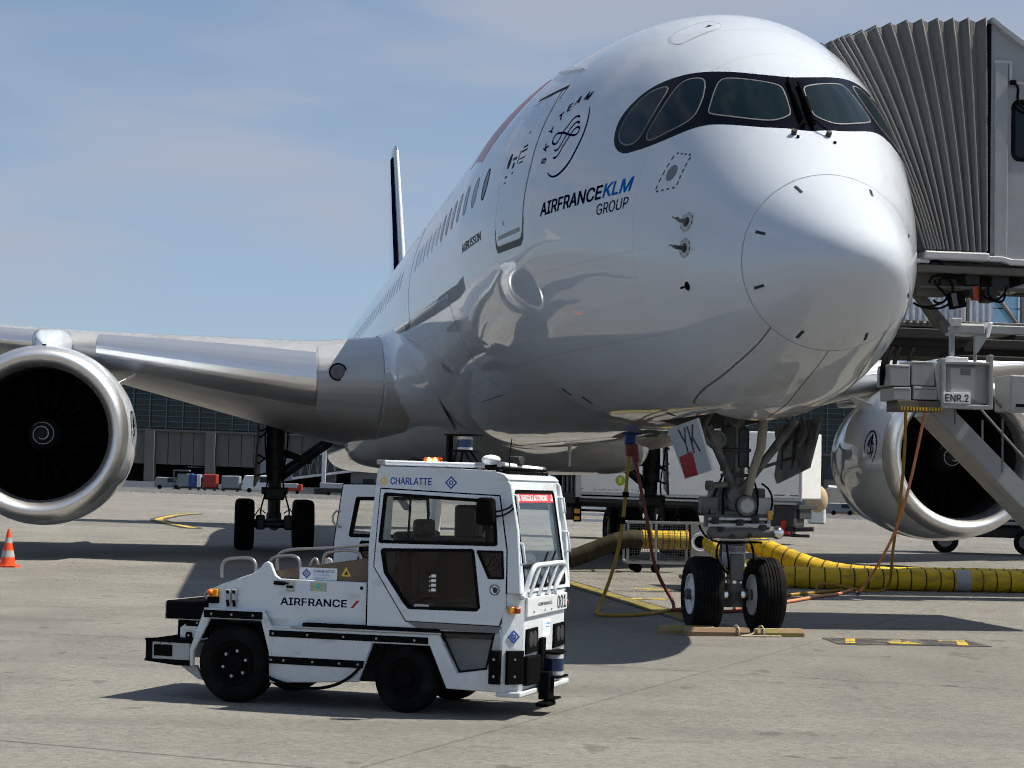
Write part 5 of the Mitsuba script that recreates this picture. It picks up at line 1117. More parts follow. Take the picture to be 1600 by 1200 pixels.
for i, e in ((0, .80), (1, .1)):
    p, u, Lk = cks[i]; c = p + u * (Lk * e) + np.array([0, 0, .055]); a = np.cross((0, 0, 1), u); ta = np.linspace(0, 2 * np.pi, 22)
    obj(list(k for k in labels if k.startswith('wheel_chock'))[i] + '__rope', tube(c + a * (.105 * np.cos(ta))[:, None] + np.array([0, 0, 1]) * (.075 * np.sin(ta))[:, None] + u * (.02 * np.sin(ta * .5))[:, None], .011, 6), 'm_rope', True)
p, u, Lk = cks[1]; obj('wheel_chock_001__rope', tube(spl([p + [0, 0, .1], p + u * -.1 + [0, -.05, .02], p + u * -.2 + [0, -.09, .015], p + u * .0 + [0, -.12, .015], p + u * .3 + [0, -.11, .015]], 6), .010, 6), 'm_rope', True)


def duct(key, label, path, r, band_gap=.27, mat='m_hose', k=10):
    hk = thing(key, label, 'hose')
    p = spl(path, k); s = np.concatenate([[0], np.cumsum(np.linalg.norm(np.diff(p, axis=0), axis=1))])
    n = int(s[-1] / .045); u = np.linspace(0, s[-1], n); q = np.stack([np.interp(u, s, p[:, i]) for i in range(3)], -1)
    sag = 1 - .035 * np.abs(np.cos(np.pi * u / band_gap)) + .02 * (meshkit.noise(np.c_[u * 1.7, 0 * u, 0 * u], 3) - .5)
    obj(hk + '__sleeve', tube(q, r * (.965 + .035 * np.abs(np.sin(np.pi * u / band_gap))) * (1 + .03 * (meshkit.noise(np.c_[u * 2.2, 0 * u, 0 * u], 5) - .5)), 22), mat, True)
    j = 0
    for c in np.arange(band_gap / 2, s[-1], band_gap):
        i = np.clip(np.searchsorted(u, c), 1, n - 2); t = q[i + 1] - q[i - 1]; t /= np.linalg.norm(t)
        wob = .05 * math.sin(c * 7.1)
        t2 = t + np.array([wob, wob, 0]) ; t2 /= np.linalg.norm(t2)
        obj(hk + '__hoop', lathe([(-.013, r * .985), (-.013, r * 1.012), (.013, r * 1.012), (.013, r * .985)], q[i], t2, 22), 'm_hose_band', 50)
    return hk, q


HR = .205
hA, qA = duct('air_hose', 'fat yellow ribbed air hose lying nearest, running off to the right along the ground', [(13.2, 36.0, HR), (10.5, 35.9, HR), (8.6, 35.75, HR), (6.8, 35.7, HR), (5.6, 35.75, HR), (4.9, 36.0, .24), (4.4, 36.5, .40), (4.25, 37.5, .62), (4.28, 39.2, .72), (4.4, 40.7, .70)], HR)
i = np.argmin(np.abs(qA[:, 0] - 8.62)); obj(hA + '__silver_joint', lathe([(-.14, HR * 1.0), (-.13, HR * 1.03), (0, HR * 1.04), (.13, HR * 1.03), (.14, HR * 1.0)], qA[i], (1, 0, 0), 24), 'm_light_grey', 40)
hB, qB = duct('air_hose', 'second yellow air hose, behind the first, rising towards the nose gear', [(13.4, 37.1, HR), (10.5, 37.0, HR), (8.2, 36.9, HR), (7.2, 36.95, HR), (6.4, 37.2, .27), (5.7, 37.6, .47), (5.2, 38.2, .68), (4.95, 39.3, .80), (4.72, 40.7, .76)], HR)
hC, qC = duct('air_hose', 'olive air hose in the shade, running left from the wire trolley', [(2.9, 41.3, .74), (2.4, 41.2, .68), (1.85, 41.2, .46), (1.3, 41.2, .27), (.6, 41.4, .20), (-1.0, 42.0, .20), (-3.5, 43.0, .20)], .20, .35, 'm_hose_olive')

tk = thing('hose_trolley', 'grey wire mesh trolley holding the air hoses, on small black wheels', 'trolley')
o = np.array([2.62, 41.25, 0]); ux = np.array([math.cos(.03), math.sin(.03), 0]); uy = np.array([-ux[1], ux[0], 0])
TR = lambda m: put(m, o, ux, uy, (0, 0, 1))
Wd, Dp, z0, z1 = 2.05, .95, .22, 1.10
bars = []
for y in (0, Dp):
    for z in (z0, z1): bars.append(box((0, y - .025, z - .025), (Wd, y + .025, z + .025)))
    for x in (0, .62, 1.42, Wd): bars.append(box((x - .025, y - .024, z0), (x + .025, y + .024, z1)))
for x in (0, Wd):
    for z in (z0, z1): bars.append(box((x - .024, 0, z - .024), (x + .024, Dp, z + .024)))
obj(tk + '__frame', TR(cat(*bars)), 'm_light_grey', False)
wires = [box((x - .004, -.004, z0), (x + .004, .004, z1)) for x in np.arange(.05, 1.42, .055)] + [box((0, -.0045, z - .004), (1.42, .0045, z + .004)) for z in np.arange(z0 + .05, z1, .055)]
obj(tk + '__mesh', TR(cat(*wires)), 'm_mid_grey', False, kind='stuff')
obj(tk + '__side_panel', TR(box((1.42, .0, z0), (Wd, .02, z1))), 'm_light_grey', False)
for x in (1.60, 1.90):
    fk4 = obj(tk + '__flange', TR(lathe([(0, .13), (.03, .14), (.04, .20), (.0, .21)], (x, .0, .70), (0, -1, 0), 24)), 'm_sign_white', 40)
    obj(fk4 + '__opening', TR(cyl((x, .0, .70), (x, -.012, .70), .13, n=22)), 'm_black', 40)
obj(tk + '__hose_drum', TR(cyl((.35, .45, .72), (1.38, .45, .72), .21, n=24)), 'm_hose', 40)
for x in np.arange(.42, 1.36, .13): obj(tk + '__drum_hoop', TR(lathe([(-.012, .21), (0, .218), (.012, .21)], (x, .45, .72), (1, 0, 0), 24)), 'm_hose_band', 50)
for x, y in ((.22, .05), (.22, Dp), (.62, .05), (1.85, Dp)): obj(tk + '__wheel', TR(cat(cyl((x, y - .03, .10), (x, y + .03, .10), .10, n=20), box((x - .03, y - .04, .1), (x + .03, y + .04, .24)))), 'm_black', 40)


def cable(key, label, pts, r, mat, k=8): 
    ck = thing(key, label, 'cable'); obj(ck + '__sheath', tube(spl(pts, k), r, 8), mat, True); return ck


PLG = wp(9.35, -.44, 2.66)
c1 = cable('power_cable', 'ochre power cable hanging from the blue plug down to the ground, on the left', [PLG - [0, 0, .22], PLG + [-.04, -.05, -.7], PLG + [-.10, -.1, -1.4], PLG + [-.24, -.12, -2.1], PLG + [-.36, -.15, -2.45], [1.28, 26.9, .035], [1.40, 26.3, .03], [1.75, 26.5, .03], [2.2, 27.3, .03], [2.9, 28.6, .03], [3.9, 30.4, .03], [5.0, 32.9, .03], [5.9, 34.3, .03], [6.2, 34.9, .03]], .027, 'm_cable_yellow')
c2 = cable('power_cable', 'dark red power cable hanging from the blue plug down behind the left nose wheel', [PLG - [-.06, 0, .22], PLG + [.14, -.08, -.7], PLG + [.30, -.15, -1.5], PLG + [.48, -.2, -2.2], PLG + [.66, -.25, -2.52], [2.52, 27.5, .05], [2.8, 27.55, .035], [3.3, 27.7, .035], [3.9, 27.9, .035]], .027, 'm_cable_red')
pk = thing('cable_plug', 'blue plug under the belly from which the red and ochre cables hang', 'plug')
obj(pk + '__body', cat(put(rbox((-.08, -.06, -.18), (.08, .06, -.02), .02), PLG, AR, AA, (0, 0, 1)), put(rbox((-.13, -.05, -.03), (.13, .05, .0), .008), PLG, AR, AA, (0, 0, 1))), 'm_plug', False)
obj(pk + '__boot', cat(tube([PLG - [0.0, 0, .18], PLG - [0, 0, .36]], [.075, .06], 10), tube([PLG - [-.06, 0, .18], PLG + [.10, -.03, -.45]], [.06, .05], 10)), 'm_orange_red' if False else 'm_cable_red', 40)
obj(c1 + '__clamp', tube([PLG + [-.105, -.1, -1.28], PLG + [-.11, -.1, -1.38]], .055, 8), 'm_black', 40)
obj(c1 + '__clamp', tube([PLG + [-.055, -.07, -.90], PLG + [-.06, -.07, -.98]], .05, 8), 'm_black', 40)
c3 = cable('power_cable', 'orange pink cable slanting from the reel boxes on the bridge down to the ground', [wp(12.2, 5.33, 3.32), wp(12.6, 5.29, 2.41), wp(13.0, 5.24, 1.62), wp(13.4, 5.07, .83), wp(13.8, 4.81, .18), [6.45, 34.9, .04], [6.1, 34.0, .035], [5.37, 32.4, .035], [4.56, 30.6, .035], [3.9, 29.4, .035], [3.4, 28.2, .035]], .027, 'm_cable_orange')
c4 = cable('power_cable', 'twisted yellow cable hanging straight down from the reel boxes behind the hoses', [wp(12.2, 4.96, 3.3), wp(12.8, 5.16, 2.4), wp(13.6, 5.35, 1.4), wp(14.6, 5.6, .45), wp(15.0, 5.62, .06), wp(15.0, 5.2, .035), wp(14.6, 4.2, .035)], .027, 'm_cable_yellow')

cn = thing('traffic_cone', 'orange traffic cone with grey bands at the left edge of the picture', 'cone')
co = np.array([-10.05, 37.7, 0])
obj(cn + '__cone', lathe([(.03, .17), (.06, .155), (.74, .028), (.76, .02), (.76, 1e-3)], co, (0, 0, 1), 26), 'm_cone', 40)
obj(cn + '__base', put(bevel_plate(rounded([(-.21, -.21), (.21, -.21), (.21, .21), (-.21, .21)], .04), .04, .008), co, (1, 0, 0), (0, 1, 0)), 'm_cone', False)
for z0, z1 in ((.20, .33), (.48, .59)):
    f_ = lambda z: .155 - (.155 - .028) * (z - .06) / .68 + .003
    obj(cn + '__band', lathe([(z0, f_(z0)), (z1, f_(z1))], co, (0, 0, 1), 26), 'm_cone_band', 40)

# ------------------------------------------------------------------ painted markings
def ac2(pts): return [tuple(ac(np.array([d, y, 0.0]))[:2]) for d, y in pts]
lay(ac2([(5.4, -.24), (40, -.24), (40, .24), (5.4, .24)]), 'm_line_black', .0035, 'lead_in_line_edge', kind='structure', label='dark border of the lead-in line', category='road marking')
lay(ac2([(5.4, -.16), (40, -.16), (40, .16), (5.4, .16)]), 'm_line_olive', .0075, 'lead_in_line', label='yellow lead-in line running under the fuselage to the nose wheels', category='road marking')
sp = [(2.30, 34.2), (2.55, 34.35), (2.95, 34.3), (2.95, 34.0), (2.35, 33.95)]
lay(sp, 'm_line_yellow', .004, 'stop_mark', label='short yellow stop mark left of the left nose wheel, farther one', category='road marking')
lay([(2.95, 34.35), (3.5, 34.3), (3.4, 33.9), (2.95, 33.9)], 'm_line_black', .004, 'stop_mark_ground', label='dark painted patch beside the farther yellow stop mark', category='road marking')
lay([(1.95, 31.15), (2.65, 31.15), (2.6, 30.85), (1.95, 30.9)], 'm_line_yellow', .004, 'stop_mark', label='short yellow stop mark near the hanging cables, nearer one', category='road marking')
# stand number in front of the bridge
lay([(3.90, 23.30), (3.94, 22.36), (5.80, 22.46), (5.72, 23.40)], 'm_line_black', .004, 'stand_number_ground', label='dark painted ground of the stand number in front of the right nose wheel', category='road marking')
for pgs, lb in (([[(4.18, 23.21), (4.30, 23.22), (4.17, 22.49), (4.05, 22.48)]], 'plain yellow bar of the stand number, leftmost'), ([[(4.62, 22.84), (4.77, 23.17), (4.86, 23.16), (4.73, 22.58), (4.61, 22.58)], [(4.74, 22.63), (4.89, 22.98), (4.99, 22.53), (4.72, 22.54)]], 'yellow curved digit of the stand number, middle'), ([[(5.31, 23.20), (5.67, 23.30), (5.54, 22.53), (5.40, 22.52), (5.52, 23.09), (5.30, 23.06)]], 'yellow hooked digit of the stand number, rightmost')):
    lay(shapely.ops.unary_union([Polygon(p) for p in pgs]), 'm_line_yellow', .008, 'stand_number', label=lb, category='road marking')
# curved guide line far left
arcp = [(-18.3 + 4.5, 104), (-16.6, 97), (-16.4, 90), (-15.7, 84), (-14.4, 79), (-12.6, 73.5), (-10.7, 68), (-8.5, 63)]
arcp = spl(np.array(arcp), 8)[8:44]
lay(LineString(arcp).buffer(.38), 'm_line_black', .004, 'guide_line_edge', kind='structure', label='dark border of the curved guide line', category='road marking')
lay(LineString(arcp).buffer(.17), 'm_line_yellow', .009, 'guide_line', label='yellow curved guide line on the apron beyond the left engine', category='road marking')

# ------------------------------------------------------------------ jet bridge at the front door
JB = thing('jet_bridge', 'grey jet bridge with a dark folding hood against the front door of the airliner', 'jet bridge')
tops = [1287.5, 1300, 1310, 1317, 1327, 1346, 1367.5, 1391, 1416, 1440, 1464.5, 1489, 1513, 1541]
bots = [1446, 1451, 1456, 1461, 1466, 1470, 1475, 1481, 1489, 1499, 1511, 1521, 1530, 1540]
DN, DF = 5.2, 8.4
zt_ = np.interp(tops, [1287, 1300, 1327, 1367, 1416, 1465, 1541], [7.70, 7.77, 7.88, 8.01, 8.11, 8.16, 8.20])
yt_ = 1.21 + (np.array(tops) - 1287.5) * .00891; yb_ = 2.64 + (np.array(bots) - 1446) * .00915
nR = len(tops)
def hood_line(y1, y0, z1, inset, bow, dn):
    s = np.linspace(0, 1, 9)
    near = [(dn + inset, y0 + (y1 - y0) * q + bow * 4 * q * (1 - q) * .5, 5.05 + (z1 - inset * .5 - 5.05) * q) for q in s]
    far = [(DF - inset, p[1], p[2]) for p in near[::-1]]
    mid = [(dn + inset + (DF - dn - 2 * inset) * q, y1, z1 - inset * .5 + .06 * math.sin(math.pi * q)) for q in (.2, .4, .6, .8)]
    return np.array(near + mid + far)
lines, rib_idx = [], []
for i in range(nR):
    bow = .34 * (1 - i / (nR - 1)) ** 1.3
    lines.append(hood_line(yt_[i], yb_[i], zt_[i], 0.0, bow, DN)); rib_idx.append(len(lines) - 1)
    if i < nR - 1:
        bow2 = .34 * (1 - (i + .5) / (nR - 1)) ** 1.3; g = min(1, (yt_[i + 1] - yt_[i]) / .2)
        for q, ins in ((.30, .02), (.5, .05), (.70, .02)):
            L0, L1 = lines[rib_idx[-1]], hood_line(yt_[i + 1], yb_[i + 1], zt_[i + 1], 0, .34 * (1 - (i + 1) / (nR - 1)) ** 1.3, DN)
            yy1, yy0 = yt_[i] + (yt_[i + 1] - yt_[i]) * q, yb_[i] + (yb_[i + 1] - yb_[i]) * q
            lines.append(hood_line(yy1, yy0, zt_[i] + (zt_[i + 1] - zt_[i]) * q, ins * (.35 + .65 * g), bow * (1 - q) + .34 * (1 - (i + 1) / (nR - 1)) ** 1.3 * q, DN))
obj(JB + '__hood', AC(grid(np.array(lines), False)), 'm_hood', 25)
for i in rib_idx: obj(JB + '__hood_rib', AC(tube(lines[i] + [0, 0, .02], .014, 6)), 'm_hood_rib', True)
# first frame against the fuselage and the bumper
obj(JB + '__hood_bumper', AC(tube(lines[0] + [0, -.05, 0], .06, 8)), 'm_dark_grey', True)
obj(JB + '__hood_sill', AC(cat(rbox((DN - .06, 2.62, 4.93), (DF, 3.52, 5.04), .02), rbox((DN - .02, 2.3, 4.88), (DF - .3, 2.7, 4.93), .01))), 'm_light_grey', False)
# cab: near wall, roof, far wall
cabp = [(3.545, 4.98), (7.4, 4.98), (7.4, 7.35), (5.4, 7.45), (4.35, 7.62), (3.72, 8.03), (3.545, 8.17)]
def dz(poly, d, t, mat, key, bev=.01):
    m = bevel_plate(poly, t, bev) if bev else flat(poly, t)
    return obj(key, AC(put(m, (d + t, 0, 0), (0, 1, 0), (0, 0, 1), (-1, 0, 0))), mat, False)
win = rounded([(3.86, 6.32), (5.4, 6.32), (5.4, 7.12), (3.86, 7.12)], .10)
ck5 = dz(Polygon(cabp).difference(win), DN + .02, .08, 'm_cab_grey', JB + '__cab_wall', 0)
dz(win.buffer(.02).difference(win.buffer(-.035)), DN + .005, .03, 'm_black', ck5 + '__window_frame', 0)
dz(win.buffer(-.03), DN + .05, .012, 'm_pane_dark', ck5 + '__window', 0)
trim = Polygon([(3.60, 4.99), (3.72, 4.99), (3.72, 7.86), (3.60, 7.90)]); trim2 = Polygon([(3.62, 7.50), (3.82, 7.50), (3.82, 7.40), (4.4, 7.40), (4.4, 7.44), (3.86, 7.44), (3.86, 7.56), (3.62, 7.56)])
dz(sbox(3.60, 4.99, 3.78, 7.62), DN - .015, .04, 'm_cab_grey', ck5 + '__pilaster', .008)
dz(Polygon([(3.60, 7.66), (3.84, 7.66), (3.84, 7.38), (4.6, 7.38), (4.6, 7.34), (3.80, 7.34), (3.80, 7.62), (3.60, 7.62)]), DN - .01, .03, 'm_light_grey', ck5 + '__moulding', 0)
dz(sbox(3.50, 4.98, 3.545, 8.15), DN + .0, .10, 'm_black', ck5 + '__hood_track', 0)
dz(Polygon([(3.52, 4.93), (3.70, 4.93), (3.84, 4.89), (7.4, 4.89), (7.4, 4.97), (3.84, 4.97), (3.70, 5.0), (3.52, 5.0)]), DN - .05, .08, 'm_light_grey', ck5 + '__bottom_rail', .01)
obj(ck5 + '__drain_hose', AC(tube(spl([(DN - .02, 3.84, 7.36), (DN - .04, 3.90, 7.30), (DN - .03, 3.91, 7.12), (DN - .03, 3.97, 7.03), (DN - .03, 4.2, 7.02)], 5), .018, 7)), 'm_black', True)
obj(ck5 + '__drain_hook', AC(rbox((DN - .06, 3.80, 7.33), (DN, 3.88, 7.39), .01)), 'm_black', False)
dz(Polygon(cabp), DF - .1, .08, 'm_cab_grey', JB + '__cab_wall', 0)
rf = Polygon([(3.545, 8.17), (3.72, 8.03), (4.35, 7.62), (5.4, 7.45), (7.4, 7.35), (7.4, 7.41), (5.4, 7.51), (4.37, 7.68), (3.74, 8.09), (3.545, 8.23)])
obj(JB + '__cab_roof', AC(put(flat(rf, DF - DN + .1), (DF + .05, 0, 0), (0, 1, 0), (0, 0, 1), (-1, 0, 0))), 'm_cab_grey', False)
obj(JB + '__roof_cover', AC(rbox((DN + 1.2, 3.9, 7.6), (DF - .3, 7.0, 8.02), .1)), 'm_sign_white', 40)
obj(JB + '__cab_floor', AC(box((DN + .05, 2.6, 4.84), (DF, 7.4, 4.90))), 'm_bridge_dark', False)
for (a, b), mt in (((( DN + .0, 2.55, 4.76), (DN + .12, 7.4, 4.86)), 'm_bridge_brown'), (((DN + .2, 2.60, 4.46), (DN + .32, 3.0, 4.86)), 'm_bridge_brown'), (((DN + .1, 2.62, 4.56), (DN + .24, 4.6, 4.60)), 'm_bridge_brown'), (((DN + .6, 3.2, 4.68), (DN + 1.4, 4.3, 4.86)), 'm_bridge_dark'), (((DN + .1, 3.62, 4.56), (DN + .5, 3.86, 4.84)), 'm_bridge_dark'), (((DN + 1.6, 2.6, 4.76), (DN + 1.75, 7.4, 4.86)), 'm_bridge_dark'), (((DN + 2.6, 2.6, 4.80), (DN + 2.8, 7.4, 4.86)), 'm_bridge_dark'), (((DN + .3, 4.1, 4.62), (DN + .9, 4.9, 4.86)), 'm_bridge_dark')):
    obj(JB + '__floor_beam', AC(rbox(a, b, .012)), mt, False)
obj(JB + '__leveller_arm', AC(cat(put(flat([(0, 0), (.14, 0), (.62, -.52), (.56, -.60), (.42, -.56)], .09), (DN + .3, 2.50, 4.62), (0, 1, 0), (0, 0, 1)), cyl((DN + .3, 2.95, 4.15), (DN + .3, 3.05, 3.98), .05))), 'm_bridge_brown', False)
obj(JB + '__strut', AC(cat(cyl((DN + .2, 3.66, 4.82), (DN + .25, 3.86, 4.52), .05), cyl((DN + .22, 3.9, 4.56), (DN + .22, 4.3, 4.70), .04), rbox((DN + .2, 3.86, 4.60), (DN + .3, 3.90, 4.9), .008))), 'm_light_grey')
obj(JB + '__warning_beacon', AC(cat(cyl((DN + .15, 3.40, 4.60), (DN + .15, 3.40, 4.42), .075, .06, 16))), 'm_orange_red', 50)
fl5 = obj(JB + '__floodlight', AC(put(rbox((-.10, -.07, -.12), (.10, .07, .10), .015), (DN + .1, 3.12, 4.40), (0, 1, .2), (1, 0, 0))), 'm_black', False)
obj(fl5 + '__lens', AC(put(rbox((-.09, -.01, -.10), (-.02, .0, .07), .003), (DN + .02, 3.12, 4.40), (0, 1, .2), (1, 0, 0))), 'm_bridge_brown', False)
for p in ([(2.62, 4.3), (2.80, 4.28), (3.0, 4.36), (3.05, 4.52), (3.02, 4.66)], [(2.80, 4.66), (2.9, 4.52), (2.96, 4.42), (2.88, 4.36), (2.78, 4.40)], [(2.5, 4.35), (2.62, 4.30), (2.75, 4.31), (2.9, 4.36)], [(3.44, 4.62), (3.50, 4.46), (3.62, 4.42), (3.74, 4.48), (3.80, 4.62)], [(3.55, 4.60), (3.62, 4.42), (3.7, 4.40), (3.78, 4.52)], [(2.7, 4.82), (2.74, 4.90), (2.9, 4.87), (2.95, 4.74), (3.1, 4.72), (3.3, 4.80), (3.5, 4.78)], [(2.72, 4.62), (2.8, 4.72), (2.95, 4.70), (3.05, 4.60)]):
    obj(JB + '__cable_loop', AC(tube(spl([(DN + .05, a, b) for a, b in p], 6), .016, 6)), 'm_black', True)
for a, b in (((DN + .1, 2.9, 4.60), (DN + .3, 3.12, 4.70)), ((DN + .1, 3.25, 4.62), (DN + .4, 3.45, 4.80)), ((DN + .05, 3.50, 4.40), (DN + .3, 3.66, 4.58)), ((DN + .1, 3.30, 4.46), (DN + .3, 3.36, 4.60))): obj(JB + '__machine_box', AC(rbox(a, b, .015)), 'm_bridge_dark', False)

# second bridge, farther back
J2 = thing('jet_bridge', 'second jet bridge farther back, with pale corrugated hood and glazed tunnel under the first', 'jet bridge')
D2, E2 = 13.8, 17.0
yy = np.arange(4.9, 7.22, .03); cor = [(D2 + (.0 if (i // 2) % 2 else .07), y) for i, y in enumerate(yy)]
pgC = np.array([[(d, y, z) for z in (4.95, 8.0)] for d, y in cor])
obj(J2 + '__hood', AC(grid(pgC, False)), 'm_corrugated', False)
obj(J2 + '__hood_post', AC(rbox((D2 - .06, 6.55, 4.80), (D2 + .10, 6.64, 8.0), .01)), 'm_light_grey', False)
obj(J2 + '__hood_sill', AC(cat(rbox((D2 - .10, 4.85, 4.84), (D2 + 1.5, 6.60, 4.93), .015), rbox((D2 - .14, 5.3, 4.76), (D2, 6.62, 4.80), .01), *[rbox((D2 - .14, y, 4.90), (D2 - .02, y + .05, 4.96), .006) for y in np.arange(5.0, 6.6, .13)])), 'm_bridge_brown', False)
tb = [rbox((D2, 6.68, 4.93), (D2 + .15, 16, 4.98), .01), rbox((D2, 6.68, 7.6), (D2 + .15, 16, 7.8), .01)] + [rbox((D2 + .02, y, 4.97), (D2 + .13, y + .10, 7.7), .01) for y in np.arange(6.70, 16, 1.05)]
obj(J2 + '__tunnel_frame', AC(cat(*tb)), 'm_mid_grey', False)
for y in np.arange(6.70, 15.5, 1.05): obj(J2 + '__tunnel_brace', AC(tube([(D2 + .07, y + .1, 6.1), (D2 + .07, y + .98, 4.98)], .045, 6)), 'm_mid_grey', False)
for y in np.arange(6.70, 15.5, 1.05): obj(J2 + '__tunnel_pane', AC(box((D2 + .16, y + .10, 4.98), (D2 + .17, y + 1.05, 7.6))), 'm_glass_blue', False)
for z in (5.26, 5.60): obj(J2 + '__tunnel_rail', AC(cyl((D2 + .20, 6.7, z), (D2 + .20, 16, z), .012, n=6)), 'm_mid_grey')
obj(J2 + '__tunnel_floor', AC(rbox((D2 - .02, 6.6, 4.76), (D2 + 2.6, 16, 4.93), .02)), 'm_cab_grey', False)
obj(J2 + '__tunnel_back', AC(cat(box((D2 + .0, 6.6, 7.8), (D2 + 2.5, 16, 7.85)))), 'm_light_grey', False)
for a, b in (((D2 - .1, 5.0, 4.50), (D2 + .1, 16, 4.66)), ((D2 + .8, 4.9, 4.42), (D2 + 1.0, 16, 4.60)), ((D2 - .3, 5.2, 4.62), (D2 + 2, 6.7, 4.80)), ((D2 + 0, 5.2, 4.32), (D2 + 1.2, 6.35, 4.52)), ((D2 - .1, 6.6, 4.42), (D2 + .05, 6.75, 4.86)), ((D2 - .1, 8.3, 4.22), (D2 + .05, 8.45, 4.86)), ((D2 - .1, 6.2, 4.28), (D2 + .02, 12, 4.36)), ((D2 - .05, 7.6, 4.66), (D2 + 1, 16, 4.76))): obj(J2 + '__floor_beam', AC(rbox(a, b, .015)), 'm_bridge_dark', False)

# reel boxes under the second bridge
BX = 12.0
rk = thing('cable_reel_box', 'pale grey box marked ENR.2 hanging under the bridge', 'box')
obj(rk + '__casing', AC(cat(rbox((BX + .14, 5.60, 3.40), (BX + .95, 6.40, 4.10), .02))), 'm_light_grey', False)
for a, b in (((BX, 5.52, 3.30), (BX + .16, 5.59, 4.16)), ((BX, 6.38, 3.36), (BX + .16, 6.45, 4.24)), ((BX, 5.52, 3.30), (BX + .16, 6.45, 3.37)), ((BX, 5.55, 4.06), (BX + .16, 6.42, 4.11))): obj(rk + '__frame', AC(rbox(a, b, .008)), 'm_cab_grey', False)
obj(rk + '__door', AC(put(bevel_plate(sbox(.0, .0, .60, .66), .10, .09), (BX + .15, 5.62, 3.42), (0, 1, 0), (0, 0, 1), (-1, 0, 0))), 'm_light_grey', False)
obj(rk + '__top_plate', AC(cat(rbox((BX + .05, 5.66, 4.11), (BX + .2, 6.02, 4.19), .008))), 'm_sign_white', False)
obj(rk + '__rating_plate', AC(rbox((BX + .035, 5.88, 3.88), (BX + .05, 6.06, 3.99), .003)), 'm_mid_grey', False)
m = put(text('ENR.2', .12, .42, .003, True), (BX - .004, 5.58, 3.42), (0, 1, 0), (0, 0, 1), (-1, 0, 0)); obj(rk + '__label_plate', AC(rbox((BX - .002, 5.56, 3.39), (BX + .05, 6.04, 3.58), .002)), 'm_sign_white', False)
m = AC(put(text('ENR.2', .12, .42, .004, True), (BX - .004, 5.59, 3.42), (0, 1, 0), (0, 0, 1), (-1, 0, 0))); obj(rk + '__lettering', m, 'm_ink', False)
for y_, r_ in ((5.78, .05), (6.20, .03)): obj(rk + '__hanger', AC(cyl((BX + .2, y_, 4.1), (BX + .2, y_, 4.72), r_)), 'm_cab_grey')
k2 = thing('cable_box', 'four dirty grey boxes beside the ENR.2 box, with a toothed rack below', 'box')
for y0, y1, z0, z1 in ((4.62, 4.98, 3.66, 4.03), (5.01, 5.42, 3.68, 4.10), (4.68, 5.0, 3.42, 3.645), (5.04, 5.48, 3.44, 3.665)):
    b_ = obj(k2 + '__case', AC(rbox((BX + .05, y0, z0), (BX + .7, y1, z1), .015)), 'm_cab_grey', False)
    obj(b_ + '__lid_seam', AC(rbox((BX + .045, y0 + .02, z1 - .05), (BX + .055, y1 - .02, z1 - .04), .002)), 'm_dark_grey', False)
obj(k2 + '__case_side', AC(put(flat([(0, .3), (.22, .36), (.22, -.34), (.10, -.30)], .6), (BX + .65, 5.40, 3.74), (0, 1, 0), (0, 0, 1), (-1, 0, 0))), 'm_light_grey', False)
obj(k2 + '__rack', AC(rbox((BX + .05, 4.76, 3.24), (BX + .6, 5.56, 3.42), .01)), 'm_bridge_brown', False)
for y in np.arange(4.82, 5.54, .055): obj(k2 + '__rack_tooth', AC(box((BX + .03, y, 3.25), (BX + .06, y + .025, 3.31))), 'm_hose', False)
obj(k2 + '__hose_bundle', AC(cat(*[tube(spl([(BX + .4, 4.6 + dx, 3.7), (BX + .3, 4.58 + dx, 4.0), (BX + .5, 4.7 + dx, 4.2), (BX + 1.2, 5.0 + dx, 4.4)], 5), .04, 7) for dx in (0, .07, .2, .45)])), 'm_black', True)
k3 = thing('tube_light', 'grey outdoor lamp with one bright end above the ENR.2 box', 'lamp')
obj(k3 + '__housing', AC(rbox((BX + .1, 5.75, 4.58), (BX + .5, 6.36, 4.78), .04)), 'm_cab_grey', False)
obj(k3 + '__end_cap', AC(put(rbox((-.03, -.2, -.13), (.03, .2, .13), .012), (BX + .3, 6.42, 4.68), (0, 1, -.25), (1, 0, 0))), 'm_sign_white', False)
obj(k3 + '__bracket', AC(cat(put(flat([(0, 0), (.05, 0), (.22, .26), (.22, .32), (.0, .32)], .02), (BX + .15, 6.18, 4.28), (0, 1, 0), (0, 0, 1)))), 'm_light_grey', False)
obj(k3 + '__switch_box', AC(rbox((BX + .05, 5.72, 4.72), (BX + .2, 5.90, 4.86), .01)), 'm_light_grey', False)
# service stairs of the second bridge
ks = thing('service_stairs', 'grey steel service stairs slanting down to the right in front of the right engine', 'stairs')
sa, sb = np.array([12.6, 5.72, 3.34]), np.array([12.6, 9.2, .02])
e = sb - sa; e /= np.linalg.norm(e)
for dd2 in (0, .9): obj(ks + '__stringer', AC(put(flat([(0, -.16), (4.8, -.16), (4.8, .16), (0, .16)], .05), sa + [dd2, 0, .0], e, np.cross((1, 0, 0), e), (1, 0, 0))), 'm_cab_grey', False)
for s in np.arange(.15, 4.6, .30): obj(ks + '__step', AC(box(sa + e * s + [0.05, -.13, -.01], sa + e * s + [.9, .13, .02])), 'm_mid_grey', False)
obj(ks + '__soffit', AC(put(flat([(0, -.175), (4.7, -.175), (4.7, -.165), (0, -.165)], .9), sa, e, np.cross((1, 0, 0), e), (1, 0, 0))), 'm_cab_grey', False)
for dd2 in (0, .9): obj(ks + '__stair_rail', AC(cat(tube([sa + [dd2, .3, .9], sb + [dd2, 0, .9]], .022, 6), *[tube([sa + e * s + [dd2, 0, 0], sa + e * s + [dd2, 0, .95]], .018, 6) for s in (.4, 1.6, 2.8, 4.0)])), 'm_mid_grey')
kc = thing('control_cabinet', 'grey cabinet cut by the right picture edge beside the ENR.2 box', 'cabinet')
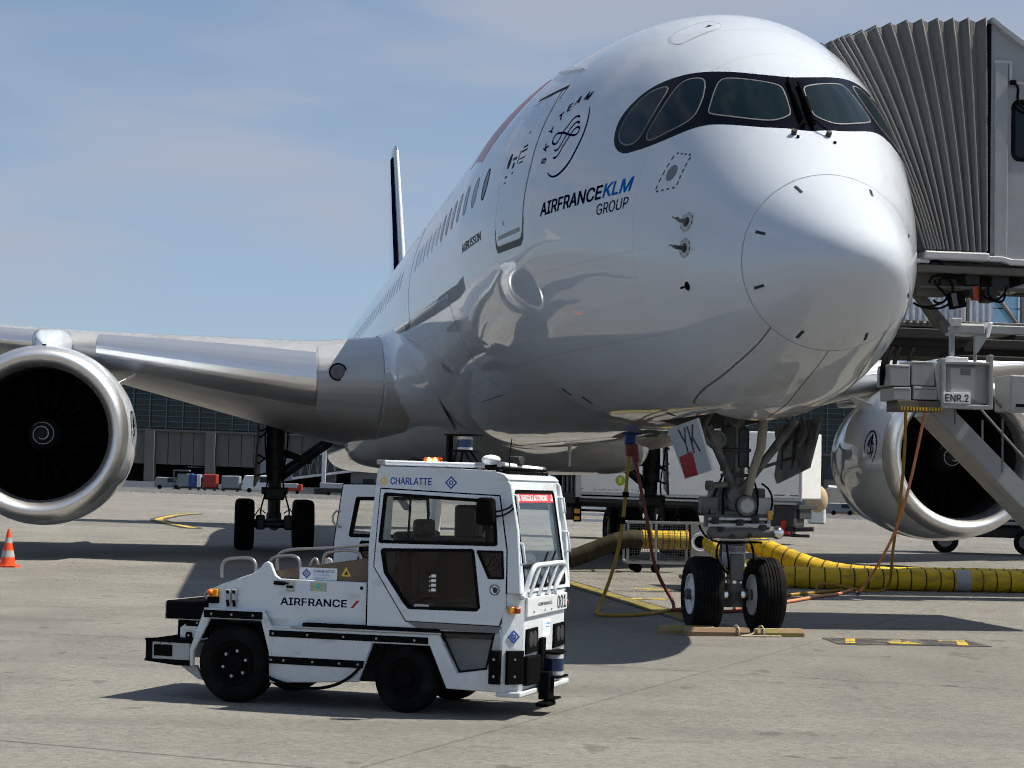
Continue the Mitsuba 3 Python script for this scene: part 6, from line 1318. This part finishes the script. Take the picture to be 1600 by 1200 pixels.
obj(kc + '__case', AC(rbox((12.2, 6.85, 3.30), (12.9, 7.6, 3.92), .02)), 'm_cab_grey', False)
obj(kc + '__vent_slot', AC(rbox((12.19, 6.95, 3.37), (12.21, 7.4, 3.42), .003)), 'm_black', False)

# ------------------------------------------------------------------ white truck behind the nose gear
def VH(o, yaw, tilt=0.0):
    u = np.array([math.cos(yaw), math.sin(yaw), tilt]); v = np.array([-math.sin(yaw), math.cos(yaw), 0.0]); o = np.array(o, float)
    return lambda m: put(m, o, u, v, (0, 0, 1))
kt = thing('box_truck', 'long white box truck side-on behind the landing gear, with a round green emblem', 'truck')
V_ = VH((2.62, 72.4, gz(2.6, 72)), math.radians(-26), -.010)
LT = 8.95
obj(kt + '__box_body', V_(rbox((0, 0, 1.74), (LT, 2.5, 4.2), .04)), 'm_truck_white', False)
obj(kt + '__corner_post', V_(cat(rbox((-.08, -.03, 1.55), (.14, .10, 4.2), .02), rbox((LT - .10, -.02, 1.70), (LT + .02, .08, 4.2), .02))), 'm_light_grey', False)
obj(kt + '__body_rail', V_(cat(rbox((.1, -.03, 1.66), (LT, .06, 1.75), .01), rbox((.1, -.01, 1.52), (LT - .2, .08, 1.60), .01))), 'm_light_grey', False)
obj(kt + '__marker_lamp', V_(rbox((5.15, -.05, 1.60), (5.30, .0, 1.66), .008)), 'm_orange_red', False)
obj(kt + '__chassis', V_(cat(rbox((-1.0, .5, 1.0), (LT - .2, 2.0, 1.5), .03), rbox((.0, .1, 1.36), (LT - .1, 2.4, 1.52), .02), rbox((5.6, .15, .75), (7.5, .7, 1.4), .04))), 'm_dark_grey', False)
for x in (1.75, 4.3, 5.5): 
    w_ = numbered(kt + '__wheel'); obj(w_, V_(tyre(np.array([x, .35, .50]), .50, .34, (0, 1, 0), 32, False)), 'm_rubber', 40)
    obj(w_ + '__rim', V_(lathe([(.10, .29), (.14, .26), (.06, .2), (.08, 1e-3)], (x, .35, .5), (0, -1, 0), 20)), 'm_mid_grey', 40)
for i, z in enumerate((.62, .86, 1.10)): obj(kt + '__side_guard', V_(rbox((.15, .02, z), (1.2, .06, z + .10), .01)), 'm_sign_white', False)
obj(kt + '__bumper_lamp', V_(cat(rbox((-.12, -.04, .92), (.12, .02, 1.10), .02), rbox((-.12, -.04, .66), (.12, .02, .82), .02))), 'm_yellow_plastic', False)
obj(kt + '__lamp_plate', V_(rbox((-.16, -.02, .60), (.16, .04, 1.28), .02)), 'm_black', False)
obj(kt + '__fuel_tank', V_(rbox((-.80, .0, .66), (-.22, .6, 1.18), .08)), 'm_dark_grey', 40)
obj(kt + '__mudguard', V_(tube(spl([(-1.15, .1, 1.30), (-.95, .1, 1.18), (-.86, .1, .9), (-.84, .1, .45)], 5), .05, 8)), 'm_black', True)
obj(kt + '__mounting', V_(rbox((-.9, .0, 1.3), (-.12, .5, 1.72), .03)), 'm_dark_grey', False)
for x in (-.72, -.52, -.34, -.18): obj(kt + '__bellows_post', V_(rbox((x, .1, 1.7), (x + .05, .3, 4.0), .01)), 'm_mid_grey', False)
obj(kt + '__front_wall', V_(box((-.85, .3, 1.5), (-.05, 2.3, 4.0))), 'm_black', False)
obj(kt + '__cab', V_(rbox((-2.9, .1, 1.0), (-.95, 2.4, 3.1), .12)), 'm_navy', 40)
obj(kt + '__emblem', V_(put(flat(Point(0, 0).buffer(.20), .006), (1.78, -.004, 2.24), (1, 0, 0), (0, 0, 1), (0, -1, 0))), 'm_green', False)
obj(kt + '__emblem_mark', V_(put(flat(shapely.ops.unary_union([Polygon([(-.07, -.09), (.07, -.09), (.03, .02), (0, .12), (-.03, .02)]), Point(0, .05).buffer(.05)]), .003), (1.78, -.011, 2.24), (1, 0, 0), (0, 0, 1), (0, -1, 0))), 'm_ink_yellow', False)
obj(kt + '__lettering', V_(put(text('je roule au colza 100% francais', .085, 2.3, .004), (.65, -.003, 1.83), (1, 0, 0), (0, 0, 1), (0, -1, 0))), 'm_mid_grey', False)
obj(kt + '__lettering', V_(put(flat(sbox(.02, 0, .26, .035), .004), (0, -.003, 1.86), (1, 0, 0), (0, 0, 1), (0, -1, 0))), 'm_mid_grey', False)
for x in (7.9, 8.5): obj(kt + '__tail_marking', V_(put(flat(sbox(0, 0, .42, .05), .004), (x, -.003, 1.84), (1, 0, 0), (0, 0, 1), (0, -1, 0))), 'm_mid_grey', False)
obj(kt + '__tow_bar', V_(cat(cyl((LT - .6, .4, .62), (LT + .35, .4, .66), .09), cyl((LT - .5, .4, .40), (LT + .2, .4, .40), .06), rbox((LT - .9, .2, .35), (LT - .4, .7, .85), .04))), 'm_dark_grey')
obj(kt + '__hydrant_coupling', V_(cat(cyl((LT - .75, .15, .55), (LT - .68, .15, .95), .11), cyl((LT - .9, .1, .5), (LT - .45, .1, .5), .08))), 'm_red')
obj(kt + '__rear_box', V_(rbox((6.9, .1, .7), (LT - .3, 1.4, 1.45), .04)), 'm_dark_grey', False)

# low dark vehicle beyond the right engine
kv = thing('cargo_loader', 'dark low cargo loader on wheels under the right-hand engine', 'loader')
V_ = VH((14.1, 62.0, gz(14, 62)), math.radians(-60), 0)
V_ = VH((13.6, 62.6, gz(14, 62)), math.radians(-25), 0)
obj(kv + '__platform', V_(cat(rbox((0, 0, .92), (9.0, 2.6, 1.15), .03), rbox((.2, .2, .55), (8.8, 2.4, .92), .04), rbox((0, .1, 1.15), (2.4, 2.5, 2.1), .05))), 'm_dark_grey', False)
obj(kv + '__edge_rail', V_(rbox((2.4, -.03, .98), (9.0, .02, 1.08), .01)), 'm_light_grey', False)
for x in (1.0, 2.1): obj(kv + '__side_panel', V_(rbox((x - .9, -.02, .62), (x - .3, .02, .86), .01)), 'm_mid_grey', False)
for x in (.95, 3.6, 7.4):
    w_ = numbered(kv + '__wheel'); obj(w_, V_(tyre(np.array([x, .12, .42]), .42, .30, (0, 1, 0), 30, False)), 'm_rubber', 40); obj(w_ + '__rim', V_(lathe([(.12, .24), (.15, .2), (.10, .1), (.11, 1e-3)], (x, .12, .42), (0, -1, 0), 18)), 'm_mid_grey', 40)
obj(kv + '__rack_post', V_(cat(*[box((x, .0, 1.15), (x + .06, .06, 1.9)) for x in (2.6, 4.5, 6.4)])), 'm_dark_grey', False)
obj(kv + '__red_marker', V_(rbox((-.03, .0, .85), (.0, .35, 1.0), .01)), 'm_red', False)

# ------------------------------------------------------------------ terminal and far things
TY = 296.0; TILT = -.017
def TM(x, y, z): return np.array([x, TY + y, z + TILT * x])
def tbox(x0, x1, y0, y1, z0, z1):
    m = box((x0, TY + y0, z0), (x1, TY + y1, z1)); V = m.vertices.copy(); V[:, 2] += TILT * np.clip(V[:, 0], -90, 90); m.vertices = V; return m
tk_ = thing('terminal', 'long dark glass terminal on concrete columns behind the airliner', 'building')
obj(tk_ + '__upper_core', tbox(-95, 95, 1.2, 30, 9.4, 19.6), 'm_term_dark', False)
pitch = 2.62
for x in np.arange(-94, 92, pitch * 2):
    if -4 < x < 22: continue
    for z0, z1 in ((9.5, 15.2), (15.25, 19.6)): obj(tk_ + '__glass_pane', tbox(x + .05, x + pitch * 2 - .05, .95, 1.05, z0, z1), 'm_term_glass', False)
obj(tk_ + '__louvre', cat(*[tbox(-95, 95, .3, .95, z, z + .07) for z in np.arange(9.7, 19.4, .86)]), 'm_louver', False, kind='stuff')
obj(tk_ + '__mullion', cat(*[tbox(x - .05, x + .05, .2, .96, 9.4, 19.6) for x in np.arange(-94, 95, pitch)]), 'm_louver', False, kind='stuff')
obj(tk_ + '__inner_wall', tbox(-95, 38, .9, 1.1, 3.85, 9.3), 'm_term_dark', False)
obj(tk_ + '__sill_beam', tbox(-95, 95, -.1, 1.2, 9.05, 9.4), 'm_term_panel', False)
cols = np.arange(-76.3, 24, 9.6)
for x in cols: obj(tk_ + '__column', tbox(x - .75, x + .75, -.4, 1.6, 0, 9.05), 'm_term_col', False)
for x in cols:
    for i in range(4):
        a = x + .78 + i * 2.02
        obj(tk_ + '__wall_panel', tbox(a + .05, a + 1.97, .5, .8, 3.8, 9.0), 'm_term_panel', False)
obj(tk_ + '__undercroft', cat(tbox(-95, 40, 12, 12.3, 0, 4.0), tbox(-95, 40, .8, 12, 3.85, 4.0)), 'm_term_dark', False)
obj(tk_ + '__plinth', tbox(-95, 30, -1.5, -1.2, 0, 1.05), 'm_light_grey', False)
obj(tk_ + '__strip_light', tbox(-51.9, -49.4, 5, 5.3, 3.5, 3.6), 'm_sign_white', False)
# right-hand part seen past the nose gear
obj(tk_ + '__dark_wall', tbox(38, 95, 1.25, 2, 0, 9.1), 'm_mid_grey', False)
for x in (40.5, 49.1, 58): obj(tk_ + '__column', tbox(x - .55, x + .55, .2, 1.5, 0, 9.05), 'm_dark_grey', False)
for x0, x1, z0, z1 in ((46.0, 48.4, 5.4, 8.8), (49.8, 51.5, 5.4, 8.8), (52.0, 57, 5.4, 8.8)): obj(tk_ + '__window', tbox(x0, x1, 1.0, 1.2, z0, z1), 'm_term_glass', False)
obj(tk_ + '__garage_door', tbox(46.2, 49, .9, 1.1, 0, 4.2), 'm_far_grey', False)
obj(tk_ + '__wall_base', tbox(50, 80, .8, 1.2, 0, 4.0), 'm_light_grey', False)
obj('grass_strip', tbox(50, 95, -6, -.5, .02, .25), 'm_line_yellow', False, kind='structure', label='yellowed verge at the foot of the terminal on the right', category='verge')

# glazed bridge far left
k6 = thing('jet_bridge', 'far glazed jet bridge sloping down in front of the terminal, behind the left landing gear', 'jet bridge')
pa, pb = np.array([-34.5, 285.0, 0]), np.array([-9, 287.0, 0]); sl = .16
def farb(x0, x1, y0, y1, z0, z1):
    m = box((x0, 285 + y0, z0), (x1, 285 + y1, z1)); V = m.vertices.copy(); V[:, 2] += (V[:, 0] + 34.5) * .145 + .6; m.vertices = V; return m
obj(k6 + '__roof', farb(-34.5, -8, 0, 3, 5.1, 5.6), 'm_far_white', False)
obj(k6 + '__floor', farb(-34.5, -8, 0, 3, 1.9, 2.25), 'm_far_white', False)
for x in np.arange(-33.2, -9, 1.3): obj(k6 + '__pane', farb(x + .06, x + 1.24, .1, .2, 2.25, 5.1), 'm_term_glass', False)
for x in np.arange(-33.2, -8, 1.3): obj(k6 + '__mullion', cat(farb(x - .05, x + .05, .0, .1, 2.25, 5.1)), 'm_far_grey', False)
for x in np.arange(-33.2, -9, 1.3):
    b = tube([(x, 285.05, 2.3 + (x + 34.5) * .145 + .6), (x + .65, 285.05, 5.0 + (x + 34.5) * .145 + .6), (x + 1.3, 285.05, 2.3 + (x + 35.8) * .145 + .6)], .07, 4); obj(k6 + '__brace', b, 'm_far_grey', False)
obj(k6 + '__end_cab', cat(farb(-38.0, -33.2, -.3, 3.3, 1.8, 5.4)), 'm_far_grey', False)
obj(k6 + '__support', cat(box((-28.6, 284.0, .3), (-28.0, 284.6, 8.2))), 'm_far_white', False)
obj(k6 + '__support_wheels', box((-29.6, 283.5, .3), (-27.2, 285.0, 1.4)), 'm_dark_grey', False)
k7 = thing('gate_building', 'low grey gate building with a door under the far glazed bridge', 'building')
obj(k7 + '__wall', cat(box((-24.5, 288, .2), (-8, 292, 4.4)), box((-26, 289, 9.2), (-9, 294, 13.5))), 'm_far_grey', False)
obj(k7 + '__door', box((-22.6, 287.8, .3), (-20.8, 288.0, 3.0)), 'm_dark_grey', False)
obj(k7 + '__dark_opening', box((-17.5, 287.7, .3), (-11, 288.0, 4.2)), 'm_term_dark', False)
for x in (-18.5, -14.2): obj(k7 + '__pillar', box((x - .5, 287.2, .2), (x + .5, 287.9, 4.4)), 'm_light_grey', False)


# vehicles along the terminal (each a few pixels high)
def far_car(label, cat_, x, y, w, h, mat, cab=None, yaw=0.0, name='parked_car'):
    k = thing(name, label, cat_); V = VH((x, y, float(gz(x, y))), yaw)
    body = Polygon([(0, .3), (0, h * .62), (w * .06, h * .95), (w * .12, h), (w * .72, h), (w * .86, h * .6), (w, h * .5), (w, .3)])
    obj(k + '__body', V(put(bevel_plate(body, 1.8, .1), (0, 1.8, 0), (1, 0, 0), (0, 0, 1), (0, -1, 0))), mat, False)
    win_ = Polygon([(w * .48, h * .58), (w * .48, h * .9), (w * .70, h * .9), (w * .82, h * .58)])
    obj(k + '__window', V(put(flat(win_, .02), (0, -.005, 0), (1, 0, 0), (0, 0, 1), (0, -1, 0))), 'm_pane_dark', False)
    for q in (.2, .8): obj(k + '__wheel', V(cyl((w * q, -.02, .32), (w * q, .3, .32), .32, n=16)), 'm_black', 40)
    return k
VY = 270
far_car('white panel van parked beside the red container', 'van', -38.6, VY, 5.2, 2.5, 'm_far_white', name='delivery_van')
far_car('small silver car alone to the left of the containers', 'car', -51.3, VY, 4.0, 1.75, 'm_far_grey')
def far_box(label, x, w, h, mat, stripe=None, name='cargo_container', c='container'):
    k = thing(name, label, c); z = float(gz(x, VY))
    obj(k + '__case', rbox((x, VY, z + .45), (x + w, VY + 2, z + h), .12), mat, False)
    obj(k + '__trolley', cat(box((x - .1, VY - .05, z + .25), (x + w + .1, VY + 2, z + .45)), cyl((x + .3, VY, z + .2), (x + .3, VY + .2, z + .2), .2), cyl((x + w - .3, VY, z + .2), (x + w - .3, VY + .2, z + .2), .2)), 'm_dark_grey', False)
    if stripe: obj(k + '__end_panel', rbox((x + w - .55, VY - .03, z + .45), (x + w + .03, VY + .5, z + h - .02), .05), stripe, False)
far_box('grey container with a blue end on a trolley, left of the red one', -48.0, 2.2, 2.35, 'm_far_grey', 'm_far_blue')
far_box('blue container between the grey and the red one', -46.4, 1.8, 2.3, 'm_far_blue', 'm_far_white')
far_box('red container with a white edge on a trolley', -44.3, 2.0, 2.4, 'm_far_red', None)
far_box('pale grey box van body next to the white panel van', -41.6, 2.6, 2.3, 'm_far_grey', None, 'box_van', 'van')
k8 = thing('canopy_frame', 'dark canopy frame over the grey container', 'frame'); z = float(gz(-48, VY))
obj(k8 + '__frame', cat(box((-48.5, VY - .3, z + 2.7), (-46.3, VY + 1.5, z + 2.9)), box((-48.5, VY - .3, z), (-48.35, VY - .15, z + 2.8))), 'm_mid_grey', False)
k8 = thing('road_barrier', 'orange and white barrier at the far left beside the engine', 'barrier'); z = float(gz(-58, VY))
obj(k8 + '__post', cat(box((-57.7, VY, z), (-57.4, VY + .3, z + 1.6)), box((-58.2, VY, z + .9), (-57.0, VY + .1, z + 1.1))), 'm_orange_red', False)
obj(k8 + '__board', box((-59, VY - .1, z + 1.6), (-56.2, VY + .2, z + 2.0)), 'm_sign_white', False)
for x, w, h, mt, lb in ((-33.2, 3.2, 1.4, 'm_far_red', 'low red and white cart just right of the left landing gear'), (-27.5, 7.0, 1.7, 'm_dark_grey', 'dark flat baggage cart train under the far bridge'), (-18.2, 1.6, 1.5, 'm_cone', 'small orange cart in front of the gate building')):
    k8 = thing('baggage_cart', lb, 'cart'); z = float(gz(x, VY)); obj(k8 + '__body', cat(rbox((x, VY, z + .4), (x + w, VY + 1.5, z + h), .1)), mt, False)
    obj(k8 + '__cover', rbox((x + .1, VY - .03, z + h * .6), (x + w * .8, VY + 1.2, z + h + .1), .05), 'm_light_grey', False)
    for q in (.2, .8): obj(k8 + '__wheel', cyl((x + w * q, VY - .05, z + .25), (x + w * q, VY + .2, z + .25), .25), 'm_black', 40)
far_car('pale car half hidden at the foot of the terminal, right of the truck', 'car', 44.6, 262, 3.8, 1.7, 'm_far_grey')
k9 = far_car('white service vehicle under a tall white mast, left of the right engine', 'service vehicle', 48.3, 258, 3.4, 2.2, 'm_far_white', name='service_vehicle')
z = float(gz(50, 258)); obj(k9 + '__mast', box((49.8, 258.6, z + 2), (50.0, 258.8, z + 9.2)), 'm_far_white', False)
kb = thing('boom_arm', 'long white horizontal boom in front of the terminal, left of the right engine', 'boom')
obj(kb + '__arm', cat(tube([(40.8, 240, 3.7 - .68), (49.6, 240, 2.9 - .68)], .32, 6)), 'm_far_white', False)
ksn = thing('sign_board', 'white board with dark marks on a tall mast beside the right engine', 'sign')
obj(ksn + '__board', rbox((50.0, 256.5, z + 8.2), (52.0, 256.7, z + 12.0), .05), 'm_far_white', False)
for dx, dz_ in ((.3, 2.3), (.9, 1.6), (1.4, 2.8)): obj(ksn + '__mark', rbox((50 + dx, 256.4, z + 8 + dz_), (50.3 + dx, 256.5, z + 8.7 + dz_), .02), 'm_mid_grey', False)
kp = thing('shrub_bundle', 'tan bundle standing behind the truck tail', 'bundle')
obj(kp + '__bundle', put(trimesh.creation.icosphere(2, 1.0), (24.6, 150, 1.9 - .4), (.9, 0, 0), (0, .8, 0), (0, 0, 1.2)), 'm_tan_object', True)
obj(kp + '__stand', cat(rbox((23.9, 149.6, -.45), (25.3, 150.4, .9), .2)), 'm_far_white', False)
